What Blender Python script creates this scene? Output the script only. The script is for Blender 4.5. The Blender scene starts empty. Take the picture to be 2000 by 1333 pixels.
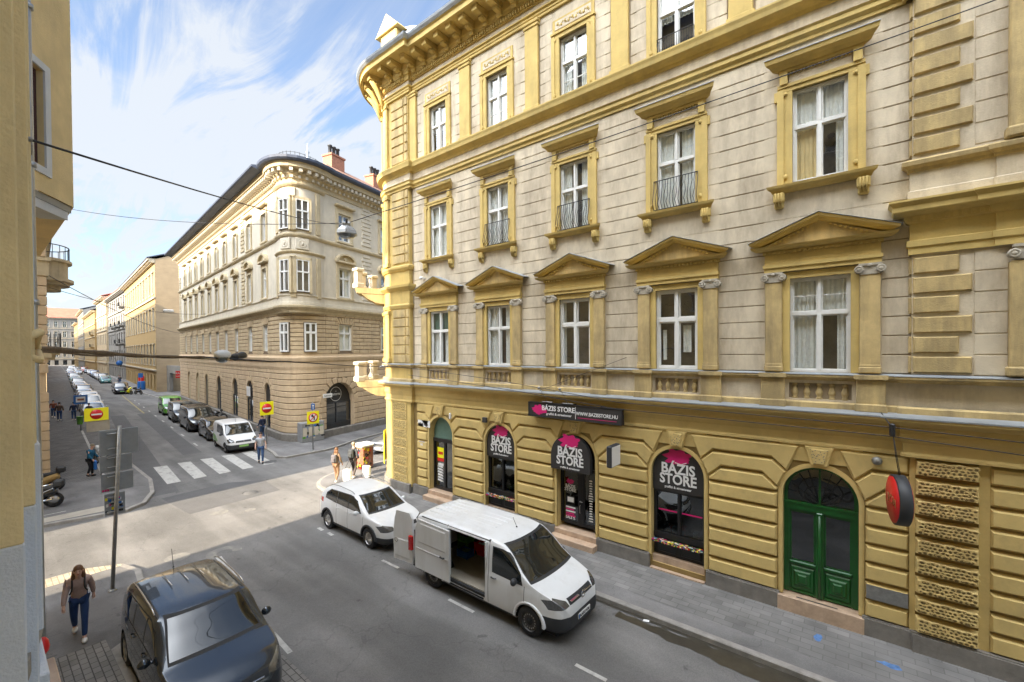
import bpy, bmesh, math, random
from mathutils import Vector, Matrix
from mathutils.geometry import tessellate_polygon
R = math.radians
random.seed(7)
SC = bpy.context.scene
COL = SC.collection

# ------------------------------------------------------------ camera
CAM_H = 6.5
YAW = math.pi/2 - math.atan(1055/850.0); PITCH = R(-.67); ROLL = R(.42)
f = Vector((-math.sin(YAW)*math.cos(PITCH), math.cos(YAW)*math.cos(PITCH), math.sin(PITCH)))
rt = Vector((math.cos(YAW), math.sin(YAW), 0)); up = rt.cross(f)
r2 = rt*math.cos(ROLL) - up*math.sin(ROLL); u2 = up*math.cos(ROLL) + rt*math.sin(ROLL)
camd = bpy.data.cameras.new('camera'); cam = bpy.data.objects.new('camera', camd); COL.objects.link(cam)
mw = Matrix((r2, u2, -f)).transposed().to_4x4(); mw.translation = Vector((0, 0, CAM_H)); cam.matrix_world = mw
camd.sensor_width = 36; camd.lens = 36*850/2000; camd.shift_y = 27.5/2000
camd.clip_start = .05; camd.clip_end = 5000
SC.camera = cam
# ------------------------------------------------------------ light
SUN_EL = 26.0
BANDN = (-.4007, .0499, -.9149)
w = bpy.data.worlds.new("World"); SC.world = w; w.use_nodes = True
nt = w.node_tree; nt.nodes.clear(); L = nt.links
out = nt.nodes.new('ShaderNodeOutputWorld'); bg = nt.nodes.new('ShaderNodeBackground')
sky = nt.nodes.new('ShaderNodeTexSky'); sky.sky_type = 'NISHITA'; sky.sun_disc = False
sky.sun_elevation = R(SUN_EL); sky.sun_rotation = R(177.5); sky.air_density = 1.0; sky.dust_density = .9; sky.ozone_density = 3.0
tc = nt.nodes.new('ShaderNodeTexCoord')
# clouds: direction projected on a high layer (x/z, y/z), stretched into wisps
sp = nt.nodes.new('ShaderNodeSeparateXYZ'); L.new(tc.outputs['Generated'], sp.inputs[0])
zz = nt.nodes.new('ShaderNodeMath'); zz.operation = 'ADD'; zz.inputs[1].default_value = .12; L.new(sp.outputs[2], zz.inputs[0])
zm = nt.nodes.new('ShaderNodeMath'); zm.operation = 'MAXIMUM'; zm.inputs[1].default_value = .03; L.new(zz.outputs[0], zm.inputs[0])
dv = nt.nodes.new('ShaderNodeVectorMath'); dv.operation = 'DIVIDE'
cb = nt.nodes.new('ShaderNodeCombineXYZ')
for i in range(3): L.new(zm.outputs[0], cb.inputs[i])
L.new(tc.outputs['Generated'], dv.inputs[0]); L.new(cb.outputs[0], dv.inputs[1])
def cloudlayer(rot, scale, loc, det, rough, lo, hi, dist=.6):
    mp = nt.nodes.new('ShaderNodeMapping'); mp.inputs['Rotation'].default_value = (0, 0, R(rot)); mp.inputs['Scale'].default_value = scale; mp.inputs['Location'].default_value = loc
    L.new(dv.outputs[0], mp.inputs[0])
    n = nt.nodes.new('ShaderNodeTexNoise'); n.inputs['Detail'].default_value = det; n.inputs['Roughness'].default_value = rough; n.inputs['Distortion'].default_value = dist; n.inputs['Scale'].default_value = 1
    L.new(mp.outputs[0], n.inputs[0])
    r = nt.nodes.new('ShaderNodeMapRange'); r.interpolation_type = 'SMOOTHSTEP'; r.inputs[1].default_value = lo; r.inputs[2].default_value = hi
    L.new(n.outputs[0], r.inputs[0]); return r.outputs[0]
c1 = cloudlayer(-28, (.28, .8, 1), (3.1, .55, 0), 3, .5, .40, .62)
BAND = True
c2 = cloudlayer(-30, (.9, 4.2, 1), (1.7, 2.2, 0), 9, .62, .38, .72, 1.2)
c3 = cloudlayer(35, (2.5, 2.5, 1), (0, 0, 0), 8, .6, .3, .75, .4)
# one broad streak of cirrus across the sky: distance from a great circle, broken up by the wisps
bn = nt.nodes.new('ShaderNodeVectorMath'); bn.operation = 'DOT_PRODUCT'; bn.inputs[1].default_value = BANDN; L.new(tc.outputs['Generated'], bn.inputs[0])
def mth(op, a, b=None):
    q_ = nt.nodes.new('ShaderNodeMath'); q_.operation = op
    for i_, v_ in enumerate((a, b)):
        if v_ is None: continue
        if isinstance(v_, (int, float)): q_.inputs[i_].default_value = v_
        else: L.new(v_, q_.inputs[i_])
    return q_.outputs[0]
wob = mth('MULTIPLY', mth('SUBTRACT', c2, .5), .22)
wob2 = mth('MULTIPLY', mth('SUBTRACT', c3, .5), .10)
vv = mth('ADD', mth('ADD', bn.outputs['Value'], wob), wob2)
def mrange(v_, lo, hi, a_=0., b_=1.):
    q_ = nt.nodes.new('ShaderNodeMapRange'); q_.interpolation_type = 'SMOOTHSTEP'
    for i_, k_ in ((1, lo), (2, hi), (3, a_), (4, b_)): q_.inputs[i_].default_value = k_
    L.new(v_, q_.inputs[0]); return q_.outputs[0]
edge = mrange(vv, -.22, -.02, .16, 1.)
hole = mth('MULTIPLY', mrange(vv, .05, .13), mrange(c2, .75, .15))
c1 = mth('MULTIPLY', edge, mth('SUBTRACT', 1.0, mth('MULTIPLY', hole, .6)))
m1 = nt.nodes.new('ShaderNodeMath'); m1.operation = 'MULTIPLY'; L.new(c1, m1.inputs[0]); L.new(c3, m1.inputs[1])
m2 = nt.nodes.new('ShaderNodeMath'); m2.operation = 'MULTIPLY'; m2.inputs[1].default_value = .22; L.new(c2, m2.inputs[0])
ad = nt.nodes.new('ShaderNodeMath'); ad.operation = 'ADD'; ad.use_clamp = True; L.new(c1, ad.inputs[0]); L.new(m2.outputs[0], ad.inputs[1])
m3 = nt.nodes.new('ShaderNodeMath'); m3.operation = 'MULTIPLY'; m3.inputs[1].default_value = .9; L.new(ad.outputs[0], m3.inputs[0])
mx = nt.nodes.new('ShaderNodeMix'); mx.data_type = 'RGBA'; gc = nt.nodes.new('ShaderNodeMapRange'); gc.interpolation_type = 'SMOOTHSTEP'; gc.inputs[1].default_value = .3; gc.inputs[2].default_value = .7; gc.inputs[3].default_value = 0; gc.inputs[4].default_value = .85
dt2 = nt.nodes.new('ShaderNodeVectorMath'); dt2.operation = 'DOT_PRODUCT'; dt2.inputs[1].default_value = (0, -.72, .69); L.new(tc.outputs['Generated'], dt2.inputs[0]); L.new(dt2.outputs['Value'], gc.inputs[0])  # unseen cloud cover added behind the camera to carry the fill
mm_ = nt.nodes.new('ShaderNodeMath'); mm_.operation = 'MAXIMUM'; L.new(m3.outputs[0], mm_.inputs[0]); L.new(gc.outputs[0], mm_.inputs[1]); L.new(mm_.outputs[0], mx.inputs[0])
L.new(sky.outputs[0], mx.inputs[6]); mx.inputs[7].default_value = (2.55, 2.68, 2.85, 1)
# added fill: unseen cloud behind the camera brightened to light the shaded facades
dt = nt.nodes.new('ShaderNodeVectorMath'); dt.operation = 'DOT_PRODUCT'; dt.inputs[1].default_value = (0, -.72, .69); L.new(tc.outputs['Generated'], dt.inputs[0])
gr = nt.nodes.new('ShaderNodeMapRange'); gr.interpolation_type = 'SMOOTHSTEP'; gr.inputs[1].default_value = .35; gr.inputs[2].default_value = 1; gr.inputs[3].default_value = 1; gr.inputs[4].default_value = 13.5; L.new(dt.outputs['Value'], gr.inputs[0])
cs_ = nt.nodes.new('ShaderNodeVectorMath'); cs_.operation = 'SCALE'; cs_.inputs[0].default_value = (2.55, 2.68, 2.85); L.new(gr.outputs[0], cs_.inputs['Scale']); L.new(cs_.outputs[0], mx.inputs[7])
L.new(mx.outputs[2], bg.inputs[0]); bg.inputs[1].default_value = .105; L.new(bg.outputs[0], out.inputs[0])
sl = bpy.data.lights.new('sun', 'SUN'); sl.energy = 5.0; sl.angle = R(.5); sl.color = (1, .85, .64)
so = bpy.data.objects.new('sun', sl); COL.objects.link(so); so.location = (0, -40, 60); so.rotation_euler = (R(90-SUN_EL), 0, R(2.5))
SC.view_settings.view_transform = 'Standard'; SC.view_settings.look = 'None'; SC.view_settings.gamma = 1; SC.view_settings.exposure = 1.72
SC.cycles.max_bounces = 6; SC.cycles.diffuse_bounces = 4; SC.cycles.glossy_bounces = 3; SC.cycles.transparent_max_bounces = 8; SC.cycles.transmission_bounces = 4
SC.cycles.use_denoising = True; SC.cycles.caustics_reflective = False; SC.cycles.caustics_refractive = False

# ------------------------------------------------------------ materials
MATS = {}
def node(nt, t, **kw):
    n = nt.nodes.new(t)
    for k, v in kw.items(): setattr(n, k, v)
    return n
def mat(name, col, rough=.8, metal=0., var=.15, scale=3., bump=0., bscale=30., dirt=0., dcol=None, dstretch=(1.5, 1.5, .25), dlo=.5, dhi=.8, coat=0., spec=.5, emit=None, speck=0.):
    if name in MATS: return MATS[name]
    m = bpy.data.materials.new(name); m.use_nodes = True; t = m.node_tree; b = t.nodes['Principled BSDF']
    b.inputs['Roughness'].default_value = rough; b.inputs['Metallic'].default_value = metal; b.inputs['Coat Weight'].default_value = coat
    b.inputs['Coat Roughness'].default_value = .03; b.inputs['Specular IOR Level'].default_value = spec
    c = (*col, 1); b.inputs['Base Color'].default_value = c; m.diffuse_color = c
    g = node(t, 'ShaderNodeNewGeometry')
    cur = None
    if var > 0:
        n = node(t, 'ShaderNodeTexNoise'); n.inputs['Scale'].default_value = scale; n.inputs['Detail'].default_value = 6; n.inputs['Roughness'].default_value = .65
        t.links.new(g.outputs['Position'], n.inputs[0])
        r = node(t, 'ShaderNodeMapRange'); r.inputs[1].default_value = .3; r.inputs[2].default_value = .7; r.inputs[3].default_value = 1-var; r.inputs[4].default_value = 1+var
        t.links.new(n.outputs[0], r.inputs[0])
        v = node(t, 'ShaderNodeVectorMath', operation='SCALE'); v.inputs[0].default_value = col
        t.links.new(r.outputs[0], v.inputs['Scale']); cur = v.outputs[0]
    if dirt > 0:
        mp = node(t, 'ShaderNodeMapping'); mp.inputs['Scale'].default_value = dstretch; t.links.new(g.outputs['Position'], mp.inputs[0])
        n = node(t, 'ShaderNodeTexNoise'); n.inputs['Scale'].default_value = 1.3; n.inputs['Detail'].default_value = 8; n.inputs['Roughness'].default_value = .7
        t.links.new(mp.outputs[0], n.inputs[0])
        r = node(t, 'ShaderNodeMapRange'); r.inputs[1].default_value = dlo; r.inputs[2].default_value = dhi; r.inputs[3].default_value = 0; r.inputs[4].default_value = dirt
        t.links.new(n.outputs[0], r.inputs[0])
        x = node(t, 'ShaderNodeMix', data_type='RGBA'); x.inputs[7].default_value = (*(dcol or tuple(q*.45 for q in col)), 1); x.inputs[6].default_value = c
        if cur: t.links.new(cur, x.inputs[6])
        t.links.new(r.outputs[0], x.inputs[0]); cur = x.outputs[2]
    if speck > 0:
        n = node(t, 'ShaderNodeTexVoronoi'); n.inputs['Scale'].default_value = 60; t.links.new(g.outputs['Position'], n.inputs[0])
        r = node(t, 'ShaderNodeMapRange'); r.inputs[1].default_value = 0; r.inputs[2].default_value = 1; r.inputs[3].default_value = 1-speck; r.inputs[4].default_value = 1+speck
        t.links.new(n.outputs['Color'], r.inputs[0]); v = node(t, 'ShaderNodeVectorMath', operation='SCALE'); v.inputs[0].default_value = col
        if cur: t.links.new(cur, v.inputs[0])
        t.links.new(r.outputs[0], v.inputs['Scale']); cur = v.outputs[0]
    if cur: t.links.new(cur, b.inputs['Base Color'])
    if bump > 0:
        n = node(t, 'ShaderNodeTexNoise'); n.inputs['Scale'].default_value = bscale; n.inputs['Detail'].default_value = 5; t.links.new(g.outputs['Position'], n.inputs[0])
        bm = node(t, 'ShaderNodeBump'); bm.inputs['Strength'].default_value = min(1, bump); bm.inputs['Distance'].default_value = .02
        t.links.new(n.outputs[0], bm.inputs['Height']); t.links.new(bm.outputs[0], b.inputs['Normal'])
    if emit: b.inputs['Emission Color'].default_value = (*emit[:3], 1); b.inputs['Emission Strength'].default_value = emit[3]
    MATS[name] = m; return m
def glassmat(name, tint=(.93, .96, .97), refl=.55):
    m = bpy.data.materials.new(name); m.use_nodes = True; t = m.node_tree; t.nodes.clear()
    o = node(t, 'ShaderNodeOutputMaterial'); tr = node(t, 'ShaderNodeBsdfTransparent'); tr.inputs[0].default_value = (*tint, 1)
    gl = node(t, 'ShaderNodeBsdfGlossy'); gl.inputs['Roughness'].default_value = .015; gl.inputs[0].default_value = (.95, .97, 1, 1)
    g = node(t, 'ShaderNodeNewGeometry'); n = node(t, 'ShaderNodeTexNoise'); n.inputs['Scale'].default_value = 1.6; n.inputs['Detail'].default_value = 1; t.links.new(g.outputs['Position'], n.inputs[0])
    bu = node(t, 'ShaderNodeBump'); bu.inputs['Strength'].default_value = .25; bu.inputs['Distance'].default_value = .05; t.links.new(n.outputs[0], bu.inputs['Height']); t.links.new(bu.outputs[0], gl.inputs['Normal'])
    lw = node(t, 'ShaderNodeLayerWeight'); lw.inputs[0].default_value = refl
    lw.inputs[0].default_value = .5; pw = node(t, 'ShaderNodeMath', operation='POWER'); pw.inputs[1].default_value = 3.5; t.links.new(lw.outputs['Facing'], pw.inputs[0]); ma = node(t, 'ShaderNodeMath', operation='MULTIPLY_ADD'); ma.inputs[1].default_value = .85; ma.inputs[2].default_value = refl*.28; t.links.new(pw.outputs[0], ma.inputs[0])
    mx = node(t, 'ShaderNodeMixShader'); t.links.new(ma.outputs[0], mx.inputs[0]); t.links.new(tr.outputs[0], mx.inputs[1]); t.links.new(gl.outputs[0], mx.inputs[2]); t.links.new(mx.outputs[0], o.inputs[0])
    MATS[name] = m; return m
M = MATS
mat('yellow', (.55, .405, .14), .85, var=.16, scale=1.6, bump=.25, bscale=25, dirt=.55, dcol=(.26, .19, .08))
mat('yellow_weathered', (.52, .39, .18), .9, var=.2, scale=2.5, bump=.35, bscale=40, dirt=.9, dcol=(.20, .155, .085), dlo=.42, dhi=.72)
mat('yellow_ground', (.59, .44, .17), .85, var=.10, scale=1.2, bump=.2, bscale=20, dirt=.5, dcol=(.30, .22, .10), dstretch=(1.6, 1.6, 1.2), dlo=.50, dhi=.80)
mat('cream', (.60, .52, .39), .9, var=.14, scale=1.3, bump=.3, bscale=30, dirt=.8, dcol=(.30, .24, .17), dlo=.42, dhi=.72, dstretch=(1.7, 1.7, .5))
mat('joint_shade_cream', (.29, .23, .155), .95, var=.2)  # backing walls behind the courses: shade of the joints painted into their colour
mat('joint_shade_sand', (.17, .125, .08), .95, var=.2)
mat('joint_shade_yellow', (.25, .17, .06), .95, var=.2)
mat('far_light', (.40, .35, .26), .9, var=.1, dirt=.4)
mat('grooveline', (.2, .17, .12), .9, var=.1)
mat('vermicular', (.60, .45, .18), .9, var=.2, scale=5, bump=.4)
mat('capital', (.42, .38, .31), .9, var=.25, scale=8, dirt=.8, dcol=(.2, .17, .13))
mat('plinth', (.19, .175, .155), .9, var=.25, scale=3, bump=.3, dirt=.6, dcol=(.08, .075, .07))
mat('zinc', (.36, .39, .42), .45, .5, var=.15, scale=2)
mat('whiteframe', (.72, .72, .70), .45, var=.06, scale=5, dirt=.4, dcol=(.42, .38, .32))
mat('curtain', (.80, .80, .76), .9, var=.12, scale=12)
mat('curtain_green', (.12, .2, .16), .9, var=.1)
mat('dark', (.015, .014, .013), .8, var=0)
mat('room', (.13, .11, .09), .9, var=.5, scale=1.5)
mat('iron', (.02, .02, .022), .5, var=0)
mat('marble', (.46, .33, .23), .55, var=.2, scale=5, dirt=.5, dcol=(.25, .17, .12))
mat('green', (.007, .085, .014), .35, var=.2, scale=3, coat=.3)
mat('black', (.012, .012, .013), .35, var=0)
mat('charcoal', (.03, .028, .028), .6, var=.1)
mat('white', (.75, .75, .74), .5, var=0)
mat('magenta', (.62, .01, .16), .5, var=0)
mat('asphalt', (.15, .145, .14), .95, var=.16, scale=.45, bump=.5, bscale=90, dirt=.55, dcol=(.095, .092, .09), dstretch=(.12, .7, 1), dlo=.45, dhi=.8, speck=.18)
mat('asphalt_dark', (.098, .096, .097), .95, var=.12, scale=1, bump=.5, bscale=90, speck=.15)
mat('pavement', (.155, .15, .148), .95, var=.2, scale=.7, bump=.4, bscale=80, dirt=.5, dcol=(.06, .058, .056), dstretch=(.6, .6, 1), speck=.12)
mat('pavement_light', (.33, .30, .25), .9, var=.14, scale=2, bump=.3, bscale=40, dirt=.3)
mat('kerb', (.25, .235, .215), .85, var=.25, scale=3, bump=.3, dirt=.5)
mat('roadwhite', (.42, .41, .385), .8, var=.12, scale=6, dirt=.9, dcol=(.13, .125, .12), dstretch=(2.5, 2.5, 2.5), dlo=.5, dhi=.72)
mat('roadfaint', (.22, .21, .185), .9, var=.2, scale=9, dirt=1, dcol=(.15, .145, .14), dstretch=(3, 3, 3), dlo=.35, dhi=.6)
mat('roadyellow', (.42, .33, .10), .8, var=.1, dirt=.95, dcol=(.11, .105, .1), dstretch=(2.5, 2.5, 2.5), dlo=.4, dhi=.6)
mat('wet', (.05, .044, .034), .3, var=.3, scale=4)
mat('spray_blue', (.08, .17, .36), .9, var=.4, scale=9)
mat('sand', (.48, .375, .235), .9, var=.14, scale=1.5, bump=.3, dirt=.6, dcol=(.2, .15, .10))
mat('sand_light', (.54, .49, .395), .9, var=.10, scale=1.5, bump=.2, dirt=.45, dcol=(.32, .27, .2))
mat('sand_trim', (.48, .40, .26), .9, var=.14, scale=2, dirt=.6, dcol=(.22, .18, .12))
mat('sand_ground', (.54, .41, .265), .9, var=.12, scale=1.2, bump=.25, dirt=.4, dcol=(.27, .2, .14))
mat('gable', (.38, .285, .175), .9, var=.10, scale=.8, dirt=.5, dstretch=(.3, .3, 2.))
mat('ochre', (.36, .245, .10), .9, var=.12, dirt=.3)
mat('greywall', (.24, .225, .20), .9, var=.15, scale=.7, dirt=.4)
mat('redroof', (.33, .10, .06), .85, var=.2, scale=.5)
mat('slate', (.05, .062, .095), .6, var=.2, scale=2)
mat('rooftile', (.23, .125, .085), .9, var=.35, scale=6)
mat('brick', (.30, .13, .08), .9, var=.3, scale=9)
mat('plaster_white', (.68, .70, .72), .9, var=.06, scale=4, bump=.3, bscale=90, dirt=.2)
mat('plaster_yellow', (.80, .63, .33), .9, var=.10, scale=3, bump=.3, bscale=60, dirt=.3)
mat('shutter', (.075, .03, .03), .7, var=.1)
mat('steel', (.42, .43, .43), .4, .8, var=.12, scale=6)
mat('signback', (.30, .31, .32), .5, .4, var=.12, scale=4)
mat('galv', (.30, .30, .29), .5, .7, var=.2, scale=8)
mat('sign_yellow', (.85, .78, .01), .4, var=0)
mat('sign_red', (.62, .015, .015), .4, var=0)
mat('sign_blue', (.02, .13, .42), .4, var=0)
mat('tyre', (.016, .016, .017), .85, var=.1)
mat('rubber', (.022, .022, .023), .65, var=.1)
mat('rim', (.48, .47, .46), .3, .85, var=.05)
mat('steelrim', (.10, .10, .10), .5, .4, var=.1)
mat('plastic_dark', (.028, .03, .034), .55, var=.05)
mat('carglass', (.012, .016, .017), .03, var=0, spec=.9, coat=1.)
mat('lamp_glass', (.16, .165, .17), .06, .6, var=.3, scale=25, coat=1)
mat('lamp_dark', (.05, .05, .055), .1, .3, var=.2, coat=1)
mat('tail_red', (.45, .01, .01), .15, var=0, coat=1)
mat('chrome', (.7, .7, .7), .12, 1, var=0)
mat('seam', (.01, .01, .011), .8, var=0)
mat('plate_green', (.25, .5, .12), .5, var=0)
mat('paint_white', (.66, .67, .68), .35, var=.04, scale=2, coat=.6, dirt=.6, dcol=(.45, .43, .40))
mat('paint_grey', (.035, .045, .058), .22, .55, var=.03, coat=1)
mat('paint_black', (.012, .012, .014), .25, .3, var=0, coat=1)
mat('paint_anthracite', (.06, .066, .07), .3, .5, var=0, coat=1)
mat('paint_green', (.10, .33, .03), .35, var=0, coat=.7)
mat('paint_silver', (.42, .44, .46), .3, .7, var=0, coat=1)
mat('paint_blue', (.05, .12, .28), .3, .4, var=0, coat=1)
mat('paint_teal', (.04, .2, .2), .3, .4, var=0, coat=1)
mat('paint_red', (.3, .02, .02), .3, .2, var=0, coat=1)
mat('skin', (.60, .37, .28), .55, var=.06, scale=20)
def road_wear(name):
    m = M[name]; t = m.node_tree; b = t.nodes['Principled BSDF']; src = b.inputs['Base Color'].links[0].from_socket; g = node(t, 'ShaderNodeNewGeometry')
    def noise(sc, loc, det, lo, hi, a, c):
        mp = node(t, 'ShaderNodeMapping'); mp.inputs['Scale'].default_value = sc; mp.inputs['Location'].default_value = loc; t.links.new(g.outputs['Position'], mp.inputs[0])
        n = node(t, 'ShaderNodeTexNoise'); n.inputs['Scale'].default_value = 1; n.inputs['Detail'].default_value = det; t.links.new(mp.outputs[0], n.inputs[0])
        r = node(t, 'ShaderNodeMapRange'); r.interpolation_type = 'SMOOTHSTEP'
        for i, k in ((1, lo), (2, hi), (3, a), (4, c)): r.inputs[i].default_value = k
        t.links.new(n.outputs[0], r.inputs[0]); return r.outputs[0]
    f1 = noise((.07, .85, 1), (0, 3, 0), 3, .4, .62, .86, 1.16); f2 = noise((2.6, 2.6, 1), (5, 1, 0), 4, .66, .74, 1, .62); f3 = noise((.35, .35, 1), (9, 9, 0), 6, .35, .65, .86, 1.12)
    vo = node(t, 'ShaderNodeTexVoronoi', feature='DISTANCE_TO_EDGE'); vo.inputs['Scale'].default_value = .33
    wn = node(t, 'ShaderNodeTexNoise'); wn.inputs['Scale'].default_value = 1.1; wn.inputs['Detail'].default_value = 6; t.links.new(g.outputs['Position'], wn.inputs[0])
    av = node(t, 'ShaderNodeVectorMath', operation='ADD'); sc_ = node(t, 'ShaderNodeVectorMath', operation='SCALE'); sc_.inputs['Scale'].default_value = 2.2; t.links.new(wn.outputs['Color'], sc_.inputs[0]); t.links.new(g.outputs['Position'], av.inputs[0]); t.links.new(sc_.outputs[0], av.inputs[1]); t.links.new(av.outputs[0], vo.inputs[0])
    cr = node(t, 'ShaderNodeMapRange'); cr.inputs[1].default_value = .003; cr.inputs[2].default_value = .012; cr.inputs[3].default_value = .84; cr.inputs[4].default_value = 1; t.links.new(vo.outputs['Distance'], cr.inputs[0])
    cur = cr.outputs[0]
    for f_ in (f1, f2, f3):
        mm = node(t, 'ShaderNodeMath', operation='MULTIPLY'); t.links.new(cur, mm.inputs[0]); t.links.new(f_, mm.inputs[1]); cur = mm.outputs[0]
    v = node(t, 'ShaderNodeVectorMath', operation='SCALE'); t.links.new(src, v.inputs[0]); t.links.new(cur, v.inputs['Scale']); t.links.new(v.outputs[0], b.inputs['Base Color'])
road_wear('asphalt'); road_wear('pavement')
glassmat('glass', refl=.43); glassmat('glass_dark', (.35, .4, .42), .5)

# ------------------------------------------------------------ mesh helpers
class MB:
    """collects faces, then links them as one object"""
    def __init__(s): s.v = []; s.f = []; s.m = []; s.sm = []; s.cur = 0; s.smooth = False; s.T = None
    def add(s, vs, fs, mi=None, smooth=None):
        o = len(s.v)
        if s.T: vs = [s.T(v) for v in vs]
        s.v.extend([tuple(v) for v in vs])
        for q in fs:
            s.f.append([i+o for i in q]); s.m.append(s.cur if mi is None else mi); s.sm.append(s.smooth if smooth is None else smooth)
    def box(s, x0, x1, y0, y1, z0, z1, mi=None):
        vs = [(x, y, z) for z in (z0, z1) for y in (y0, y1) for x in (x0, x1)]
        s.add(vs, [(0, 2, 3, 1), (4, 5, 7, 6), (0, 1, 5, 4), (2, 6, 7, 3), (0, 4, 6, 2), (1, 3, 7, 5)], mi)
    def bevbox(s, x0, x1, y0, y1, z0, z1, b=.02, mi=None):
        vs = []; fs = []
        b = min(b, (x1-x0)*.45, (y1-y0)*.45, (z1-z0)*.45)
        bm = bmesh.new(); bmesh.ops.create_cube(bm, size=1)
        for v in bm.verts: v.co = Vector(((x0+x1)/2+v.co.x*(x1-x0), (y0+y1)/2+v.co.y*(y1-y0), (z0+z1)/2+v.co.z*(z1-z0)))
        bmesh.ops.bevel(bm, geom=bm.edges[:], offset=b, segments=1, affect='EDGES')
        s.addbm(bm, mi); bm.free()
    def addbm(s, bm, mi=None, smooth=None, usemat=False):
        bm.verts.index_update(); o = len(s.v)
        s.v.extend([tuple(s.T(v.co) if s.T else v.co) for v in bm.verts])
        for q in bm.faces:
            s.f.append([v.index+o for v in q.verts]); s.m.append(q.material_index if usemat else (s.cur if mi is None else mi)); s.sm.append(q.smooth if smooth is None else smooth)
    def tube(s, pts, r, n=8, caps=True, mi=None, smooth=True, taper=None):
        pts = [Vector(p) for p in pts]; vs = []; fs = []
        ref = Vector((0, 0, 1))
        d0 = (pts[-1]-pts[0])
        if d0.length > 0 and abs(d0.normalized().z) > .8: ref = Vector((1, 0, 0))
        for i, p in enumerate(pts):
            d = (pts[min(i+1, len(pts)-1)]-pts[max(i-1, 0)]).normalized()
            a = d.cross(ref).normalized(); b = a.cross(d)
            rr = r if taper is None else taper[i]
            for k in range(n):
                t = 2*math.pi*k/n; vs.append(p+a*math.cos(t)*rr+b*math.sin(t)*rr)
        for i in range(len(pts)-1):
            for k in range(n): fs.append((i*n+k, i*n+(k+1) % n, (i+1)*n+(k+1) % n, (i+1)*n+k))
        if caps: fs.append(tuple(range(n-1, -1, -1))); fs.append(tuple(range((len(pts)-1)*n, len(pts)*n)))
        s.add(vs, fs, mi, smooth)
    def lathe(s, prof, c=(0, 0, 0), axis='z', n=24, mi=None, smooth=True, a0=0, a1=2*math.pi):
        vs = []; fs = []; full = abs(a1-a0-2*math.pi) < 1e-6; m = n if full else n+1
        for (r, h) in prof:
            for k in range(m):
                t = a0+(a1-a0)*k/n; ca, sa = math.cos(t)*r, math.sin(t)*r
                q = {'z': (ca, sa, h), 'y': (ca, h, sa), 'x': (h, ca, sa)}[axis]
                vs.append((c[0]+q[0], c[1]+q[1], c[2]+q[2]))
        for i in range(len(prof)-1):
            for k in range(n):
                k2 = (k+1) % m if full else k+1
                fs.append((i*m+k, i*m+k2, (i+1)*m+k2, (i+1)*m+k))
        s.add(vs, fs, mi, smooth)
    def ball(s, c, rx, ry=None, rz=None, n=12, mi=None):
        ry = rx if ry is None else ry; rz = rx if rz is None else rz; m = n//2+1; vs = []; fs = []
        for i in range(m+1):
            p = math.pi*i/m
            for k in range(n):
                t = 2*math.pi*k/n; vs.append((c[0]+rx*math.sin(p)*math.cos(t), c[1]+ry*math.sin(p)*math.sin(t), c[2]+rz*math.cos(p)))
        for i in range(m):
            for k in range(n): fs.append((i*n+k, i*n+(k+1) % n, (i+1)*n+(k+1) % n, (i+1)*n+k))
        s.add(vs, fs, mi, True)
    def poly_ext(s, pts, w0, w1, plane='xz', mi=None):
        """polygon in (a,b) extruded along the third axis"""
        def P(a, b, c): return {'xz': (a, c, b), 'yz': (c, a, b), 'xy': (a, b, c)}[plane]
        n = len(pts); vs = [P(a, b, w0) for a, b in pts]+[P(a, b, w1) for a, b in pts]
        tris = tessellate_polygon([[Vector((a, b, 0)) for a, b in pts]])
        fs = [tuple(t) for t in tris]+[tuple(i+n for i in t) for t in tris]+[(i, (i+1) % n, (i+1) % n+n, i+n) for i in range(n)]
        s.add(vs, fs, mi)
    def raised(s, pts, w, h, b, plane='xz', mi=None):
        """chamfered panel: polygon at w rising to w+h with inset b"""
        n = len(pts); A = sum(pts[i][0]*pts[(i+1) % n][1]-pts[(i+1) % n][0]*pts[i][1] for i in range(n))
        if A < 0: pts = pts[::-1]
        ins = []
        for i in range(n):
            p0, p1, p2 = Vector(pts[i-1]), Vector(pts[i]), Vector(pts[(i+1) % n])
            e1 = (p1-p0); e2 = (p2-p1)
            if e1.length < 1e-6 or e2.length < 1e-6: ins.append(tuple(p1)); continue
            n1 = Vector((-e1.y, e1.x)).normalized(); n2 = Vector((-e2.y, e2.x)).normalized()
            m_ = n1+n2; d = max(.35, m_.dot(n1)); ins.append(tuple(p1+m_*(b/d)))
        def P(a, bb, c): return {'xz': (a, c, bb), 'yz': (c, a, bb)}[plane]
        tris = tessellate_polygon([[Vector((a, q, 0)) for a, q in ins]])
        vs = [P(a, q, w) for a, q in pts]+[P(a, q, w+h) for a, q in ins]
        fs = [(i, (i+1) % n, (i+1) % n+n, i+n) for i in range(n)]+[tuple(i+n for i in t) for t in tris]
        s.add(vs, fs, mi)
    def wall(s, outer, holes, w, plane='xz', mi=None):
        loops = [[Vector((a, b, 0)) for a, b in outer]]+[[Vector((a, b, 0)) for a, b in h] for h in holes]
        tris = tessellate_polygon(loops); flat = [p for l in loops for p in l]
        s.add([(p.x, w, p.y) if plane == 'xz' else (w, p.x, p.y) for p in flat], [tuple(t) for t in tris], mi)
    def reveal(s, loop, w0, w1, mi=None, closed=True):
        n = len(loop); vs = [(a, w0, b) for a, b in loop]+[(a, w1, b) for a, b in loop]
        s.add(vs, [(i, (i+1) % n, (i+1) % n+n, i+n) for i in range(n if closed else n-1)], mi)
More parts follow.
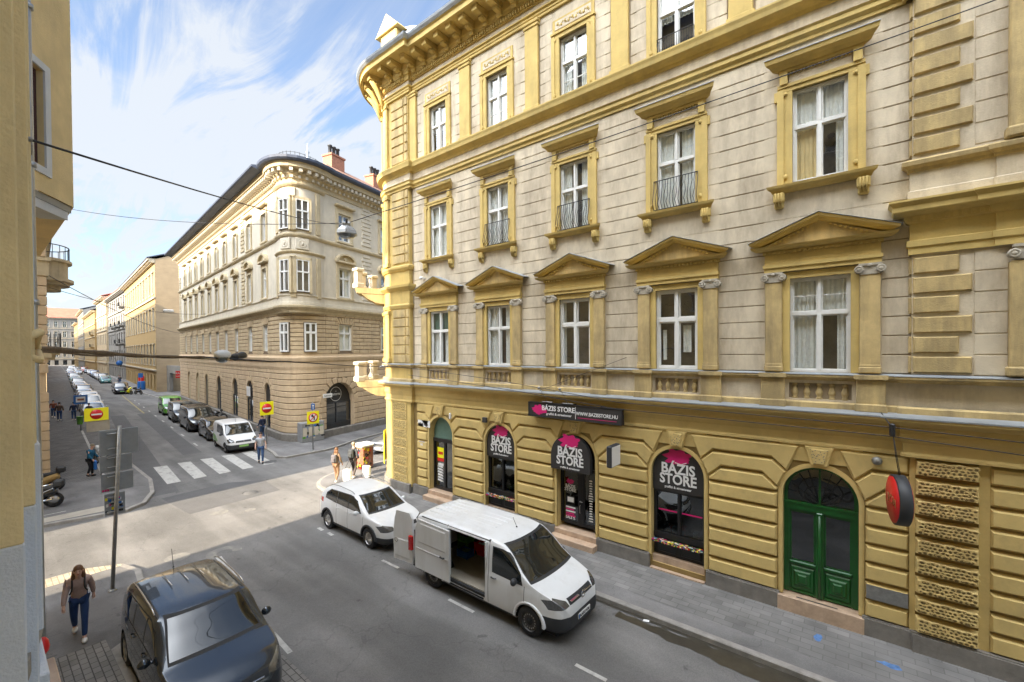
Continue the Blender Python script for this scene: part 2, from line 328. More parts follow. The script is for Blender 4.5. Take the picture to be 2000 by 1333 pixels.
    def sweep(s, path, prof, mi=None, smooth=False, closed=False, side=1):
        """path [(x,y)], profile [(offset outward, z)]; outward = left of travel * side"""
        P = [Vector(p) for p in path]; n = len(P); nr = []
        for i in range(n):
            ns = []
            if i > 0: e = (P[i]-P[i-1]).normalized(); ns.append(Vector((-e.y, e.x))*side)
            if i < n-1: e = (P[i+1]-P[i]).normalized(); ns.append(Vector((-e.y, e.x))*side)
            m_ = sum(ns, Vector((0, 0))); d = m_.dot(ns[0]); nr.append(m_/max(d, .3))
        k = len(prof); vs = []; fs = []
        for i in range(n):
            for (o, z) in prof: q = P[i]+nr[i]*o; vs.append((q.x, q.y, z))
        for i in range(n-1):
            for j in range(k-1): fs.append((i*k+j, i*k+j+1, (i+1)*k+j+1, (i+1)*k+j))
        for e in (0, (n-1)*k):
            if k > 2: fs.append(tuple(e+j for j in range(k)))
        s.add(vs, fs, mi, smooth)
    def build(s, name, mats, parent=None, base=None, local=False):
        if not isinstance(mats, (list, tuple)): mats = [mats]
        me = bpy.data.meshes.new(name); o = bpy.data.objects.new(name, me)
        off = Vector(base) if base is not None else (Vector((0, 0, 0)) if (local or parent is None) else rootloc(parent))
        me.from_pydata([(v[0]-off.x, v[1]-off.y, v[2]-off.z) for v in s.v], [], s.f)
        for m in mats: me.materials.append(M[m] if isinstance(m, str) else m)
        if s.f:
            me.polygons.foreach_set('material_index', s.m); me.polygons.foreach_set('use_smooth', s.sm)
        me.update(); COL.objects.link(o)
        if parent is not None: o.parent = parent
        elif base is not None: o.location = base
        return o
def rootloc(o):
    v = Vector(o.location)
    while o.parent: o = o.parent; v = v+Vector(o.location)
    return v
def empty(name, loc, label, cat, group=None, rz=0, kind=None):
    o = bpy.data.objects.new(name, None); COL.objects.link(o); o.location = loc; o.rotation_euler = (0, 0, rz); o.empty_display_size = .3
    tag(o, label, cat, group, kind); return o
def tag(o, label=None, cat=None, group=None, kind=None):
    if label: o['label'] = label
    if cat: o['category'] = cat
    if group: o['group'] = group
    if kind: o['kind'] = kind
    return o
def frame(o, ang, flip=1):
    """local (u along facade, w outwards, z) -> world; outward = left of the direction * flip"""
    c, s_ = math.cos(R(ang)), math.sin(R(ang))
    def T(p): return (o[0]+c*p[0]-s_*p[1]*flip, o[1]+s_*p[0]+c*p[1]*flip, p[2])
    return T
def arch(xc, r, z0, zs, n=14, x0=None):
    """outline of an arched opening"""
    return [(xc-r, z0), (xc+r, z0)]+[(xc+r*math.cos(math.pi*i/n), zs+r*math.sin(math.pi*i/n)) for i in range(n+1)]
def rect(x0, x1, z0, z1): return [(x0, z0), (x1, z0), (x1, z1), (x0, z1)]
def copy_tree(o, parent=None):
    c = o.copy(); COL.objects.link(c)
    if parent is not None: c.parent = parent
    for ch in o.children: copy_tree(ch, c)
    return c
def struct(name, mb, mats):
    o = mb.build(name, mats); o['kind'] = 'structure'; return o
def smoothpath(pts, n=6):
    out_ = []
    for i in range(len(pts)-1):
        p0, p1, p2, p3 = (Vector(pts[max(i-1, 0)]), Vector(pts[i]), Vector(pts[i+1]), Vector(pts[min(i+2, len(pts)-1)]))
        for k in range(n):
            t = k/n; out_.append(.5*((2*p1)+(p2-p0)*t+(2*p0-5*p1+4*p2-p3)*t*t+(3*p1-p0-3*p2+p3)*t**3))
    out_.append(Vector(pts[-1])); return out_
# ------------------------------------------------------------ ground
g = MB(); g.box(-900, 300, -300, 900, -.5, 0); road = struct('road', g, 'asphalt')
def arc2(c, r, a0, a1, n=8): return [(c[0]+r*math.cos(R(a0+(a1-a0)*i/n)), c[1]+r*math.sin(R(a0+(a1-a0)*i/n))) for i in range(n+1)]
def inset(poly, d):
    n = len(poly); out_ = []
    for i in range(n):
        p0, p1, p2 = Vector(poly[i-1]), Vector(poly[i]), Vector(poly[(i+1) % n])
        n1 = (p1-p0); n1 = Vector((-n1.y, n1.x)).normalized(); n2 = (p2-p1); n2 = Vector((-n2.y, n2.x)).normalized(); m_ = n1+n2
        out_.append(tuple(p1+m_*(d/max(.35, m_.dot(n1)))))
    return out_
def pavement(name, poly, m='pavement', h=.12, kw=.16):
    A = sum(poly[i][0]*poly[(i+1) % len(poly)][1]-poly[(i+1) % len(poly)][0]*poly[i][1] for i in range(len(poly)))
    if A < 0: poly = poly[::-1]
    ins = inset(poly, kw); k = MB(); n = len(poly)
    vs = [(x, y, -.05) for x, y in poly]+[(x, y, h-.015) for x, y in poly]+[(x, y, h) for x, y in inset(poly, .02)]+[(x, y, h) for x, y in ins]
    fs = []
    for i in range(n):
        j = (i+1) % n
        for l in range(3): fs.append((l*n+i, l*n+j, (l+1)*n+j, (l+1)*n+i))
    k.add(vs, fs); struct('kerb', k, 'kerb')
    p = MB(); p.poly_ext(ins, h-.03, h, 'xy'); return struct(name, p, m)
# store side pavement, rounding the corner
store_pave = [(30, 10.12), (-19.3, 10.12)]+arc2((-19.6, 12.3), 2.15, -92, -180, 9)[1:]+[(-21.9, 60), (-10, 60), (-10, 12.6), (30, 12.6)]
pavement('pavement', store_pave)
# our own side, nose at the crossing
pavement('pavement', [(-18.0, -30), (-18.0, 1.9), (-17.45, 2.8), (-16.6, 3.06), (-15.5, 2.95), (-13.0, 2.6), (-12.5, 1.95), (30, 1.95), (30, -3), (-5, -30)])
# left pavement beyond the side street
d4 = (-math.cos(R(5.6)), math.sin(R(5.6)))
pavement('pavement', [(-23.7, -30), (-23.75, 1.6), (-23.35, 3.9), (-23.9, 4.6), (-25.4, 5.2), (-28, 5.65), (-33.7, 5.75), (-46.4, 6.9), (-77, 9.3), (-142, 14.4), (-330, 29.5), (-330, 12), (-30, -8), (-26, -30)])
# pavement round the far corner building
b2p = [(-29.2, 11.9), (-27.9, 11.55), (-27.25, 11.9), (-27.2, 14.4), (-27.6, 15.6), (-28.6, 17.6), (-31.6, 29), (-36, 46), (-60, 46), (-300, 60), (-330, 48), (-330, 40.5), (-90, 17.0), (-73, 16.4), (-60, 15.1), (-36, 12.6), (-31.5, 12.2)]
pavement('pavement', b2p)
# inlays and markings: thin sheets 4 mm apart
def sheet(name, poly, z, m, kind='structure'):
    s_ = MB(); tris = tessellate_polygon([[Vector((*p, 0)) for p in poly]]); s_.add([(p[0], p[1], z) for p in poly], [tuple(t) for t in tris]); o = s_.build(name, m); o['kind'] = kind; return o
# block paving with real joints in the texture
def blocks(name, col, mort, sx, sy, rot=0, off=.5):
    m = bpy.data.materials.new(name); m.use_nodes = True; t = m.node_tree; b = t.nodes['Principled BSDF']; b.inputs['Roughness'].default_value = .9
    ge = node(t, 'ShaderNodeNewGeometry'); mp = node(t, 'ShaderNodeMapping'); mp.inputs['Rotation'].default_value = (0, 0, R(rot)); t.links.new(ge.outputs['Position'], mp.inputs[0])
    br = node(t, 'ShaderNodeTexBrick'); br.offset = off; br.inputs['Scale'].default_value = 1; br.inputs['Brick Width'].default_value = sx; br.inputs['Row Height'].default_value = sy; br.inputs['Mortar Size'].default_value = .009; br.inputs['Mortar Smooth'].default_value = .2
    br.inputs['Color1'].default_value = (*[c*.85 for c in col], 1); br.inputs['Color2'].default_value = (*[c*1.15 for c in col], 1); br.inputs['Mortar'].default_value = (*mort, 1)
    n = node(t, 'ShaderNodeTexNoise'); n.inputs['Scale'].default_value = 1.3; n.inputs['Detail'].default_value = 7; t.links.new(ge.outputs['Position'], n.inputs[0])
    r = node(t, 'ShaderNodeMapRange'); r.inputs[1].default_value = .3; r.inputs[2].default_value = .7; r.inputs[3].default_value = .75; r.inputs[4].default_value = 1.2; t.links.new(n.outputs[0], r.inputs[0])
    v = node(t, 'ShaderNodeVectorMath', operation='SCALE'); t.links.new(br.outputs[0], v.inputs[0]); t.links.new(r.outputs[0], v.inputs['Scale']); t.links.new(mp.outputs[0], br.inputs[0]); t.links.new(v.outputs[0], b.inputs['Base Color'])
    bu = node(t, 'ShaderNodeBump'); bu.inputs['Strength'].default_value = .6; bu.inputs['Distance'].default_value = .01; bu.invert = True; t.links.new(br.outputs['Fac'], bu.inputs['Height']); t.links.new(bu.outputs[0], b.inputs['Normal'])
    MATS[name] = m
blocks('pavers', (.19, .18, .165), (.06, .055, .05), .22, .13)
blocks('pavers_dark', (.15, .145, .14), (.045, .043, .04), .24, .14, 84.4)
blocks('cobbles', (.42, .36, .27), (.22, .18, .13), .12, .10, 90, 0)
blocks('slabs', (.175, .17, .165), (.13, .125, .12), .42, .20)
sheet('paving', [(-13.1, -3), (25, -3), (25, 1.78), (-13.1, 1.78)], .124, 'pavers')
sheet('parking_bay', [(-12.4, 1.97), (25, 1.97), (25, 4.1), (-11.2, 4.1)], .004, 'pavers')
sheet('paving', [(-30.2, 1.0), (-142, 10.0), (-142, 14.0), (-77, 9.1), (-46.4, 6.7), (-33.7, 5.55), (-30.2, 5.3)], .124, 'pavers_dark')
sheet('paving', [(25, 10.75), (25, 12.35), (-15.6, 12.35), (-15.6, 10.75)], .124, 'slabs')
sheet('tactile_paving', [(-17.98, -2), (-17.3, -2), (-17.3, 2.7), (-17.42, 2.78), (-17.95, 1.95)], .124, 'cobbles')
sheet('tactile_paving', [(-23.98, -2), (-24.7, -2), (-24.65, 3.6), (-23.75, 3.8), (-23.98, 1.6)], .124, 'pavement_light')
# asphalt patches and tyre-worn bands
sheet('road_patch', [(-21.0, 5.4), (-21.3, 9.0), (-23.6, 9.2), (-24.6, 7.9), (-24.3, 5.2)], .004, 'asphalt_dark')
sheet('road_patch', [(-60, 8.8), (-60, 9.9), (-24.9, 6.0), (-24.9, 4.9)], .004, 'asphalt_dark')
sheet('road_patch', [(-60, 10.9), (-60, 12), (-33.5, 9.3), (-33.5, 8.3)], .004, 'asphalt_dark')
rr = random.Random(3)
# zebra
def marks(name, polys, m, label, cat, group=None, z=.008):
    for k, p in enumerate(polys): sheet(name, p, z, m)
zeb = []
for k in range(7):
    y0 = 3.75+1.13*k+.0
    if k < 1: continue
    zeb.append([(-31.4, y0+.45+.12*0), (-26.75, y0), (-26.75, y0+.56), (-31.4, y0+1.01)])
zeb = [[(-31.3, 6.36+1.12*k), (-26.7, 5.96+1.12*k), (-26.72, 6.52+1.12*k), (-31.1, 6.95+1.12*k)] for k in range(5)]
marks('zebra_stripe', zeb, 'roadwhite', '', '')
def dash(a, b, wd, m='roadwhite', name='road_marking', z=.008):
    a = Vector(a); b = Vector(b); d = (b-a).normalized(); n_ = Vector((-d.y, d.x))*wd/2
    sheet(name, [tuple(a+n_), tuple(b+n_), tuple(b-n_), tuple(a-n_)], z, m)
dash((-15.9, 4.82), (-14.1, 4.66), .16); dash((-11.9, 4.3), (-10.9, 4.28), .13); dash((-10.6, 4.27), (-9.6, 4.22), .11)
for x in (-15.6, -14.9): dash((x, 7.92), (x+.35, 7.9), .12)
dash((-11.6, 7.9), (-10.8, 7.92), .09); dash((-8.4, 7.72), (-7.5, 7.72), .09); dash((-4.6, 7.72), (-3.9, 7.72), .09)
for k in range(9): dash((-36-5*k, 9.75+.49*k), (-37.2-5*k, 9.87+.49*k), .12)
dash((-60, 11.5), (-88, 14.3), .14, 'roadyellow')
dash((-30.4, 17.6), (-33.6, 29.5), .14); 
for k in range(7): dash((-28.9-.35*k, 15.2+1.3*k), (-29.1-.35*k, 15.95+1.3*k), .5, 'roadyellow')
dash((-200, 18.5), (-201, 23.2), 6, z=.01)
dash((-30.7, 4.2), (-50, 5.6), .13, z=.13); dash((-25.1, .2), (-25.05, 2.3), .07, z=.13)
# faded stop arc and arrow worn into the asphalt at the nose
def ringm(c, r0, r1, a0, a1, m): 
    pa = arc2(c, r1, a0, a1, 12); pb = arc2(c, r0, a0, a1, 12)[::-1]; sheet('road_marking', pa+pb, .008, m)
ringm((-16.9, 4.0), .0, .34, 0, 359, 'roadfaint'); ringm((-16.1, 5.05), .22, .5, 60, 300, 'roadfaint')
sheet('road_marking', arc2((-20.3, 6.2), .33, 0, 340, 10), .008, 'roadfaint'); sheet('road_marking', arc2((-19.6, 7.1), .2, 0, 340, 10), .008, 'roadfaint')
# gutter damp and puddle, blue spray marks, manholes
rr = random.Random(5)
pts = [(-4.7+.22*i, 9.72-.012*i+rr.uniform(-.05, .05)) for i in range(22)]; pts2 = [(x, min(10.08, 9.93+rr.uniform(-.03, .1)+.004*i)) for i, (x, y) in enumerate(pts)][::-1]
sheet('puddle', pts+pts2, .006, 'wet'); sheet('gutter', [(-6.2, 10.03), (20, 10.0), (20, 10.11), (-6.2, 10.11)], .009, 'wet')
for c, a, b in (((-.74, 11.6), .09, .16), ((.45, 11.45), .22, .09)):
    sheet('paint_mark', [(c[0]+a*math.cos(t)*rr.uniform(.6, 1.2), c[1]+b*math.sin(t)*rr.uniform(.6, 1.2)) for t in [i*math.pi/6 for i in range(12)]], .129, 'spray_blue')
for x, y in ((-22.0, 8.0), (-27.2, 10.95)):
    mh = MB(); mh.lathe([(0, .012), (.3, .012), (.31, 0)], (x, y, 0)); mh.lathe([(.33, 0), (.33, .014), (.37, .014), (.375, 0)], (x, y, 0)); o = mh.build('manhole_cover', 'asphalt_dark', base=(x, y, 0)); o['kind'] = 'structure'
# ------------------------------------------------------------ yellow corner building (right)
D = 12.45
YB = empty('corner_building', (-6, 14, 0), 'tall ochre and cream corner building with pedimented windows above arched shopfronts', 'building')
YT = frame((0, D), 0, -1)          # u = x, w outwards = -y
WX = [-.79-3.285*k for k in range(5)]
RX = [2.5+3.285*k for k in range(3)]     # windows past the right of the frame
AW = .73; ZS = 2.95
def ymb(): m = MB(); m.T = YT; return m
ALLX = WX+[5.0, 8.3, 11.6]
# --- main wall with real openings
holes = []
gx = [(x, AW) for x in WX]
for x in WX: holes.append(arch(x, AW, .3, ZS))
win1 = {x: (x-.58, x+.58, 5.93, 8.17) for x in ALLX}
win2 = {x: (x-.53, x+.53, 10.45, 12.66) for x in ALLX}
win3 = {x: (x-.52, x+.52, 14.82, 16.86) for x in ALLX}
w_lo = ymb(); w_lo.wall(rect(-15.75, 14, 0, 4.2), [arch(x, AW, .3, ZS) for x in WX], 0)
for x in WX: rv = ymb(); rv.reveal(arch(x, AW, .3, ZS), 0.005, -.42); rv.build('arch_reveal', 'yellow_ground', YB)
w_lo.build('ground_floor_wall', 'joint_shade_yellow', YB)
w_hi = ymb()
w_hi.wall(rect(-15.75, 14, 4.2, 18.9), [rect(*win1[x]) for x in ALLX]+[rect(*win2[x]) for x in ALLX]+[rect(*win3[x]) for x in ALLX], 0)
for d in (win1, win2, win3):
    for x in ALLX: w_hi.reveal(rect(*d[x]), 0, -.26)
w_hi.build('upper_wall', 'joint_shade_cream', YB)
# back rooms: dark boxes so that panes look into a room
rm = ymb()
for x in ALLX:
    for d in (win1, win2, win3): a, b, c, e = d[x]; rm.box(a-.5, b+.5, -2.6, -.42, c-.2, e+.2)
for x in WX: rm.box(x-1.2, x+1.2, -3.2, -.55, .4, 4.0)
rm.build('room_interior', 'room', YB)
# --- rusticated courses of the ground floor with bent joints round the arches
zc = [.50+.41*k for k in range(10)]
rb = ymb()
RR = AW+.11
def bend(x, side, z):
    """course joint at height z seen from the opening at x: list of points from far to the ring"""
    if z < ZS-.05: return [(x+side*RR, z)]
    th = {0: 8, 1: 8, 2: 40, 3: 66}[min(3, max(0, round((z-2.96)/.41)))]
    px, pz = x+side*RR*math.cos(R(th)), ZS+RR*math.sin(R(th))
    if z < 3.1: return [(x+side*RR, z)]
    off = {1: .50, 2: .42, 3: .30}[min(3, round((z-2.96)/.41))]
    return [(px+side*max(0, (z-pz))*1.0+side*.02, z), (px, pz)] if pz < z else [(x+side*RR*math.cos(R(th)), z)]
def course(xa, xb, z0, z1, oa, ob):
    """oa/ob = opening centre on each side or None"""
    g_ = .045
    lo = []; hi = []
    z0 += g_/2; z1 -= g_/2
    L0 = bend(oa, 1, z0)[::-1] if oa is not None else [(xa, z0)]
    R0 = bend(ob, -1, z0) if ob is not None else [(xb, z0)]
    L1 = bend(oa, 1, z1)[::-1] if oa is not None else [(xa, z1)]
    R1 = bend(ob, -1, z1) if ob is not None else [(xb, z1)]
    if z1 > 4.0:
        if oa is not None: L1 = [(oa+.36, z1)]
        if ob is not None: R1 = [(ob-.36, z1)]
    poly = L0+R0+R1[::-1]+L1[::-1]
    ded = [poly[0]]
    for p in poly[1:]:
        if (Vector(p)-Vector(ded[-1])).length > .02: ded.append(p)
    rb.raised(ded, 0, .085, .05)
xs = sorted(WX)
segs = [(-15.45, None, None, xs[0])]+[(None, xs[i], None, xs[i+1]) for i in range(4)]+[(None, xs[4], .78, None)]
for z0, z1 in zip(zc[:-1], zc[1:]):
    for xa, oa, xb, ob in segs: course(xa, xb, z0, z1, oa, ob)
    for a in (1.93, 4.6, 7.3): rb.raised(rect(a, a+2.55, z0+.022, z1-.022), .03, .085, .05)
rb.build('rustication', 'yellow_ground', YB)
for x in WX:
    q = ymb(); q.box(x-.8, x+.8, .0, .03, 3.80, 4.2); q.build('spandrel', 'yellow_ground', YB)
for a, b in ((.775, .865), (1.79, 1.94)): q = ymb(); q.box(a, b, .0, .06, .5, 4.2); q.build('wall_strip', 'yellow_ground', YB)
# archivolts and keystones
for x in WX:
    a_ = ymb(); n = 18
    for r0, r1, w_ in ((AW-.0, AW+.07, .045), (AW+.07, AW+.10, .03)):
        pin = [(x+r0*math.cos(math.pi*i/n), ZS+r0*math.sin(math.pi*i/n)) for i in range(n+1)]; po = [(x+r1*math.cos(math.pi*i/n), ZS+r1*math.sin(math.pi*i/n)) for i in range(n+1)]
        pin = [(x+r0, .5)]+pin+[(x-r0, .5)]; po = [(x+r1, .5)]+po+[(x-r1, .5)]
        m_ = len(pin); vs = [(p[0], w_, p[1]) for p in pin]+[(p[0], w_, p[1]) for p in po]+[(p[0], -.02, p[1]) for p in pin]+[(p[0], -.02, p[1]) for p in po]
        fs = [(i, i+1, i+1+m_, i+m_) for i in range(m_-1)]+[(i+2*m_, i+1+2*m_, i+1, i) for i in range(m_-1)]+[(i+m_, i+1+m_, i+1+3*m_, i+3*m_) for i in range(m_-1)]
        a_.add(vs, fs)
    a_.build('archivolt', 'yellow_ground', YB)
    k_ = ymb(); kp = [(x-.17, 3.72), (x+.17, 3.72), (x+.30, 4.2), (x-.30, 4.2)]; k_.raised(kp, 0, .12, .03, mi=0)
    rn_ = random.Random(int(-x*9)+3)
    for _ in range(26):
        z_ = 3.80+rn_.random()*.32; hw_ = .09+.09*(z_-3.78)/.36; cx_ = x+rn_.uniform(-hw_, hw_); k_.add([(cx_+.014*math.cos(6.28*j/5), .1475, z_+.012*math.sin(6.28*j/5)) for j in range(5)], [(0, 1, 2, 3, 4)], 2)
    ip = [(x-.11, 3.78), (x+.11, 3.78), (x+.19, 4.14), (x-.19, 4.14)]; k_.raised(ip, .115, .03, .02, mi=1)
    k_.build('keystone', ['yellow_ground', 'vermicular', 'grooveline'], YB)
# --- vermiculated quoin blocks: pits are flat dark patches
def vermic(mb, u0, u1, w, z0, z1, seed, pits=26, base=.1):
    mb.raised(rect(u0, u1, z0+.012, z1-.012), w, base, min(.045, base*.45), mi=0)
    rnd = random.Random(seed); pl = []
    nx = max(4, int((u1-u0)/.085)); nz = max(3, int((z1-z0)/.075))
    for i in range(nx):
        for j in range(nz):
            cx = u0+.06+(u1-u0-.12)*(i+.5+.5*(j % 2)-.25)/nx+rnd.uniform(-.014, .014); cz = z0+.05+(z1-z0-.10)*(j+.5)/nz+rnd.uniform(-.012, .012)
            if cx > u1-.055: continue
            rx = rnd.uniform(.022, .042); rz = rnd.uniform(.017, .030); t0 = rnd.uniform(0, 3)
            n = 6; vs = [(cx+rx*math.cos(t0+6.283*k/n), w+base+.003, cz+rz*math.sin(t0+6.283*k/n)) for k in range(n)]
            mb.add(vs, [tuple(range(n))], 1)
            # raised worm lip above the pit
            n2 = 5; lip = []
            for k in range(n2): t = math.pi*k/(n2-1); lip.append((cx+1.35*rx*math.cos(t), w+base+.012, cz+.006+1.35*rz*math.sin(t)))
            lo_ = [(cx+1.9*rx*math.cos(math.pi*k/(n2-1)), w+base, cz+.008+1.9*rz*math.sin(math.pi*k/(n2-1))) for k in range(n2)]; li_ = [(cx+.95*rx*math.cos(math.pi*k/(n2-1)), w+base, cz+.004+.95*rz*math.sin(math.pi*k/(n2-1))) for k in range(n2)]
            mb.add(lip+lo_+li_, [(k, k+1, k+1+n2, k+n2) for k in range(n2-1)]+[(k+2*n2, k+1+2*n2, k+1, k) for k in range(n2-1)], 0, True)
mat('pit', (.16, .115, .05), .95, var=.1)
for k in range(9):
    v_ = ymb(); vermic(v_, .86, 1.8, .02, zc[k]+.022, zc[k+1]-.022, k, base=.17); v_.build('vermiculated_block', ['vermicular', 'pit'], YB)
# right breakfront wall behind the quoins, slightly proud
bf = ymb(); bf.box(.84, 14, -.02, .03, 0, 4.2); bf.build('breakfront_wall', 'joint_shade_yellow', YB)
# --- plinth
pl = MB(); main = [(14, D-.10), (.82, D-.10), (.82, D), (-15.5, D), (-15.72, D), (-15.72, D-.16), (-17.0, D-.16)]
TC = (-17.0, D-.16+1.75); TR = 1.75
arcp = [(TC[0]+TR*math.cos(R(a)), TC[1]+TR*math.sin(R(a))) for a in range(-90, -181, -5)]
wallpath = main+arcp[1:]+[(TC[0]-TR, 45)]
# openings interrupt the plinth
pls = MB()
def plin(a, b, y): pls.box(a, b, y-.12, y+.05, 0, .5); pls.box(a, b, y-.09, y+.05, .5, .53)
edges = [-15.72]+[q for x in xs for q in (x-AW-.06, x+AW+.06)]+[.82]
for a, b in zip(edges[::2], edges[1::2]): plin(a, b, D)
plin(.82, 14, D-.06)
pls.sweep([(-15.73, D-.16), (-17.0, D-.16)]+arcp[1:]+[(TC[0]-TR, 45)], [(0, 0), (.13, 0), (.13, .5), (.1, .53), (0, .53)], side=1)
pls.build('plinth', 'plinth', YB)
# --- cornice runs (path travels from right to left so outward = left*side)
path_m = [(14, D-.12), (.70, D-.12), (.70, D), (-15.62, D), (-15.62, D-.18), (-17.0, D-.18)]+[(TC[0]+(TR+.02)*math.cos(R(a)), TC[1]+(TR+.02)*math.sin(R(a))) for a in range(-90, -181, -5)][1:]+[(TC[0]-TR-.02, 45)]
def run(name, prof, m, path=path_m): q = MB(); q.sweep(path, prof, side=1); return q.build(name, m, YB)
run('ledge_cornice', [(0, 4.2), (.07, 4.2), (.07, 4.25), (.035, 4.29), (.035, 4.48), (.06, 4.52), (.09, 4.6), (.09, 4.66), (.075, 4.7), (.075, 4.84), (.12, 4.86), (.2, 4.92), (.36, 4.95), (.38, 4.97), (.38, 5.03), (0, 5.07)], 'yellow_ground')
run('ledge_flashing', [(0, 5.075), (.05, 5.12), (.40, 5.05), (.40, 5.02), (.392, 5.02), (.39, 5.04), (0, 5.07)], 'zinc')
# attic band with balustrade panels
bw = ymb(); bw.wall(rect(-15.72, 14, 5.09, 5.82), [rect(x-.6, x+.6, 5.30, 5.67) for x in ALLX], .06)
for x in ALLX: bw.reveal(rect(x-.6, x+.6, 5.3, 5.67), .06, -.1)
bw.build('attic_band', 'cream', YB)
run('attic_base_moulding', [(0, 5.08), (.13, 5.08), (.13, 5.22), (.09, 5.25), (.0, 5.25)], 'yellow_weathered')
run('sill_band', [(0, 5.74), (.07, 5.74), (.09, 5.78), (.15, 5.82), (.17, 5.83), (.17, 5.88), (0, 5.91)], 'yellow_weathered')
run('sill_flashing', [(0, 5.912), (.05, 5.925), (.18, 5.89), (.18, 5.875), (.172, 5.875), (0, 5.905)], 'zinc')
bal = [(.02, 0), (.045, .0), (.045, .03), (.03, .05), (.05, .11), (.055, .16), (.035, .24), (.02, .29), (.04, .31), (.045, .34), (.02, .37)]
for x in ALLX[:6]:
    b_ = ymb()
    for k in range(5):
        q = MB(); q.T = YT; q.lathe([(r*1.35, h) for r, h in bal], (x-.48+.24*k, .0, 5.3), n=10); b_.v += []; o_ = len(b_.v); b_.v += q.v; b_.f += [[i+o_ for i in ff] for ff in q.f]; b_.m += [0]*len(q.f); b_.sm += q.sm
    b_.build('balustrade', 'yellow_weathered', YB)
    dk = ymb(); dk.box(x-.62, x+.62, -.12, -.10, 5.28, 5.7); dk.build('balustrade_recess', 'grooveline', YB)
    for s_ in (-1, 1):
        pd = ymb(); c_ = x+s_*.93; pd.bevbox(c_-.25, c_+.25, .0, .17, 5.08, 5.80, .012); pd.bevbox(c_-.28, c_+.28, .0, .21, 5.08, 5.26, .02); pd.box(c_-.29, c_+.29, .0, .235, 5.80, 5.895)
        pd.build('pedestal', 'yellow_weathered', YB)
# wall courses (cream) with joints
cw = ymb()
def strip(u0, u1, z0, z1, cuts, w0=0):
    xs_ = [(u0, u1)]
    for a, b in cuts:
        n_ = []
        for p, q in xs_:
            if b <= p or a >= q: n_.append((p, q))
            else:
                if a-p > .03: n_.append((p, a))
                if q-b > .03: n_.append((b, q))
        xs_ = n_
    for p, q in xs_: cw.raised(rect(p, q, z0+.009, z1-.009), w0, .018, .008)
z = 5.93
while z < 13.6:
    zt = min(z+.41, 13.72)
    cuts = [(x-1.1, x+1.1) for x in ALLX] if z < 8.7 else ([(x-.8, x+.8) for x in ALLX] if z > 10.0 else [])
    strip(-15.6, .8, z, zt, cuts); strip(1.7, 14, z, zt, cuts+[(2.15, 2.8), (8, 8.6)], .1)
    z += .41
z = 14.8
while z < 17.7:
    zt = min(z+.41, 17.92)
    strip(-15.6, .8, z, zt, [(x-.8, x+.8) for x in ALLX]+[(x-1.64-.32, x-1.64+.32) for x in ALLX])
    z += .41
for x in ALLX:
    for z0_, z1_ in ((8.17, 10.45), (12.66, 13.75), (16.86, 17.92)): cw.box(x-1.12, x+1.12, 0, .012, z0_, z1_)
    for s_ in (-1, 1):
        for z0_, z1_ in ((5.93, 8.17), (10.45, 12.66), (14.8, 16.86)): a_, b_ = sorted((x+s_*.6, x+s_*1.12)); cw.box(a_, b_, 0, .012, z0_, z1_)
cw.box(.80, 14, 0, .105, 5.93, 13.72); cw.box(.80, 14, 0, .105, 14.6, 18)
cw.build('wall_courses', 'cream', YB)
# quoins on the upper floors right
zq = 5.93; k = 0
while zq < 17.6:
    if not (8.3 < zq < 10.3) and not (13.6 < zq < 14.75):
        q = ymb(); q.raised(rect(.79, 1.70 if k % 2 == 0 else 1.52, zq+.012, zq+.398), .06, .10, .05); q.raised(rect(.75, .86, zq+.03, zq+.38), .03, .06, .025); q.build('quoin_block', 'yellow_weathered', YB)
    zq += .41; k += 1
# order on the breakfront
bpath = [(14, D-.16), (2.0, D-.16), (2.0, D-.12), (.78, D-.12), (.78, D)]
run('entablature', [(0, 8.42), (.04, 8.42), (.04, 8.56), (.07, 8.58), (.07, 8.70), (.02, 8.72), (.02, 9.05), (.08, 9.08), (.12, 9.2), (.28, 9.25), (.30, 9.28), (.30, 9.38), (.36, 9.46), (.36, 9.5), (0, 9.55)], 'yellow', bpath)
run('attic_panel', [(0, 9.55), (.05, 9.55), (.05, 9.72), (.02, 9.74), (.02, 10.12), (0, 10.12)], 'cream', bpath)
run('attic_moulding', [(0, 10.12), (.05, 10.12), (.06, 10.18), (.14, 10.24), (.15, 10.32), (.05, 10.38), (0, 10.38)], 'yellow_weathered', bpath)
dn = ymb()
for k in range(52): dn.box(.80+.12*k, .87+.12*k, .14, .235, 9.10, 9.19)
dn.build('dentils', 'yellow', YB)
for x0_ in (2.15, 8.1):
    p = ymb(); p.bevbox(x0_, x0_+.62, .05, .27, 6.1, 8.1, .02); p.bevbox(x0_-.04, x0_+.66, .05, .31, 5.93, 6.12, .03); p.build('pilaster', 'yellow_weathered', YB); p = ymb(); p.bevbox(x0_-.02, x0_+.64, .05, .27, 10.55, 13.7, .02); p.bevbox(x0_-.07, x0_+.69, .05, .32, 10.38, 10.6, .04); p.build('pilaster', 'yellow_weathered', YB); p = ymb(); p.bevbox(x0_, x0_+.62, .05, .26, 14.8, 17.9, .02); p.build('pilaster', 'yellow_weathered', YB)
def volute_capital(x0_, x1_, w_, z0, z1):
    c = ymb(); c.box(x0_-.02, x1_+.02, w_-.1, w_+.04, z1-.05, z1); c.box(x0_, x1_, w_-.1, w_+.015, z0, z1-.05)
    for xx in (x0_-.01, x1_+.01):
        c.lathe([(.0, w_+.06), (.035, w_+.06), (.045, w_+.045), (.055, w_+.06), (.085, w_+.055), (.085, w_-.06), (0, w_-.06)], (xx, 0, z0+.11), axis='y', n=14)
    c.ball(((x0_+x1_)/2, w_+.03, z1-.05), .045, .03, .04, 8)
    return c.build('capital', 'capital', YB)
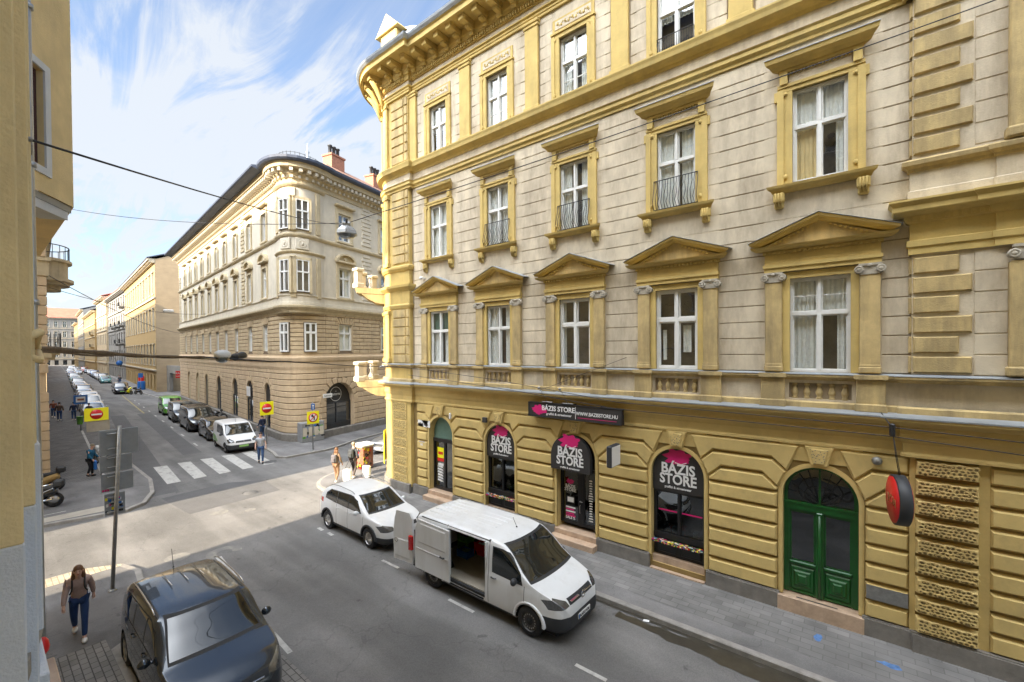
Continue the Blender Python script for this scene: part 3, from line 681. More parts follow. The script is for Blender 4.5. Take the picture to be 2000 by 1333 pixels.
volute_capital(2.2, 2.72, .27, 8.12, 8.40)
# first-floor aediculae
for x in ALLX[:6]:
    ww = .0 if x < .8 else .1
    a = ymb()
    for s_ in (-1, 1):
        u0, u1 = sorted((x+s_*.58, x+s_*.73)); a.box(u0, u1, -.02, .07+ww, 5.93, 8.32); 
    a.box(x-.58, x+.58, -.02, .07+ww, 8.17, 8.32); a.build('window_surround', 'yellow', YB)
    for s_ in (-1, 1):
        u0, u1 = sorted((x+s_*.735, x+s_*1.09)); p = ymb(); p.bevbox(u0, u1, 0, .13+ww, 6.10, 8.10, .012); p.bevbox(u0-.02, u1+.02, 0, .165+ww, 5.93, 6.07, .02); p.bevbox(u0-.01, u1+.01, 0, .15+ww, 6.07, 6.12, .01); p.build('pilaster', 'yellow_weathered', YB)
        volute_capital(u0, u1, .13+ww, 8.10, 8.34)
    e = ymb(); e.box(x-1.11, x+1.11, 0, .14+ww, 8.345, 8.45); e.box(x-1.13, x+1.13, 0, .17+ww, 8.45, 8.53); e.box(x-1.10, x+1.10, 0, .12+ww, 8.53, 8.78)
    for k in range(22): e.box(x-1.12+.103*k, x-1.06+.103*k, .12+ww, .2+ww, 8.78, 8.84)
    e.box(x-1.14, x+1.14, 0, .14+ww, 8.78, 8.86)
    # horizontal cornice with splayed profile
    pr = [(0, 8.86), (.2+ww, 8.86), (.3+ww, 8.90), (.34+ww, 8.955), (0, 8.98)]
    def hood(u0, u1, pr, mi=0):
        vs = []; 
        for sgn, uu in ((-1, u0), (1, u1)):
            for o, zz_ in pr: vs.append((uu+sgn*o*.8, o, zz_))
        n = len(pr); e.add(vs, [(i, (i+1) % n, (i+1) % n+n, i+n) for i in range(n)]+[tuple(range(n)), tuple(range(n, 2*n))], mi)
    hood(x-1.12, x+1.12, pr)
    # raking cornices + tympanum
    e.add([(x-1.15, .15+ww, 8.97), (x+1.15, .15+ww, 8.97), (x, .15+ww, 9.45), (x-1.15, .0, 8.97), (x+1.15, .0, 8.97), (x, .0, 9.45)], [(0, 1, 2), (3, 4, 1, 0), (1, 4, 5, 2), (0, 2, 5, 3)], 1)
    for s_ in (-1, 1):
        prof = [(.0, -.15), (.2+ww, -.14), (.24+ww, -.09), (.34+ww, -.055), (.36+ww, .0), (0, .02)]
        vs = []
        for uu, zb_ in ((x+s_*(1.12+.29+ww*.5), 9.06), (x, 9.58)):
            for o, dz in prof: vs.append((uu if uu == x else uu-s_*(.36+ww-o)*.7, o, zb_+dz+(0 if uu == x else (.36+ww-o)*.25)))
        n = len(prof); e.add(vs, [(i, (i+1) % n, (i+1) % n+n, i+n) for i in range(n)]+[tuple(range(n))], 0)
        vs = [(x+s_*1.44, 0, 9.09), (x+s_*1.44, .375+ww, 9.06), (x, .375+ww, 9.595), (x, 0, 9.62)]
        e.add(vs+[(a_, b_, c_+.008) for a_, b_, c_ in vs], [(0, 1, 2, 3), (4, 5, 6, 7), (0, 1, 5, 4), (1, 2, 6, 5), (0, 3, 7, 4)], 2)
        for k in range(8):
            t = .16+.09*k; e.box(x+s_*1.02*(1-t)-.02, x+s_*1.02*(1-t)+.025, .15+ww, .21+ww, 8.985+.45*t-.045, 8.985+.45*t-.005)
    e.build('pediment', ['yellow', 'yellow_weathered', 'zinc'], YB)
# second-floor surrounds
for x in ALLX[:6]:
    ww = .0 if x < .8 else .1
    a = ymb(); o, i_ = .80, .53
    for s_ in (-1, 1):
        u0, u1 = sorted((x+s_*i_, x+s_*o)); a.box(u0, u1, -.02, .07+ww, 10.45, 12.80); u0, u1 = sorted((x+s_*(i_+.17), x+s_*(o+.04))); a.box(u0, u1, 0, .10+ww, 10.45, 12.72)
        u0, u1 = sorted((x+s_*(o+.0), x+s_*(o+.10))); a.box(u0, u1, 0, .08+ww, 12.48, 12.70)
        a.ball((x+s_*.665, .09+ww, 12.6), .05, .03, .05, 8); a.ball((x+s_*.665, .09+ww, 10.62), .05, .03, .06, 8)
    a.box(x-o, x+o, -.02, .075+ww, 12.66, 12.82); a.box(x-o-.03, x+o+.03, 0, .105+ww, 12.76, 12.83)
    a.build('window_surround', 'yellow', YB)
    e = ymb(); e.box(x-.6, x+.6, 0, .05+ww, 12.83, 13.08, 1)
    for s_ in (-1, 1): u0, u1 = sorted((x+s_*.62, x+s_*.78)); e.box(u0, u1, 0, .14+ww, 12.83, 13.1)
    for k in range(17): e.box(x-.58+.07*k, x-.55+.07*k, .05+ww, .10+ww, 13.04, 13.1)
    e.box(x-.80, x+.80, 0, .12+ww, 13.1, 13.17); hood(x-.80, x+.80, [(0, 13.17), (.16+ww, 13.17), (.22+ww, 13.24), (.32+ww, 13.30), (.345+ww, 13.40), (0, 13.43)]); hood(x-.80, x+.80, [(0, 13.432), (.36+ww, 13.402), (.36+ww, 13.415), (0, 13.445)], 2)
    e.build('window_hood', ['yellow', 'cream', 'zinc'], YB)
    e = ymb(); hood(x-.86, x+.86, [(0, 10.25), (.1+ww, 10.25), (.14+ww, 10.31), (.22+ww, 10.35), (.24+ww, 10.41), (0, 10.45)])
    for s_ in (-1, 1):
        c_ = x+s_*.80; e.bevbox(c_-.12, c_+.12, 0, .17+ww, 10.02, 10.25, .03); e.bevbox(c_-.10, c_+.10, 0, .12+ww, 9.88, 10.04, .03); 
        for q_ in (-.06, 0, .06): e.tube([(c_+q_, .175+ww, 10.24), (c_+q_, .175+ww, 10.08), (c_+q_, .13+ww, 9.92)], .018, 6)
    e.build('window_sill', ['yellow'], YB)
# string between second and third floor
run('string_cornice', [(0, 13.72), (.06, 13.72), (.06, 13.80), (.13, 13.86), (.13, 13.95), (.17, 14.0), (.05, 14.06), (.0, 14.06)], 'yellow')
run('string_band', [(0, 14.06), (.035, 14.06), (.035, 14.36), (0, 14.36)], 'cream')
run('third_floor_cornice', [(0, 14.36), (.06, 14.36), (.08, 14.44), (.18, 14.5), (.28, 14.54), (.3, 14.64), (.33, 14.72), (.33, 14.76), (0, 14.82)], 'yellow')
# third floor surrounds and pilasters
for x in ALLX[:6]:
    ww = .0 if x < .8 else .1
    a = ymb(); o, i_ = .78, .52
    for s_ in (-1, 1):
        u0, u1 = sorted((x+s_*i_, x+s_*o)); a.box(u0, u1, -.02, .07+ww, 14.8, 17.0); u0, u1 = sorted((x+s_*(i_+.16), x+s_*(o+.03))); a.box(u0, u1, 0, .10+ww, 14.8, 16.95)
        a.ball((x+s_*.68, .08+ww, 16.82), .055, .03, .055, 8); a.ball((x+s_*.68, .09+ww, 14.98), .05, .04, .08, 8)
    a.box(x-o, x+o, -.02, .075+ww, 16.86, 17.0); a.box(x-o-.05, x+o+.05, 0, .12+ww, 17.0, 17.07); a.box(x-o, x+o, 0, .05+ww, 17.07, 17.52)
    a.raised(rect(x-.68, x+.68, 17.14, 17.46), .05+ww, .02, .02, mi=1)
    for k in range(9):
        c_ = x-.56+.14*k; a.ball((c_, .075+ww, 17.30+.03*(-1)**k), .045, .02, .05, 8, mi=0); a.ball((c_+.05, .075+ww, 17.3-.035*(-1)**k), .03, .018, .03, 6, mi=0)
    a.build('window_surround', ['yellow', 'cream'], YB)
for x in [q-1.64 for q in WX]:
    p = ymb(); p.bevbox(x-.28, x+.28, 0, .11, 14.95, 17.68, .012); p.bevbox(x-.33, x+.33, 0, .15, 14.8, 14.97, .02); p.bevbox(x-.32, x+.32, 0, .15, 17.68, 17.78, .015); p.bevbox(x-.35, x+.35, 0, .19, 17.78, 17.9, .02); p.build('pilaster', 'yellow', YB)
run('architrave', [(0, 17.9), (.09, 17.9), (.09, 17.98), (.12, 18.0), (.12, 18.07), (.18, 18.10), (.18, 18.14), (0, 18.14)], 'yellow')
run('frieze', [(0, 18.14), (.05, 18.14), (.05, 18.44), (0, 18.44)], 'cream')
run('cornice_soffit', [(0, 18.42), (.12, 18.42), (.12, 18.6), (.18, 18.62), (.2, 18.72), (.24, 18.76), (.24, 19.06), (.9, 19.06), (.9, 19.02), (1.02, 19.02), (1.02, 19.2), (1.08, 19.24), (0, 19.3)], 'yellow')
run('gutter', [(.98, 19.245), (1.10, 19.245), (1.17, 19.33), (1.20, 19.40), (1.17, 19.42), (1.0, 19.42), (.98, 19.3)], 'zinc')
run('roof', [(1.0, 19.41), (.0, 19.9), (-5, 22.3), (-5, 19), (0, 19.2)], 'slate')
dn = ymb(); x = -15.5
while x < 6: dn.box(x, x+.06, .12, .19, 18.45, 18.58); x += .115
# dentils round the tower
def onarc(a, r): return (TC[0]+r*math.cos(R(a)), TC[1]+r*math.sin(R(a)))
def arcbox(mb, a, da, r0, r1, z0, z1, mi=0):
    p = [onarc(a-da, r0), onarc(a+da, r0), onarc(a+da, r1), onarc(a-da, r1)]
    mb.add([(x_, y_, z_) for z_ in (z0, z1) for x_, y_ in p], [(0, 1, 2, 3), (4, 5, 6, 7), (0, 1, 5, 4), (1, 2, 6, 5), (2, 3, 7, 6), (3, 0, 4, 7)], mi)
dn.T = None
a = -92
while a > -200: arcbox(dn, a, .95, TR+.1, TR+.2, 18.45, 18.58); a -= 3.3
for k in range(11): dn.box(-17.0+.115*k, -16.94+.115*k, D-.18-.19, D-.18-.12, 18.45, 18.58)
dn.build('dentils', 'yellow', YB)
def modillion(mb, T):
    old = mb.T; mb.T = T
    mb.bevbox(-.13, .13, .2, .86, 18.84, 19.03, .015); mb.bevbox(-.15, .15, .2, .89, 19.0, 19.065, .01); mb.bevbox(-.11, .11, .2, .55, 18.72, 18.86, .04)
    mb.bevbox(-.12, .12, .2, .32, 18.6, 18.84, .03); mb.T = old
x = -15.2
while x < 6:
    q = MB(); modillion(q, frame((x, D), 0, -1)); q.build('modillion', 'yellow', YB); x += .70
for xx in (-15.9, -16.6): q = MB(); modillion(q, frame((xx, D-.18), 0, -1)); q.build('modillion', 'yellow', YB)
for k in range(6):
    a = -102-17*k; c, s_ = math.cos(R(a)), math.sin(R(a)); ox, oy = onarc(a, TR)
    Tm = lambda p, c=c, s_=s_, ox=ox, oy=oy: (ox-s_*p[0]+c*p[1], oy+c*p[0]+s_*p[1], p[2])
    q = MB(); modillion(q, Tm); q.T = Tm
    q.tube([(0, .72, 18.86), (0, .5, 18.6), (0, .3, 18.2), (0, .16, 17.75)], .1, 8, taper=[.11, .12, .10, .06])
    q.build('modillion', 'yellow', YB)
# --- tower
tw = MB(); tp = [(-15.72, D), (-15.72, D-.18), (-17.0, D-.18)]+[onarc(a, TR+.02) for a in range(-90, -181, -5)][1:]+[(TC[0]-TR-.02, 45)]
tw.sweep(tp, [(0, .4), (0, 19.3)]); tw.build('tower_wall', 'yellow', YB)
tr_ = MB(); tr_.T = frame((0, D-.18), 0, -1); tr2_ = MB(); tr2_.T = tr_.T; zt_ = 5.93
for k in range(9):
    v_ = MB(); v_.T = frame((0, D-.18), 0, -1); vermic(v_, -16.95, -15.98, .0, zc[k], zc[k+1], 40+k, base=.05); v_.build('vermiculated_block', ['vermicular', 'pit'], YB)
k = 0
while zt_ < 17.6:
    if not (8.35 < zt_ < 10.2) and not (13.6 < zt_ < 14.7): tr_.raised(rect(-16.9, -16.0, zt_+.012, zt_+.398), 0, .05, .03); tr2_.raised(rect(-15.96, -15.74, zt_+.012, zt_+.398), 0, .05, .03)
    zt_ += .41
tr_.build('tower_courses', 'yellow_weathered', YB); tr2_.build('tower_edge_courses', 'yellow_weathered', YB)
tpath = tp[:-1]+[tp[-1]]
run('tower_moulding', [(0, 8.42), (.05, 8.42), (.1, 8.55), (.08, 8.6), (.03, 8.62), (.03, 9.2), (.1, 9.25), (.22, 9.35), (.24, 9.45), (0, 9.5)], 'yellow', tp)
run('tower_moulding', [(0, 10.1), (.06, 10.12), (.13, 10.22), (.14, 10.3), (0, 10.38)], 'yellow', tp)
for zb, h in ((6.0, 2.3), (10.4, 3.2), (14.8, 3.0)):
    for a in (-100, -140, -180):
        q = MB(); n = 4
        for kk in range(n): arcbox(q, a-4.5+3*kk, 1.5, TR+.02, TR+.13, zb, zb+h)
        arcbox(q, a, 7.5, TR, TR+.18, zb-.02, zb+.15); arcbox(q, a, 7.5, TR, TR+.18, zb+h-.1, zb+h+.05); q.build('pilaster', 'yellow', YB)
    for a in (-120, -160):
        q = MB()
        for kk in range(6): arcbox(q, a-7.5+3*kk, 1.5, TR+.02, TR+.06, zb+.1, zb+h-.3)
        q.build('window', 'carglass', YB)
for zb in (17.2, 13.0):
    for a in (-160, -180): q = MB(); ox, oy = onarc(a, TR+.2); q.ball((ox, oy, zb), .2, .2, .3, 10); q.ball((ox, oy, zb-.3), .12, .12, .3, 8); q.build('corbel', 'yellow', YB)
# balconies on the bow
def balcony(z0, R1, name):
    b = empty(name, (TC[0]-1.5, TC[1]-1.5, z0), None, None); b.parent = YB; b.location = Vector((TC[0]-1.5, TC[1]-1.5, z0))-Vector(YB.location)
    s_ = MB(); c = (TC[0]-.35, TC[1]-.35)
    pa = [(c[0]+(R1-.55)*math.cos(R(a)), c[1]+(R1-.55)*math.sin(R(a))) for a in range(-112, -190, -6)]
    s_.sweep(pa, [(-1.8, z0), (0, z0), (.08, z0+.05), (.1, z0+.14), (.14, z0+.2), (.14, z0+.26), (-1.8, z0+.26)]); s_.sweep(pa, [(-1.5, z0-.5), (-.75, z0-.42), (-.4, z0-.25), (-.1, z0-.02), (-1.5, z0-.02)])
    s_.build('balcony_slab', 'yellow_weathered', b)
    for i in (1, 5, 9):
        p = pa[i]; q = MB(); q.bevbox(p[0]-.2, p[0]+.2, p[1]-.2, p[1]+.2, z0+.26, z0+.5, .03); q.bevbox(p[0]-.15, p[0]+.15, p[1]-.15, p[1]+.15, z0+.48, z0+1.05, .02); q.bevbox(p[0]-.21, p[0]+.21, p[1]-.21, p[1]+.21, z0+1.05, z0+1.2, .03); q.build('pedestal', 'sand_light', b)
    q = MB()
    for i in range(1, 9):
        a_, b_ = Vector(pa[i]), Vector(pa[i+1])
        for zz_ in (z0+.34, z0+1.1): q.tube([(*a_, zz_), (*b_, zz_)], .016, 6)
        for t in (0, .33, .66):
            p = a_.lerp(b_, t); q.tube([(*p, z0+.26), (*p, z0+1.1)], .011, 5)
        m_ = a_.lerp(b_, .5); d_ = (b_-a_).normalized()
        q.tube([(m_.x+d_.x*.1*math.cos(t), m_.y+d_.y*.1*math.cos(t), z0+.7+.12*math.sin(t)) for t in [k_*math.pi/5 for k_ in range(11)]], .01, 5)
    q.build('iron_railing', 'iron', b)
balcony(4.80, 3.05, 'balcony'); balcony(9.2, 3.05, 'balcony')
# attic gablet and dome over the bow
at = MB(); ax, ay = TC[0]-.2, TC[1]-.5
at.bevbox(ax-.9, ax+.9, ay-.9, ay+.9, 19.3, 20.1, .05); at.bevbox(ax-.6, ax+.6, ay-1.2, ay-.7, 19.4, 21.3, .05); at.poly_ext([(ax-.85, 21.3), (ax+.85, 21.3), (ax, 22.1)], ay-1.3, ay-.6, 'xz'); at.build('attic_gable', 'yellow', YB)
at = MB(); at.lathe([(1.9, 19.3), (1.9, 20.2), (1.6, 21.0), (1.1, 21.7), (.5, 22.1), (0, 22.2)], (TC[0], TC[1], 0)); at.build('dome', 'zinc', YB)

# --- windows
def window(x, z0, x0, x1, z1, T, root, style='cross', transom=.62, curtain=None, glass='glass', frame_m='whiteframe', wd=-.17, fw=.05):
    q = MB(); q.T = T; h = z1-z0; zt = z0+h*transom
    q.box(x0, x0+fw, wd, wd+.09, z0, z1); q.box(x1-fw, x1, wd, wd+.09, z0, z1); q.box(x0+fw, x1-fw, wd, wd+.09, z1-fw, z1); q.box(x0+fw, x1-fw, wd, wd+.10, z0, z0+fw)
    q.box(x0+fw, x1-fw, wd, wd+.10, zt-fw*.8, zt+fw*.8)
    m = (x0+x1)/2
    q.box(m-fw*.8, m+fw*.8, wd+.001, wd+.11, z0+fw, zt-fw*.8); q.box(m-fw*.6, m+fw*.6, wd+.001, wd+.105, zt+fw*.8, z1-fw)
    s_ = fw*.6
    for a, b in ((x0+fw, m-fw*.7), (m+fw*.7, x1-fw)):
        for c, d in ((z0+fw, zt-fw*.8), (zt+fw*.8, z1-fw)):
            q.box(a, a+s_, wd+.01, wd+.06, c, d); q.box(b-s_, b, wd+.01, wd+.06, c, d); q.box(a+s_, b-s_, wd+.01, wd+.06, d-s_, d); q.box(a+s_, b-s_, wd+.01, wd+.06, c, c+s_)
            if style == 'bars' and c > zt-.1 or style == 'lowbars' and c < zt: q.box(a+s_, b-s_, wd+.012, wd+.05, (c+d)/2-.01, (c+d)/2+.01)
    w_ = q.build('window', frame_m, root)
    g_ = MB(); g_.T = T; g_.add([(x0+fw*.5, wd+.03, z0+fw*.5), (x1-fw*.5, wd+.03, z0+fw*.5), (x1-fw*.5, wd+.03, z1-fw*.5), (x0+fw*.5, wd+.03, z1-fw*.5)], [(0, 1, 2, 3)]); g_.build('pane', glass, w_, base=rootloc(root))
    if curtain:
        c_ = MB(); c_.T = T; rn = random.Random(int(abs(x)*100)+int(z0*10))
        for (f0, f1, top, bot, mm) in curtain:
            a, b = x0+.03+(x1-x0-.06)*f0, x0+.03+(x1-x0-.06)*f1; n = max(4, int((b-a)/.03)); c0 = z0+.04+(h-.08)*bot; c1 = z0+.04+(h-.08)*top; vs = []
            for i in range(n+1):
                xx = a+(b-a)*i/n; yy = wd-.06+.018*math.sin(i*1.9+rn.random()); vs += [(xx, yy, c0), (xx, yy, c1)]
            c_.add(vs, [(2*i, 2*i+2, 2*i+3, 2*i+1) for i in range(n)], mm)
        c_.build('curtain', ['curtain', 'curtain_green', 'plaster_yellow'], w_, base=rootloc(root))
    return w_
FULL = [(0, 1, 1, 0, 0)]; SIDES = [(0, .32, 1, 0, 0), (.68, 1, 1, 0, 0)]; LEFT = [(0, .5, 1, 0, 0)]
c1f = [[(0, .52, 1, 0, 0), (.80, 1, 1, 0, 0), (0, 1, 1, .64, 0)], [(.62, .82, .55, .2, 0), (.1, .2, .5, .1, 0)], [(0, .12, 1, 0, 0)], SIDES, [(0, .45, .6, 0, 0), (.62, .85, .6, 0, 0), (0, 1, 1, .62, 1)]]
c2f = [[(0, 1, 1, .66, 0), (0, .5, .64, 0, 2), (.8, 1, .64, 0, 0)], [(0, .47, 1, 0, 0), (.6, 1, 1, 0, 0)], SIDES, [(0, .3, 1, 0, 0), (.55, 1, 1, 0, 0)], FULL]; c3f = [FULL, [(0, 1, .9, .5, 0)], SIDES, FULL, [(0, 1, 1, .5, 0)]]
for i, x in enumerate(ALLX[:6]):
    j = min(i, 4)
    a, b, c, d = win1[x]; window(x, c, a, b, d, YT, YB, 'bars' if i == 0 else 'cross', .62, c1f[j], wd=-.12, fw=.065 if i in (1, 2) else .05)
    a, b, c, d = win2[x]; window(x, c, a, b, d, YT, YB, 'cross', .60, c2f[j], wd=-.13)
    a, b, c, d = win3[x]; window(x, c, a, b, d, YT, YB, 'lowbars' if i in (2, 3) else 'cross', .60, c3f[j])
def basket(x, z0, w_, h, bulge, flat=False):
    q = ymb(); n = 15
    for k in range(n+1):
        t = k/n; xx = x-w_+2*w_*t; 
        if flat: q.tube([(xx, .05, z0), (xx, .05, z0+h)], .008, 5); continue
        wv = .02*math.sin(k*2.1)
        q.tube([(xx, .09, z0+h), (xx+wv, .10, z0+h*.75), (xx-wv, .10+bulge*.5, z0+h*.45), (xx+wv*.5, .10+bulge, z0+h*.18), (xx, .11, z0)], .009, 5)
    for zz_ in (z0, z0+h): q.tube([(x-w_, -.05, zz_), (x-w_, .09, zz_), (x+w_, .09, zz_), (x+w_, -.05, zz_)], .013, 6)
    for s_ in (-1, 1):
        for yy in (0, .045): q.tube([(x+s_*w_, yy, z0), (x+s_*(w_+.03), yy, z0+h*.5), (x+s_*w_, yy, z0+h)], .008, 5)
    q.build('window_railing', 'iron', YB)
for i in (1, 2, 3): basket(WX[i], 10.47, .60, .82, .13)
basket(WX[1], 14.86, .5, .42, 0, True)

# --- text helper
def text(name, s, size, T3, mats, parent=None, ext=.004, bold=0., align='CENTER', shear=0, sx=1., loc=None):
    c = bpy.data.curves.new(name, 'FONT'); c.body = s; c.size = size; c.extrude = ext; c.offset = bold; c.align_x = align; c.align_y = 'CENTER'; c.shear = shear; c.resolution_u = 3
    c.space_character = 1.0
    t = bpy.data.objects.new(name, c); COL.objects.link(t)
    dg = bpy.context.evaluated_depsgraph_get(); me = bpy.data.meshes.new_from_object(t.evaluated_get(dg)); bpy.data.objects.remove(t); bpy.data.curves.remove(c)
    me.transform(Matrix.Diagonal((sx, 1, 1, 1))); me.name = name; me.materials.clear(); me.materials.append(M[mats])
    o = bpy.data.objects.new(name, me); COL.objects.link(o)
    me.transform(T3)
    if parent is not None: o.parent = parent; me.transform(Matrix.Translation(-rootloc(parent)))
    return o
def onwall(x, y, z): return Matrix.Translation((x, y, z)) @ Matrix.Rotation(R(90), 4, 'X')
def facing(x, y, z, deg):  # text facing direction deg (0 = +x)
    return Matrix.Translation((x, y, z)) @ Matrix.Rotation(R(deg+90), 4, 'Z') @ Matrix.Rotation(R(90), 4, 'X')
def splash(mb, cx, cz, s, seed, T=None, mi=0, w=0):
    rnd = random.Random(seed); pts = []
    for k in range(26):
        t = 2*math.pi*k/26; r = s*(.62+.30*abs(math.sin(3.5*t+.4))+rnd.uniform(-.12, .22)); pts.append((cx+1.25*r*math.cos(t), cz+.72*r*math.sin(t)))
    tris = tessellate_polygon([[Vector((*p, 0)) for p in pts]]); mb.add([(a, w, b) for a, b in pts], [tuple(t) for t in tris], mi)
# --- shopfronts in the arches
def arch_pts(x, r, z0, zs, n=16): return arch(x, r, z0, zs, n)
def storelogo(x, z, s, y, parent):
    """magenta splash with BÁZIS STORE lettering"""
    q = ymb(); splash(q, x-.02*s, z+.62*s, .42*s, 11, w=D-y); splash(q, x+.05*s, z+.50*s, .30*s, 12, w=D-y+.001); q.build('splash_logo', 'magenta', parent)
    q = ymb(); q.tube([(x-.1*s, D-y+.004, z+.40*s), (x+.12*s, D-y+.004, z+.36*s), (x+.3*s, D-y+.004, z+.44*s)], .012*s, 5); q.build('logo_stroke', 'white', parent)
    text('lettering', 'BÁZIS', .50*s, onwall(x, y-.006, z+.16*s), 'white', parent, bold=.013*s, sx=.92)
    text('lettering', 'STORE', .50*s, onwall(x, y-.006, z-.22*s), 'white', parent, bold=.013*s, sx=.86)
    text('lettering', 'graffiti & streetwear', .115*s, onwall(x, y-.006, z-.50*s), 'white', parent, bold=.002*s, sx=1.0)
def signpanel(x, zlo, y, r=AW-.015, label=None):
    o = empty('shop_sign', (x, y, zlo), label, 'shop sign', 'arched shop signs'); q = ymb(); n = 20
    pts = [(x-r, zlo), (x+r, zlo)]+[(x+r*math.cos(math.pi*i/n), ZS+r*math.sin(math.pi*i/n)) for i in range(n+1)]
    q.poly_ext(pts, D-y-.03, D-y, 'xz'); q.build('sign_board', 'charcoal', o); storelogo(x, (zlo+ZS+r)/2-.10, .80, y-.002, o); return o
i = 1; x = WX[1]
signpanel(x, 2.42, D+.06, label='black arched shop sign above the shop window right of the shop door')
x = WX[3]; signpanel(x, 2.42, D+.06, label='black arched shop sign over the window left of the shop door')
def shopfront(x, name='shop_window', graffiti=True, stripe=False):
    o = empty(name, (x, D, .5), None, None); o.parent = YB; o.location = Vector((x, D, .5))-Vector(YB.location)
    q = ymb(); r = AW-.01
    for a, b in ((x-r, x-r+.07), (x+r-.07, x+r), (x-.04, x+.04)): q.box(a, b, -.26, -.14, 1.15, 2.42)
    q.box(x-r+.07, x+r-.07, -.26, -.145, 2.34, 2.42); q.box(x-r, x+r, -.26, -.12, 1.0, 1.15); q.box(x-r, x+r, -.26, -.15, .5, 1.0)
    for a in (x-r+.1, x+.06): q.raised(rect(a, a+.56, .58, .94), -.15, .03, .03)
    q.build('frame', 'black', o)
    g_ = ymb(); g_.box(x-r+.05, x+r-.05, -.21, -.205, 1.1, 2.38); g_.build('pane', 'glass_dark', o)
    if stripe:
        s_ = ymb(); s_.box(x-r+.12, x-.07, -.202, -.199, 1.78, 1.82); s_.box(x+.07, x+r-.1, -.202, -.199, 1.78, 1.82); s_.build('magenta_stripe', 'magenta', o)
    k = ymb(); cols = ['sign_red', 'white', 'sign_blue', 'magenta', 'paint_green', 'black', 'sign_yellow']; rn = random.Random(int(-x*10))
    k.box(x-r, x+r, -.12, .05, .90, .96, 5)
    for _ in range(170):
        a = x-r+rn.random()*(2*r-.06); b = -.11+rn.random()*.15; s2 = .012+rn.random()*.022; k.box(a, a+s2*2, b, b+s2, .962+rn.random()*.0005, .964+rn.random()*.012, rn.randrange(7)); 
        a = x-r+rn.random()*(2*r-.06); k.box(a, a+s2*1.6, .051, .054+rn.random()*.002, .90+rn.random()*.04, .92+rn.random()*.04, rn.randrange(7))
    k.build('painted_ledge', cols, o)
    # goods seen low in the window
    k = ymb()
    for _ in range(26):
        a = x-r+.1+rn.random()*(2*r-.3); h_ = .08+rn.random()*.22; k.bevbox(a, a+.06+rn.random()*.1, -.45-rn.random()*.4, -.35+rn.random()*.05, 1.05, 1.05+h_, .01, rn.choice([0, 1, 5, 5, 5, 6, 2, 1]))
    k.build('window_display', cols, o)
    b = ymb(); b.box(x-r, x+r, -.3, -.02, .0, .5); b.box(x-r-.03, x+r+.03, -.3, .13, .0, .16); b.build('base_step', 'marble', o)
    return o
shopfront(WX[1], stripe=True); shopfront(WX[3])
# shop door with canopy-like sign
x = WX[2]; sg = signpanel(x-.13, 2.50, D-.17, r=.74, label='curved black shop sign standing proud above the glazed shop door')
q = ymb(); n = 14; pts = [(x-.13+.74*math.cos(math.pi*i/n), ZS+.74*math.sin(math.pi*i/n)) for i in range(n+1)]; pts = [(x+.61, 2.5)]+pts+[(x-.87, 2.5)]
q.reveal(pts, .17, .0, closed=False); q.build('sign_edge', 'plastic_dark', sg)
def door_root(name, x, z=.5, label=None):
    o = empty(name, (x, D-.0, z), None, None); o.parent = YB; o.location = Vector((x, D, z))-Vector(YB.location); return o
dr = door_root('shop_door', x); q = ymb(); r = AW-.01
q.poly_ext(arch(x, r, 2.35, ZS, 16)[0:2]+arch(x, r, 2.35, ZS, 16)[2:], -.30, -.27, 'xz')
for a, b in ((x-r, x-r+.08), (x+r-.08, x+r), (x-.05, x+.13)): q.box(a, b, -.3, -.2, .62, 2.55)
q.box(x-r+.08, x+r-.08, -.3, -.205, 2.45, 2.55); q.box(x-r+.08, x+r-.08, -.3, -.205, .62, .72); q.box(x+.13, x+.2, -.3, -.21, .72, 2.45); q.build('door_frame', 'black', dr)
g_ = ymb(); g_.box(x-r+.08, x-.05, -.25, -.245, .72, 2.45); g_.box(x+.2, x+r-.08, -.25, -.245, .72, 2.45); g_.build('pane', 'glass_dark', dr)
rn = random.Random(4); q = ymb()
splash(q, x-.37, 2.02, .13, 5, w=-.24, mi=0); q.box(x-.5, x-.2, -.242, -.239, 1.30, 1.52, 1); q.box(x-.47, x-.23, -.238, -.236, 1.33, 1.49, 2)
for k in range(5): q.box(x-.54, x-.17-.05*(k % 2), -.242, -.239, .84+.07*k, .89+.07*k, [0, 0, 2, 0, 2][k])
for k in range(17):
    z_ = 2.15-.083*k; w_ = .05+.04*rn.random(); q.poly_ext([(x+.42-w_, z_), (x+.42+w_, z_+.01), (x+.42+w_*.6, z_+.045), (x+.42-w_*.8, z_+.04)], -.242, -.239, 'xz', 2)
q.build('stickers', ['magenta', 'charcoal', 'white'], dr)
text('lettering', 'BÁZIS', .15, onwall(x-.36, D+.236, 1.86), 'white', dr, bold=.003); text('lettering', 'STORE', .15, onwall(x-.36, D+.236, 1.74), 'white', dr, bold=.003); text('lettering', 'SALE %', .12, onwall(x-.36, D+.236, .79), 'white', dr, bold=.002)
q = ymb(); q.tube([(x+.06, -.18, 1.45), (x+.06, -.13, 1.45), (x+.17, -.13, 1.45)], .012, 6); q.tube([(x+.05, -.19, 1.05), (x+.05, -.15, 1.06), (x+.05, -.15, 1.3), (x+.05, -.19, 1.31)], .01, 6); q.build('door_handle', 'rim', dr)
def steps(x, n, w_=AW+.08, m='marble'):
    for k in range(n):
        q = ymb(); h = .5-.02-(.17*k); q.bevbox(x-w_-.02, x+w_+.02, -.42 if k == 0 else -.1, (.10 if n > 1 else .14)+.30*k, .02, h, .012); q.build('door_step', m, YB)
steps(WX[2], 2); steps(WX[4], 2, AW+.02); steps(WX[0], 1)
q = ymb(); q.box(WX[0]-.45, WX[0]+.35, .0, .05, .48, .4815); q.build('boot_scraper_slot', 'iron', YB)
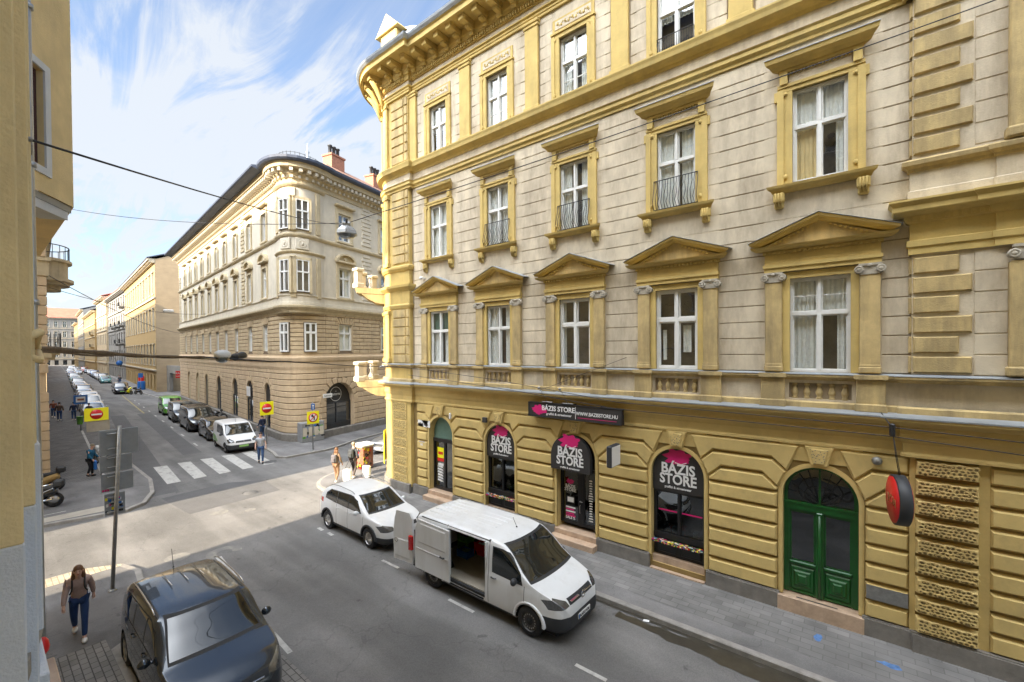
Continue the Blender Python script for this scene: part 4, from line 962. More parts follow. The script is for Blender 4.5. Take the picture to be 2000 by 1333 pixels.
# leftmost shop door
x = WX[4]; dr = door_root('glazed_door', x); q = ymb()
for a, b in ((x-r, x-r+.08), (x+r-.08, x+r), (x-.05, x+.05)): q.box(a, b, -.3, -.2, .5, 2.6)
q.box(x-r, x+r, -.3, -.19, 2.55, 2.7); q.box(x-r+.08, x+r-.08, -.3, -.21, .5, .62); q.build('door_frame', 'black', dr)
g_ = ymb(); g_.box(x-r+.08, x+r-.08, -.25, -.245, .62, 2.55); g_.build('pane', 'glass_dark', dr)
g_ = ymb(); g_.poly_ext(arch(x, r, 2.7, ZS, 16), -.26, -.25, 'xz'); g_.build('fanlight', 'curtain_green', dr)
q = ymb(); q.box(x-.5, x-.1, -.24, -.236, 1.85, 2.3, 0); q.box(x-.45, x-.15, -.235, -.232, 2.0, 2.12, 1); q.box(x-.5, x-.1, -.24, -.236, 1.7, 1.84, 1); q.box(x-.47, x-.13, -.24, -.236, 1.5, 1.62, 2)
for k in range(6): q.poly_ext([(x-.5, .85+.12*k), (x-.15, .82+.12*k), (x-.2, .9+.12*k), (x-.48, .93+.12*k)], -.24, -.236, 'xz', 2)
q.build('stickers', ['sign_yellow', 'sign_red', 'white'], dr)
# green street door
x = WX[0]; dr = door_root('green_door', x); q = ymb(); r = AW-.01
for a, b in ((x-r, x-r+.10), (x+r-.10, x+r)): q.box(a, b, -.28, -.16, .5, 2.66)
q.box(x-r, x+r, -.28, -.14, 2.56, 2.70); q.box(x-r, x+r, -.28, -.12, 2.70, 2.74); q.bevbox(x-.07, x+.07, -.28, -.12, .5, 2.56, .02)
q.tube([(x, -.115, .55), (x, -.115, 2.5)], .028, 10)
for a in (x-r+.10, x+.07):
    b = a+.55; q.box(a, b, -.27, -.19, .5, 1.22); q.box(a, b, -.27, -.2, 1.22, 1.3); q.box(a, a+.05, -.27, -.19, 1.3, 2.56); q.box(b-.05, b, -.27, -.19, 1.3, 2.56); q.box(a+.05, b-.05, -.27, -.19, 2.48, 2.56)
    q.raised(rect(a+.03, b-.03, .58, 1.16), -.19, .025, .03); q.raised(rect(a+.10, b-.10, .68, 1.06), -.165, .03, .035); q.raised(rect(a+.18, b-.18, .76, .98), -.135, .025, .03)
    q.raised(rect(a-.0, b, 1.2, 1.28), -.19, .04, .02); q.box(a+.02, b-.02, -.19, -.17, .51, .56)
an = [(x+r*math.cos(math.pi*i/20), ZS+r*math.sin(math.pi*i/20)) for i in range(21)]; ai = [(x+(r-.07)*math.cos(math.pi*i/20), ZS+(r-.07)*math.sin(math.pi*i/20)) for i in range(21)]
q.add([(a_, -.16, b_) for a_, b_ in an]+[(a_, -.16, b_) for a_, b_ in ai], [(i, i+1, i+22, i+21) for i in range(20)]); q.box(x-r, x-r+.07, -.28, -.16, 2.74, ZS); q.box(x+r-.07, x+r, -.28, -.16, 2.74, ZS); q.box(x-.02, x+.02, -.27, -.18, 2.74, ZS+r-.02)
q.build('door_leaf', 'green', dr)
g_ = ymb(); g_.box(x-r+.13, x-.1, -.235, -.23, 1.28, 2.5); g_.box(x+.1, x+r-.13, -.235, -.23, 1.28, 2.5); g_.poly_ext(arch(x, r-.03, 2.72, ZS, 16), -.24, -.235, 'xz'); g_.build('pane', 'glass_dark', dr)
q = ymb()
for s_ in (-1, 1):
    for rr_ in (.16, .28, .42):
        q.tube([(x+s_*(.06+rr_*math.sin(t)*.9), -.2, 2.74+rr_*(1-math.cos(t))*.75) for t in [k*math.pi/7 for k in range(8)]], .009, 5)
    for t in (.5, .9, 1.2): q.tube([(x, -.2, 2.76), (x+s_*.66*math.cos(t), -.2, 2.76+.85*math.sin(t))], .008, 5)
q.build('ironwork', 'iron', dr)
dm = ymb(); dm.box(.07, .76, .08, .10, .96, 1.26); dm.build('grey_panel', 'galv', YB)
# --- wall-hung things
sb = empty('shop_sign', (-7.3, D-.3, 4.25), 'long black banner sign with BÁZIS STORE and web address above the shop door', 'shop sign')
q = MB(); q.bevbox(-9.04, -5.58, D-.34, D-.22, 4.23, 4.70, .01); q.build('sign_board', 'charcoal', sb)
q = MB()
for a in (-9.04, -5.60): q.box(a, a+.03, D-.36, D-.20, 4.22, 4.71)
for z_ in (4.22, 4.69): q.box(-9.03, -5.58, D-.36, D-.20, z_, z_+.02)
for a in (-8.3, -7.3, -6.3): q.box(a, a+.03, D-.3, D, 4.7, 4.73); q.box(a, a+.03, D-.22, D, 4.4, 4.43)
q.build('sign_frame', 'iron', sb)
q = ymb(); splash(q, -8.62, 4.47, .24, 21, w=.345); splash(q, -8.5, 4.46, .2, 22, w=.346); q.box(-7.08, -5.75, .342, .345, 4.31, 4.325); q.build('splash_logo', 'magenta', sb)
q = ymb(); q.box(-7.17, -7.155, .342, .345, 4.27, 4.66); q.build('divider', 'white', sb)
text('lettering', 'BÁZIS STORE', .225, onwall(-7.83, D-.345, 4.53), 'white', sb, bold=.005, sx=.98); text('lettering', 'graffiti & streetwear', .11, onwall(-7.80, D-.345, 4.35), 'white', sb, bold=.001, sx=1.1); text('lettering', 'WWW.BAZISSTORE.HU', .155, onwall(-6.42, D-.345, 4.45), 'white', sb, bold=.002, sx=.88)
lb = empty('light_box', (-5.75, 11.9, 3.0), 'square blank grey light box sticking out from the wall beside the shop door', 'light box')
q = MB(); q.bevbox(-5.84, -5.68, 11.62, 12.22, 3.03, 3.66, .02); q.build('box_case', 'plastic_dark', lb); q = MB(); q.box(-5.68, -5.67, 11.65, 12.19, 3.06, 3.63); q.box(-5.85, -5.84, 11.65, 12.19, 3.06, 3.63); q.build('panel', 'white', lb)
q = MB()
for z_ in (3.15, 3.54): q.tube([(-5.76, 12.2, z_), (-5.76, 12.42, z_)], .02, 6)
q.build('bracket', 'iron', lb)
rs = empty('round_sign', (.55, 11.5, 3.0), 'round red double-sided sign hung on a cable before the yellow wall', 'sign')
q = MB(); q.lathe([(0, -.10), (.47, -.10), (.49, -.09), (.49, .09), (.47, .10), (0, .10)], (.57, 11.5, 3.47), axis='x', n=40); q.build('case', 'plastic_dark', rs)
q = MB(); q.lathe([(0, -.101), (.455, -.101), (.455, -.108), (0, -.108)], (.57, 11.5, 3.47), axis='x', n=40); q.lathe([(0, .101), (.455, .101), (.455, .108), (0, .108)], (.57, 11.5, 3.47), axis='x', n=40); q.build('red_face', 'sign_red', rs)
text('lettering', 'TOM', .26, facing(.455, 11.5, 3.45, 180), 'tail_red', rs, bold=.004)
q = MB(); q.tube([(.57, 11.5, 3.96), (.52, 11.5, 4.3), (.46, 11.48, 4.85)], .008, 5); q.tube([(.6, 11.55, 3.96), (.55, 11.55, 4.3), (.46, 11.5, 4.9)], .006, 5); q.bevbox(.42, .5, 11.44, 11.56, 4.72, 4.98, .02); q.tube([(.46, 11.5, 4.9), (.46, 12.3, 5.1)], .012, 6); q.build('hanger', 'iron', rs); rs.rotation_euler = (0, 0, R(11))
ct = ymb(); ct.bevbox(-15.35, -14.55, .065, .085, 3.16, 3.46, .005); o = ct.build('street_name_sign', 'white', base=(-15, D-.08, 3.16)); tag(o, 'white street name plate on the yellow wall near the corner', 'street sign')
text('lettering', 'Dob utca', .15, onwall(-14.95, D-.09, 3.28), 'black', o, bold=.001); text('lettering', 'VII.', .08, onwall(-14.95, D-.09, 3.40), 'black', o)
ct = ymb(); ct.bevbox(-15.28, -14.92, .065, .08, 2.27, 2.5, .005); o = ct.build('house_number_plate', 'sign_blue', base=(-15.1, D-.08, 2.3)); tag(o, 'small dark house number plate below the street name plate', 'house number'); text('lettering', '66', .17, onwall(-15.1, D-.085, 2.38), 'white', o, bold=.002)
ct = ymb(); ct.bevbox(-11.42, -11.2, .06, .16, 3.72, 3.92, .02); o = ct.build('wall_lamp', 'plastic_dark', base=(-11.3, D-.1, 3.8)); tag(o, 'small dark box lamp on the wall between two arches', 'wall lamp')
ct = ymb(); ct.bevbox(-13.28, -13.2, .06, .16, 3.68, 3.92, .02); o = ct.build('wall_sensor', 'white', base=(-13.2, D-.1, 3.8)); tag(o, 'small pale box fixed beside the keystone of the leftmost arch', 'alarm box')
ct = ymb(); ct.lathe([(0, .16), (.06, .15), (.09, .10), (.1, .06)], (-.05+.3, 0, 4.02), axis='y', n=16); o = ct.build('round_alarm', 'galv', base=(.25, D-.1, 4.0)); tag(o, 'round grey alarm bell under the ledge right of the green door', 'alarm bell')
ps = MB()
for kk in range(8): arcbox(ps, -118-4*kk, 2.0, TR+.14, TR+.16, 1.1, 2.6)
o = ps.build('poster', 'sign_yellow', base=(-18.2, 13, 1.1)); tag(o, 'yellow green poster wrapped round the sunlit building corner', 'poster')
# ------------------------------------------------------------ far corner building (sand coloured)
CB = empty('corner_building', (-40, 18, 0), 'pale sandstone coloured corner building with rounded corner bay and dark overhanging eaves', 'building')
A2 = 174.4; PA = Vector((-34.9, 14.16)); da = Vector((math.cos(R(A2)), math.sin(R(A2)))); na = Vector((-da.y, da.x))
B2 = 103.5; PB = Vector((-31.2, 17.0)); db = Vector((math.cos(R(B2)), math.sin(R(B2)))); nb = Vector((db.y, -db.x))
TL = frame(PA, A2, 1); TRr = frame(PB, B2, -1)
# corner arc between the two planes
t0 = PA - da*1.75; t1 = PB - db*0.55      # tangent points
def arcbetween(p0, n0, p1, n1, k=12):
    c = []; 
    for i in range(k+1):
        t = i/k; ctrl = t0 + (-da)*1.3
        # quadratic bezier to the crossing of both planes
        c.append(p0*(1-t)**2+X0*2*t*(1-t)+p1*t*t)
    return c
dn_ = da.x*db.y-da.y*db.x; r_ = PB-PA; s0 = (r_.x*db.y-r_.y*db.x)/dn_; X0 = PA+da*s0
arcC = arcbetween(t0, na, t1, nb)
LEN_L = 37.8; LEN_R = 26.
pathC = [PA+da*LEN_L, t0] + arcC[1:] + [PB+db*LEN_R]
pathC = [tuple(p) for p in pathC]
def runc(name, prof, m, path=pathC, root=CB): q = MB(); q.sweep(path, prof, side=-1); return q.build(name, m, root)
# bow (round bay) path above the ground floor
def bowpath(extra):
    m = (t0+t1)/2; nrm = (na+nb).normalized()
    p = []
    for i in range(13):
        t = i/12; base = arcC[i]; p.append(tuple(base+nrm*extra*math.sin(math.pi*t)**.6))
    return [pathC[0], tuple(t0)]+p[1:-1]+[tuple(t1), pathC[-1]]
bowP = bowpath(.55)
# window layout along both facades (u measured from PA / PB)
UL = [1.0, 4.95, 9.2, 12.9, 16.3, 19.7, 23.1, 26.5, 29.9, 33.3]; UR = [1.4, 6.0, 10.6, 15.2, 19.8]
F1 = (6.55, 8.55); F2 = (10.7, 12.9); F3 = (15.05, 17.1)
ARL = [(.7, .72), (5.3, .9), (9.95, .9), (16.1, .95), (21.7, .9), (26.4, .9), (31.5, .9)]
for side, T, us, ln, ars in (('l', TL, UL, LEN_L, ARL), ('r', TRr, UR, LEN_R, [(.75, 1.45), (10.6, 1.3), (16, 1.3)])):
    u_0 = -1.75 if side == 'l' else -.55
    DP = -.16 if side == 'l' else -.5
    w1 = MB(); w1.T = T; w1.wall(rect(u_0, ln, 0, 5.6), [arch(u, r, .25, 4.1-r, 10) for u, r in ars], 0)
    for u, r in ars: q = MB(); q.T = T; q.reveal(arch(u, r, .25, 4.1-r, 10), 0.004, DP); q.build('arch_reveal', 'sand_ground', CB)
    w1.build('ground_floor_wall', 'joint_shade_sand', CB)
    hw = .62 if side == 'r' else .55
    w2 = MB(); w2.T = T; w2.wall(rect(u_0, ln, 5.6, 9.7), [rect(u-hw, u+hw, *F1) for u in us], 0)
    w3 = MB(); w3.T = T; w3.wall(rect(u_0, ln, 9.7, 19.6), [rect(u-hw, u+hw, *q) for u in us for q in (F2, F3)], 0)
    for u in us:
        w3.reveal(rect(u-hw, u+hw, *F1), 0.003, -.3)
        for q in (F2, F3): w3.reveal(rect(u-hw, u+hw, *q), 0, -.3)
    w2.build('first_floor_wall', 'joint_shade_sand', CB); w3.build('upper_wall', 'sand_light', CB)
    # rusticated courses
    rs_ = MB(); rs_.T = T; rs2 = MB(); rs2.T = T
    def strips(mb, a, b, z0, z1, cuts, bl, off):
        xs_ = [(a, b)]
        for c, d in cuts:
            n_ = []
            for p, q in xs_:
                if d <= p or c >= q: n_.append((p, q))
                else:
                    if c-p > .05: n_.append((p, c))
                    if q-d > .05: n_.append((d, q))
            xs_ = n_
        for p, q in xs_:
            x_ = math.floor((p-off)/bl)*bl+off
            while x_ < q:
                a_, b_ = max(p, x_), min(q, x_+bl)
                if b_-a_ > .08: mb.raised(rect(a_+.012, b_-.012, z0+.018, z1-.018), 0, .045, .03)
                x_ += bl
    z = .7; k = 0
    while z < 5.0:
        cuts = []
        for u, r in ars:
            zs = 4.1-r; zm = z+.2
            hwid = r+.32 if zm < zs else (math.sqrt(max(0, (r+.32)**2-(zm-zs)**2)) if zm-zs < r+.32 else 0)
            if hwid: cuts.append((u-hwid, u+hwid))
        strips(rs_, u_0, ln, z, z+.42, cuts, 1.25, .6*(k % 2)); z += .42; k += 1
    for u, r in ars:   # voussoirs
        zs = 4.1-r; n = 11
        for i in range(n):
            a0, a1 = math.pi*i/n+.02, math.pi*(i+1)/n-.02; r0, r1 = r+.01, r+.34+(.1 if i % 2 == 0 else 0)
            rs_.raised([(u+r0*math.cos(a0), zs+r0*math.sin(a0)), (u+r1*math.cos(a0), zs+r1*math.sin(a0)), (u+r1*math.cos(a1), zs+r1*math.sin(a1)), (u+r0*math.cos(a1), zs+r0*math.sin(a1))], 0, .06, .02)
        zz_ = .7
        while zz_ < zs-.1: 
            for s_ in (-1, 1): a_, b_ = sorted((u+s_*(r+.01), u+s_*(r+.31))); rs_.raised(rect(a_, b_, zz_+.018, zz_+.40), 0, .055, .02)
            zz_ += .42
    z = 6.3; k = 0
    while z < 9.2:
        strips(rs2, u_0, ln, z, z+.31, [(u-hw-.12, u+hw+.12) for u in us] if z < 8.9 else [], .95, .45*(k % 2)); z += .31; k += 1
    rs_.build('rustication', 'sand_ground', CB); rs2.build('rustication', 'sand', CB)
    # openings of the ground floor
    for i, (u, r) in enumerate(ars):
        q = MB(); q.T = T; zs = 4.1-r; dark = side == 'r' or i < 4
        root_ = empty('shop_window' if dark else 'blind_arch', (0, 0, 0), None, None); root_.parent = CB; root_.location = Vector(T((u, 0, .3)))-Vector(CB.location)
        if dark:
            q.poly_ext(arch(u, r, .25, zs, 10), DP, DP+.06, 'xz', 0); q.box(u-r, u+r, DP+.06, DP+.12, 2.5, 2.62, 1); q.box(u-r, u+r, DP+.06, DP+.14, .25, .75 if side == 'l' else 1.0, 1)
            for a_ in (u-r, u-.04, u+r-.08): q.box(a_, a_+.08, DP+.06, DP+.13, .7, 2.55, 1)
            q.build('shop_frame', ['charcoal', 'plastic_dark'], root_)
            g_ = MB(); g_.T = T; g_.box(u-r+.08, u+r-.08, DP+.08, DP+.085, .75, 2.5); g_.build('pane', 'carglass', root_)
        else:
            q.poly_ext(arch(u, r, .25, zs, 10), DP, DP+.06, 'xz', 0); q.box(u-.05, u+.05, DP+.06, DP+.1, .25, 4.0, 1); q.build('door_panel', ['sand_trim' if i > 4 else 'charcoal', 'sand_trim'], root_)
    # windows of the upper floors
    hide = MB(); hide.T = T
    for i, u in enumerate(us):
        for fl, (z0, z1) in enumerate((F1, F2, F3)):
            w_ = window(u+fl*.1, z0, u-hw, u+hw, z1, T, CB, 'cross', .66, (FULL if (i+fl) % 3 == 0 else SIDES if (i+fl) % 3 == 1 else None), fw=.055, wd=-.2)
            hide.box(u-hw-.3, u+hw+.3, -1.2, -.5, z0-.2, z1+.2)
        # surrounds
        for z0, z1, top in ((10.7, 12.9, 'arch'), (15.05, 17.1, 'flat')):
            q = MB(); q.T = T
            for s_ in (-1, 1): a_, b_ = sorted((u+s_*hw, u+s_*(hw+.22))); q.box(a_, b_, -.02, .09, z0-.15, z1+.1)
            q.box(u-hw, u+hw, -.02, .09, z1, z1+.12); q.bevbox(u-hw-.25, u+hw+.25, 0, .14, z0-.22, z0-.06, .03)
            if top == 'arch': q.box(u-hw-.22, u+hw+.22, 0, .06, 12.99, 13.3); q.bevbox(u-hw-.35, u+hw+.35, 0, .30, 13.3, 13.44, .03)
            else: q.box(u-hw-.22, u+hw+.22, 0, .06, 17.19, 17.6); q.bevbox(u-hw-.35, u+hw+.35, 0, .32, 17.6, 17.78, .05)
            q.build('window_surround', 'sand_trim', CB)
        q = MB(); q.T = T; n = 12; r0 = hw+.18; r1 = hw+.36; hh = .62/(hw+.36)
        for wz, ra, rb2, mi in ((.30, r0, r1, 0), (.08, 0, r0, 1)):
            pts_a = [(u+rb2*math.cos(math.pi*k/n), 13.42+rb2*hh*math.sin(math.pi*k/n)) for k in range(n+1)]; pts_b = [(u+ra*math.cos(math.pi*k/n), 13.42+ra*hh*math.sin(math.pi*k/n)) for k in range(n+1)][::-1]
            if ra: q.poly_ext(pts_a+pts_b, 0, wz, 'xz', 0)
            else: q.poly_ext(pts_a, 0, wz, 'xz', 0)
        q.ball((u, .1, 13.62), .2, .1, .16, 8); q.build('arched_pediment', 'sand_trim', CB)
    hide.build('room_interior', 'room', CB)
    # flat keystones over the first-floor windows, pilaster strips above
    for u in us:
        ks = MB(); ks.T = T
        for i in range(7):
            t = (i-3)*.2; ks.raised([(u+t-.085, 8.58), (u+t+.085, 8.58), (u+t*1.5+.11, 9.12-abs(t)*.15), (u+t*1.5-.11, 9.12-abs(t)*.15)], 0, .07, .02)
        for s_ in (-1, 1): a_, b_ = sorted((u+s_*(hw+.02), u+s_*(hw+.11))); ks.box(a_, b_, 0, .05, 6.4, 8.58)
        ks.build('flat_arch', 'sand', CB)
    qb = MB(); qb.T = T
    for uq in ((6.9, 36.9) if side == 'l' else (3.75, 12.8)):
        z = 10.3; k = 0
        while z < 18.2:
            if not 14.2 < z < 14.9: qb.raised(rect(uq-(.55 if k % 2 else .42), uq+(.55 if k % 2 else .42), z+.02, z+.30), 0, .06, .03)
            z += .32; k += 1
    qb.build('quoin_strip', 'sand_trim' if side == 'l' else 'sand_light', CB)
# plinth of the corner
runc('plinth', [(0, 0), (.16, 0), (.16, .6), (.08, .68), (0, .68)], 'plinth')
cwp = [tuple(t0)]+[tuple(p) for p in arcC[1:]]
cwall = MB(); cwall.sweep(cwp, [(0.0, .0), (.0, 5.0)], side=-1, smooth=True); cwall.sweep(cwp, [(0.0, 6.3), (.0, 9.2)], side=-1, smooth=True); cwall.build('corner_wall', 'joint_shade_sand', CB)
cb2 = MB()
z = .7; k = 0
while z < 5.0: cb2.sweep(cwp, [(0, z+.018), (.05, z+.05), (.05, z+.37), (0, z+.402)], side=-1); z += .42
cb2.build('corner_rustication', 'sand_ground', CB)
cb2 = MB(); z = 6.3
while z < 9.2: cb2.sweep(cwp, [(0, z+.018), (.05, z+.045), (.05, z+.265), (0, z+.292)], side=-1); z += .31
cb2.build('corner_rustication', 'sand', CB)
bw_ = MB(); bw_.sweep(bowP[1:-1], [(0, 9.7), (0, 18.6)], side=-1, smooth=True); bw_.sweep(bowP[1:-1], [(-.8, 9.7), (0, 9.7)], side=-1); bw_.build('bay_wall', 'sand_light', CB)
# bay windows, pilasters, medallions
def bowT(i):
    """frame at point i of the bow (left..right)"""
    P = [Vector(p) for p in bowP]; k = i+1; e = (P[k+1]-P[k-1]).normalized(); c = P[k]; n_ = Vector((e.y, -e.x))
    if n_.dot(na+nb) < 0: n_ = -n_
    return lambda p: (c.x+e.x*p[0]+n_.x*p[1], c.y+e.y*p[0]+n_.y*p[1], p[2])
for i in (4, 8.0):
    i = int(i); T = bowT(i)
    T1 = (lambda p, T=T: T((p[0], p[1]-.0, p[2])))
    for z0, z1 in (F2, F3):
        q = MB(); q.T = T; q.box(-.47, .47, -.02, .06, z0-.05, z1+.05); q.build('window_recess', 'room', CB)
        window(i+z0, z0, -.42, .42, z1, (lambda p, T=T: T((p[0], p[1]+.27, p[2]))), CB, 'cross', .62, SIDES, fw=.04, wd=-.2)
        q = MB(); q.T = T
        for s_ in (-1, 1): a_, b_ = sorted((s_*.44, s_*.62)); q.box(a_, b_, -.05, .14, z0-.1, z1+.2)
        q.box(-.62, .62, -.05, .14, z1+.02, z1+.2); q.build('window_surround', 'sand_trim', CB)
    q = MB(); q.T = T; q.raised(rect(-.45, .45, 13.65, 14.45), .02, .05, .03); q.lathe([(0, .09), (.2, .09), (.24, .11), (.3, .07)], (0, 0, 14.05), axis='y', n=16); q.ball((0, .1, 14.05), .11, .05, .15, 8); q.build('medallion', 'sand_light', CB)
    # first-floor corner windows
    q = MB(); q.T = T; q.box(-.5, .5, -.62, .03-.55, 6.4, 8.65); 
    TT = (lambda p, i=i: None)
for i in (3, 9):
    c = Vector(cwp[i]); e = (Vector(cwp[i+1])-Vector(cwp[i-1])).normalized(); n_ = Vector((e.y, -e.x)); n_ = n_ if n_.dot(na+nb) > 0 else -n_
    T = (lambda p, c=c, e=e, n_=n_: (c.x+e.x*p[0]+n_.x*p[1], c.y+e.y*p[0]+n_.y*p[1], p[2]))
    q = MB(); q.T = T; q.box(-.44, .44, -.02, .065, 6.45, 8.6); q.build('window_recess', 'room', CB)
    window(i*2.2, 6.5, -.42, .42, 8.55, (lambda p, T=T: T((p[0], p[1]+.28, p[2]))), CB, 'cross', .66, SIDES, fw=.06, wd=-.2)
for i in (1, 6, 11):
    T = bowT(i); q = MB(); q.T = T
    for z0, z1 in ((10.3, 13.2), (14.9, 17.9)): q.bevbox(-.2, .2, -.05, .10, z0, z1, .02)
    q.build('pilaster', 'sand_trim', CB)
runc('string_course', [(0, 5.15), (.06, 5.2), (.10, 5.4), (.10, 5.75), (.16, 5.8), (.2, 6.0), (.2, 6.08), (.05, 6.15), (.04, 6.3), (0, 6.3)], 'sand_ground')
for P_, nm in ((bowP, 'cornice'),):
    runc(nm, [(0, 9.2), (.08, 9.25), (.1, 9.4), (.22, 9.5), (.34, 9.6), (.36, 9.72), (0, 9.8)], 'sand_trim', P_)
    runc('parapet_band', [(0, 9.8), (.08, 9.8), (.08, 10.0), (.03, 10.02), (.03, 10.4), (.1, 10.45), (.1, 10.52), (0, 10.55)], 'sand_light', P_)
    runc('string_moulding', [(0, 14.5), (.08, 14.52), (.16, 14.62), (.18, 14.72), (.06, 14.8), (0, 14.8)], 'sand_trim', P_)
    runc('string_moulding', [(0, 13.35), (.05, 13.38), (.14, 13.48), (.14, 13.54), (0, 13.6)], 'sand_trim', [P_[1]]+P_[2:-1])
    runc('string_moulding', [(0, 17.95), (.1, 18.0), (.2, 18.1), (.24, 18.2), (0, 18.3)], 'sand_trim', [P_[1]]+P_[2:-1])
    runc('main_cornice', [(0, 18.2), (.08, 18.22), (.08, 18.5), (.16, 18.55), (.2, 18.7), (.3, 18.8), (.34, 19.06), (.8, 19.1), (.85, 19.35), (.9, 19.4), (0, 19.5)], 'sand_trim', P_)
    runc('gutter', [(.85, 19.40), (1.1, 19.42), (1.2, 19.52), (1.22, 19.68), (.9, 19.70), (0, 19.8)], 'slate', P_)
    runc('eaves', [(.8, 19.36), (1.45, 19.46), (1.55, 19.52), (1.57, 19.62), (1.2, 19.70), (0, 19.9)], 'slate', [P_[0], tuple(t0)])
dm = MB()
def alongpath(P, step):
    P = [Vector(p) for p in P]; acc = 0; out_ = []
    for a_, b_ in zip(P[:-1], P[1:]):
        l = (b_-a_).length; d_ = (b_-a_)/l; t = -acc
        while t+step <= l: t += step; out_.append((a_+d_*t, d_))
        acc = l-t
    return out_
for c, d_ in alongpath(bowP, .42):
    n_ = Vector((d_.y, -d_.x)); n_ = n_ if n_.dot(na+nb) > 0 else -n_
    if (c-PA).length > 42: continue
    dm.T = (lambda p, c=c, d_=d_, n_=n_: (c.x+d_.x*p[0]+n_.x*p[1], c.y+d_.y*p[0]+n_.y*p[1], p[2])); dm.box(-.11, .11, .25, .72, 18.84, 19.06); dm.box(-.08, .08, .12, .30, 18.52, 18.7)
dm.build('modillion_row', 'sand_light', CB)
# roofs: low tin roof with snow guards, tiled ridge behind on the side street
def innerpoly(path, off): return path
rf = MB(); rf.sweep(bowP, [(1.15, 19.7), (.9, 19.82), (-2.0, 20.6), (-3.5, 20.4)], side=-1); rf.build('roof', 'slate', CB)
rt_ = MB(); rt_.T = TRr
rt_.add([(2.6, -.4, 19.75), (26, -.4, 19.75), (26, -6, 23.7), (4.9, -6, 23.7), (3.4, -11.5, 19.75), (26, -11.5, 19.75)], [(0, 1, 2, 3), (3, 2, 5, 4), (0, 3, 4)]); rt_.build('tiled_roof', 'rooftile', CB)
for u0_ in (5.3, 10.6):
    q = MB(); q.T = TRr; q.box(u0_, u0_+1.5, -6.6, -5.5, 22.6, 24.5, 0); q.box(u0_-.08, u0_+1.58, -6.68, -5.42, 24.5, 24.65, 0)
    for k in range(3): q.lathe([(.15, 24.6), (.15, 25.4), (.21, 25.45), (.21, 25.55), (0, 25.6)], (u0_+.3+.45*k, -6.05, 0), n=10, mi=1)
    q.build('chimney', ['brick', 'iron'], CB)
q = MB(); fx, fy = (t0+t1)/2 - (na+nb).normalized()*2.2; q.lathe([(1.6, 20.3), (.7, 20.9), (.15, 21.4), (.06, 21.9), (.14, 22.05), (.05, 22.2), (.02, 22.7), (0, 22.8)], (fx, fy, 0), n=16); q.build('finial', 'zinc', CB)
q = MB(); Pp = [Vector(p) for p in bowP[1:-1]]; prev = None
for i, p in enumerate(Pp):
    pin = p+(na+nb).normalized()*.3; q.tube([(*pin, 19.7), (*pin, 20.3)], .02, 5)
    if prev is not None: q.tube([(*prev, 20.25), (*pin, 20.25)], .015, 5)
    prev = pin
q.build('snow_guard', 'iron', CB)
q = MB(); q.T = TL; q.box(LEN_L-.05, LEN_L, -12, 0.02, 0, 19.8); q.build('end_wall', 'gable', CB)
# lettering and fittings on this building
cs = empty('shop_sign', tuple(TRr((.75, -.3, 3.3))), 'round white line logo on the dark arched shopfront of the sand building', 'shop sign')
q = MB(); q.T = TRr
for r0_, r1_ in ((.52, .55),):
    n = 36; vs = [(.75+r*math.cos(6.2832*k/n), -.40, 3.2+r*math.sin(6.2832*k/n)) for r in (r0_, r1_) for k in range(n)]; q.add(vs, [(k, (k+1) % n, (k+1) % n+n, k+n) for k in range(n)])
q.build('logo_ring', 'white', cs); p_ = TRr((.75, -.395, 3.2)); text('lettering', 'patterns', .3, Matrix.Translation(p_) @ Matrix.Rotation(R(B2), 4, 'Z') @ Matrix.Rotation(R(90), 4, 'X'), 'white', cs, sx=.9); p_ = TRr((.75, -.395, 3.42)); text('lettering', '~', .25, Matrix.Translation(p_) @ Matrix.Rotation(R(B2), 4, 'Z') @ Matrix.Rotation(R(90), 4, 'X'), 'white', cs)
def plateTL(T, u, w_, z0, z1, hw_, m, name, label, cat, ang, s=None, sz=.12, tm='black'):
    q = MB(); q.T = T; q.bevbox(u-hw_, u+hw_, w_, w_+.03, z0, z1, .005); p = T((u, 0, (z0+z1)/2)); o = q.build(name, m, base=p); tag(o, label, cat)
    if s: pp = T((u, w_+.035, (z0+z1)/2)); text('lettering', s, sz, Matrix.Translation(pp) @ Matrix.Rotation(R(ang), 4, 'Z') @ Matrix.Rotation(R(90), 4, 'X'), tm, o)
    return o
plateTL(TRr, -1.0+.55, .06, 3.05, 3.35, .42, 'white', 'street_name_sign', 'white street name plate left of the dark arched shopfront', 'street sign', B2, 'Kazinczy u.', .14)
# white notice sign over the arcade
plateTL(TL, 5.3, .12, 2.8, 3.6, .5, 'white', 'notice_board', 'white square sign hung over an arch of the sand building', 'sign', A2+180)
ub = empty('utility_cabinet', (-30.6, 15.4, .12), 'grey graffiti-covered utility cabinet against the rounded corner', 'utility box'); q = MB(); q.bevbox(-31.0, -30.35, 14.3, 15.95, .12, 1.5, .03); q.build('cabinet', 'signback', ub)
q = MB(); rn = random.Random(8)
for k in range(26):
    y_ = 14.35+rn.random()*1.4; z_ = .25+rn.random()*1.05; q.box(-30.35, -30.335-rn.random()*.004, y_, y_+.05+.25*rn.random(), z_, z_+.04+.14*rn.random(), rn.randrange(4))
for k in range(4): y_ = 14.4+.4*k; q.box(-30.35, -30.33, y_, y_+.28, .55, 1.15, 3)
q.build('graffiti', ['sign_blue', 'black', 'paint_green', 'sand_light'], ub)

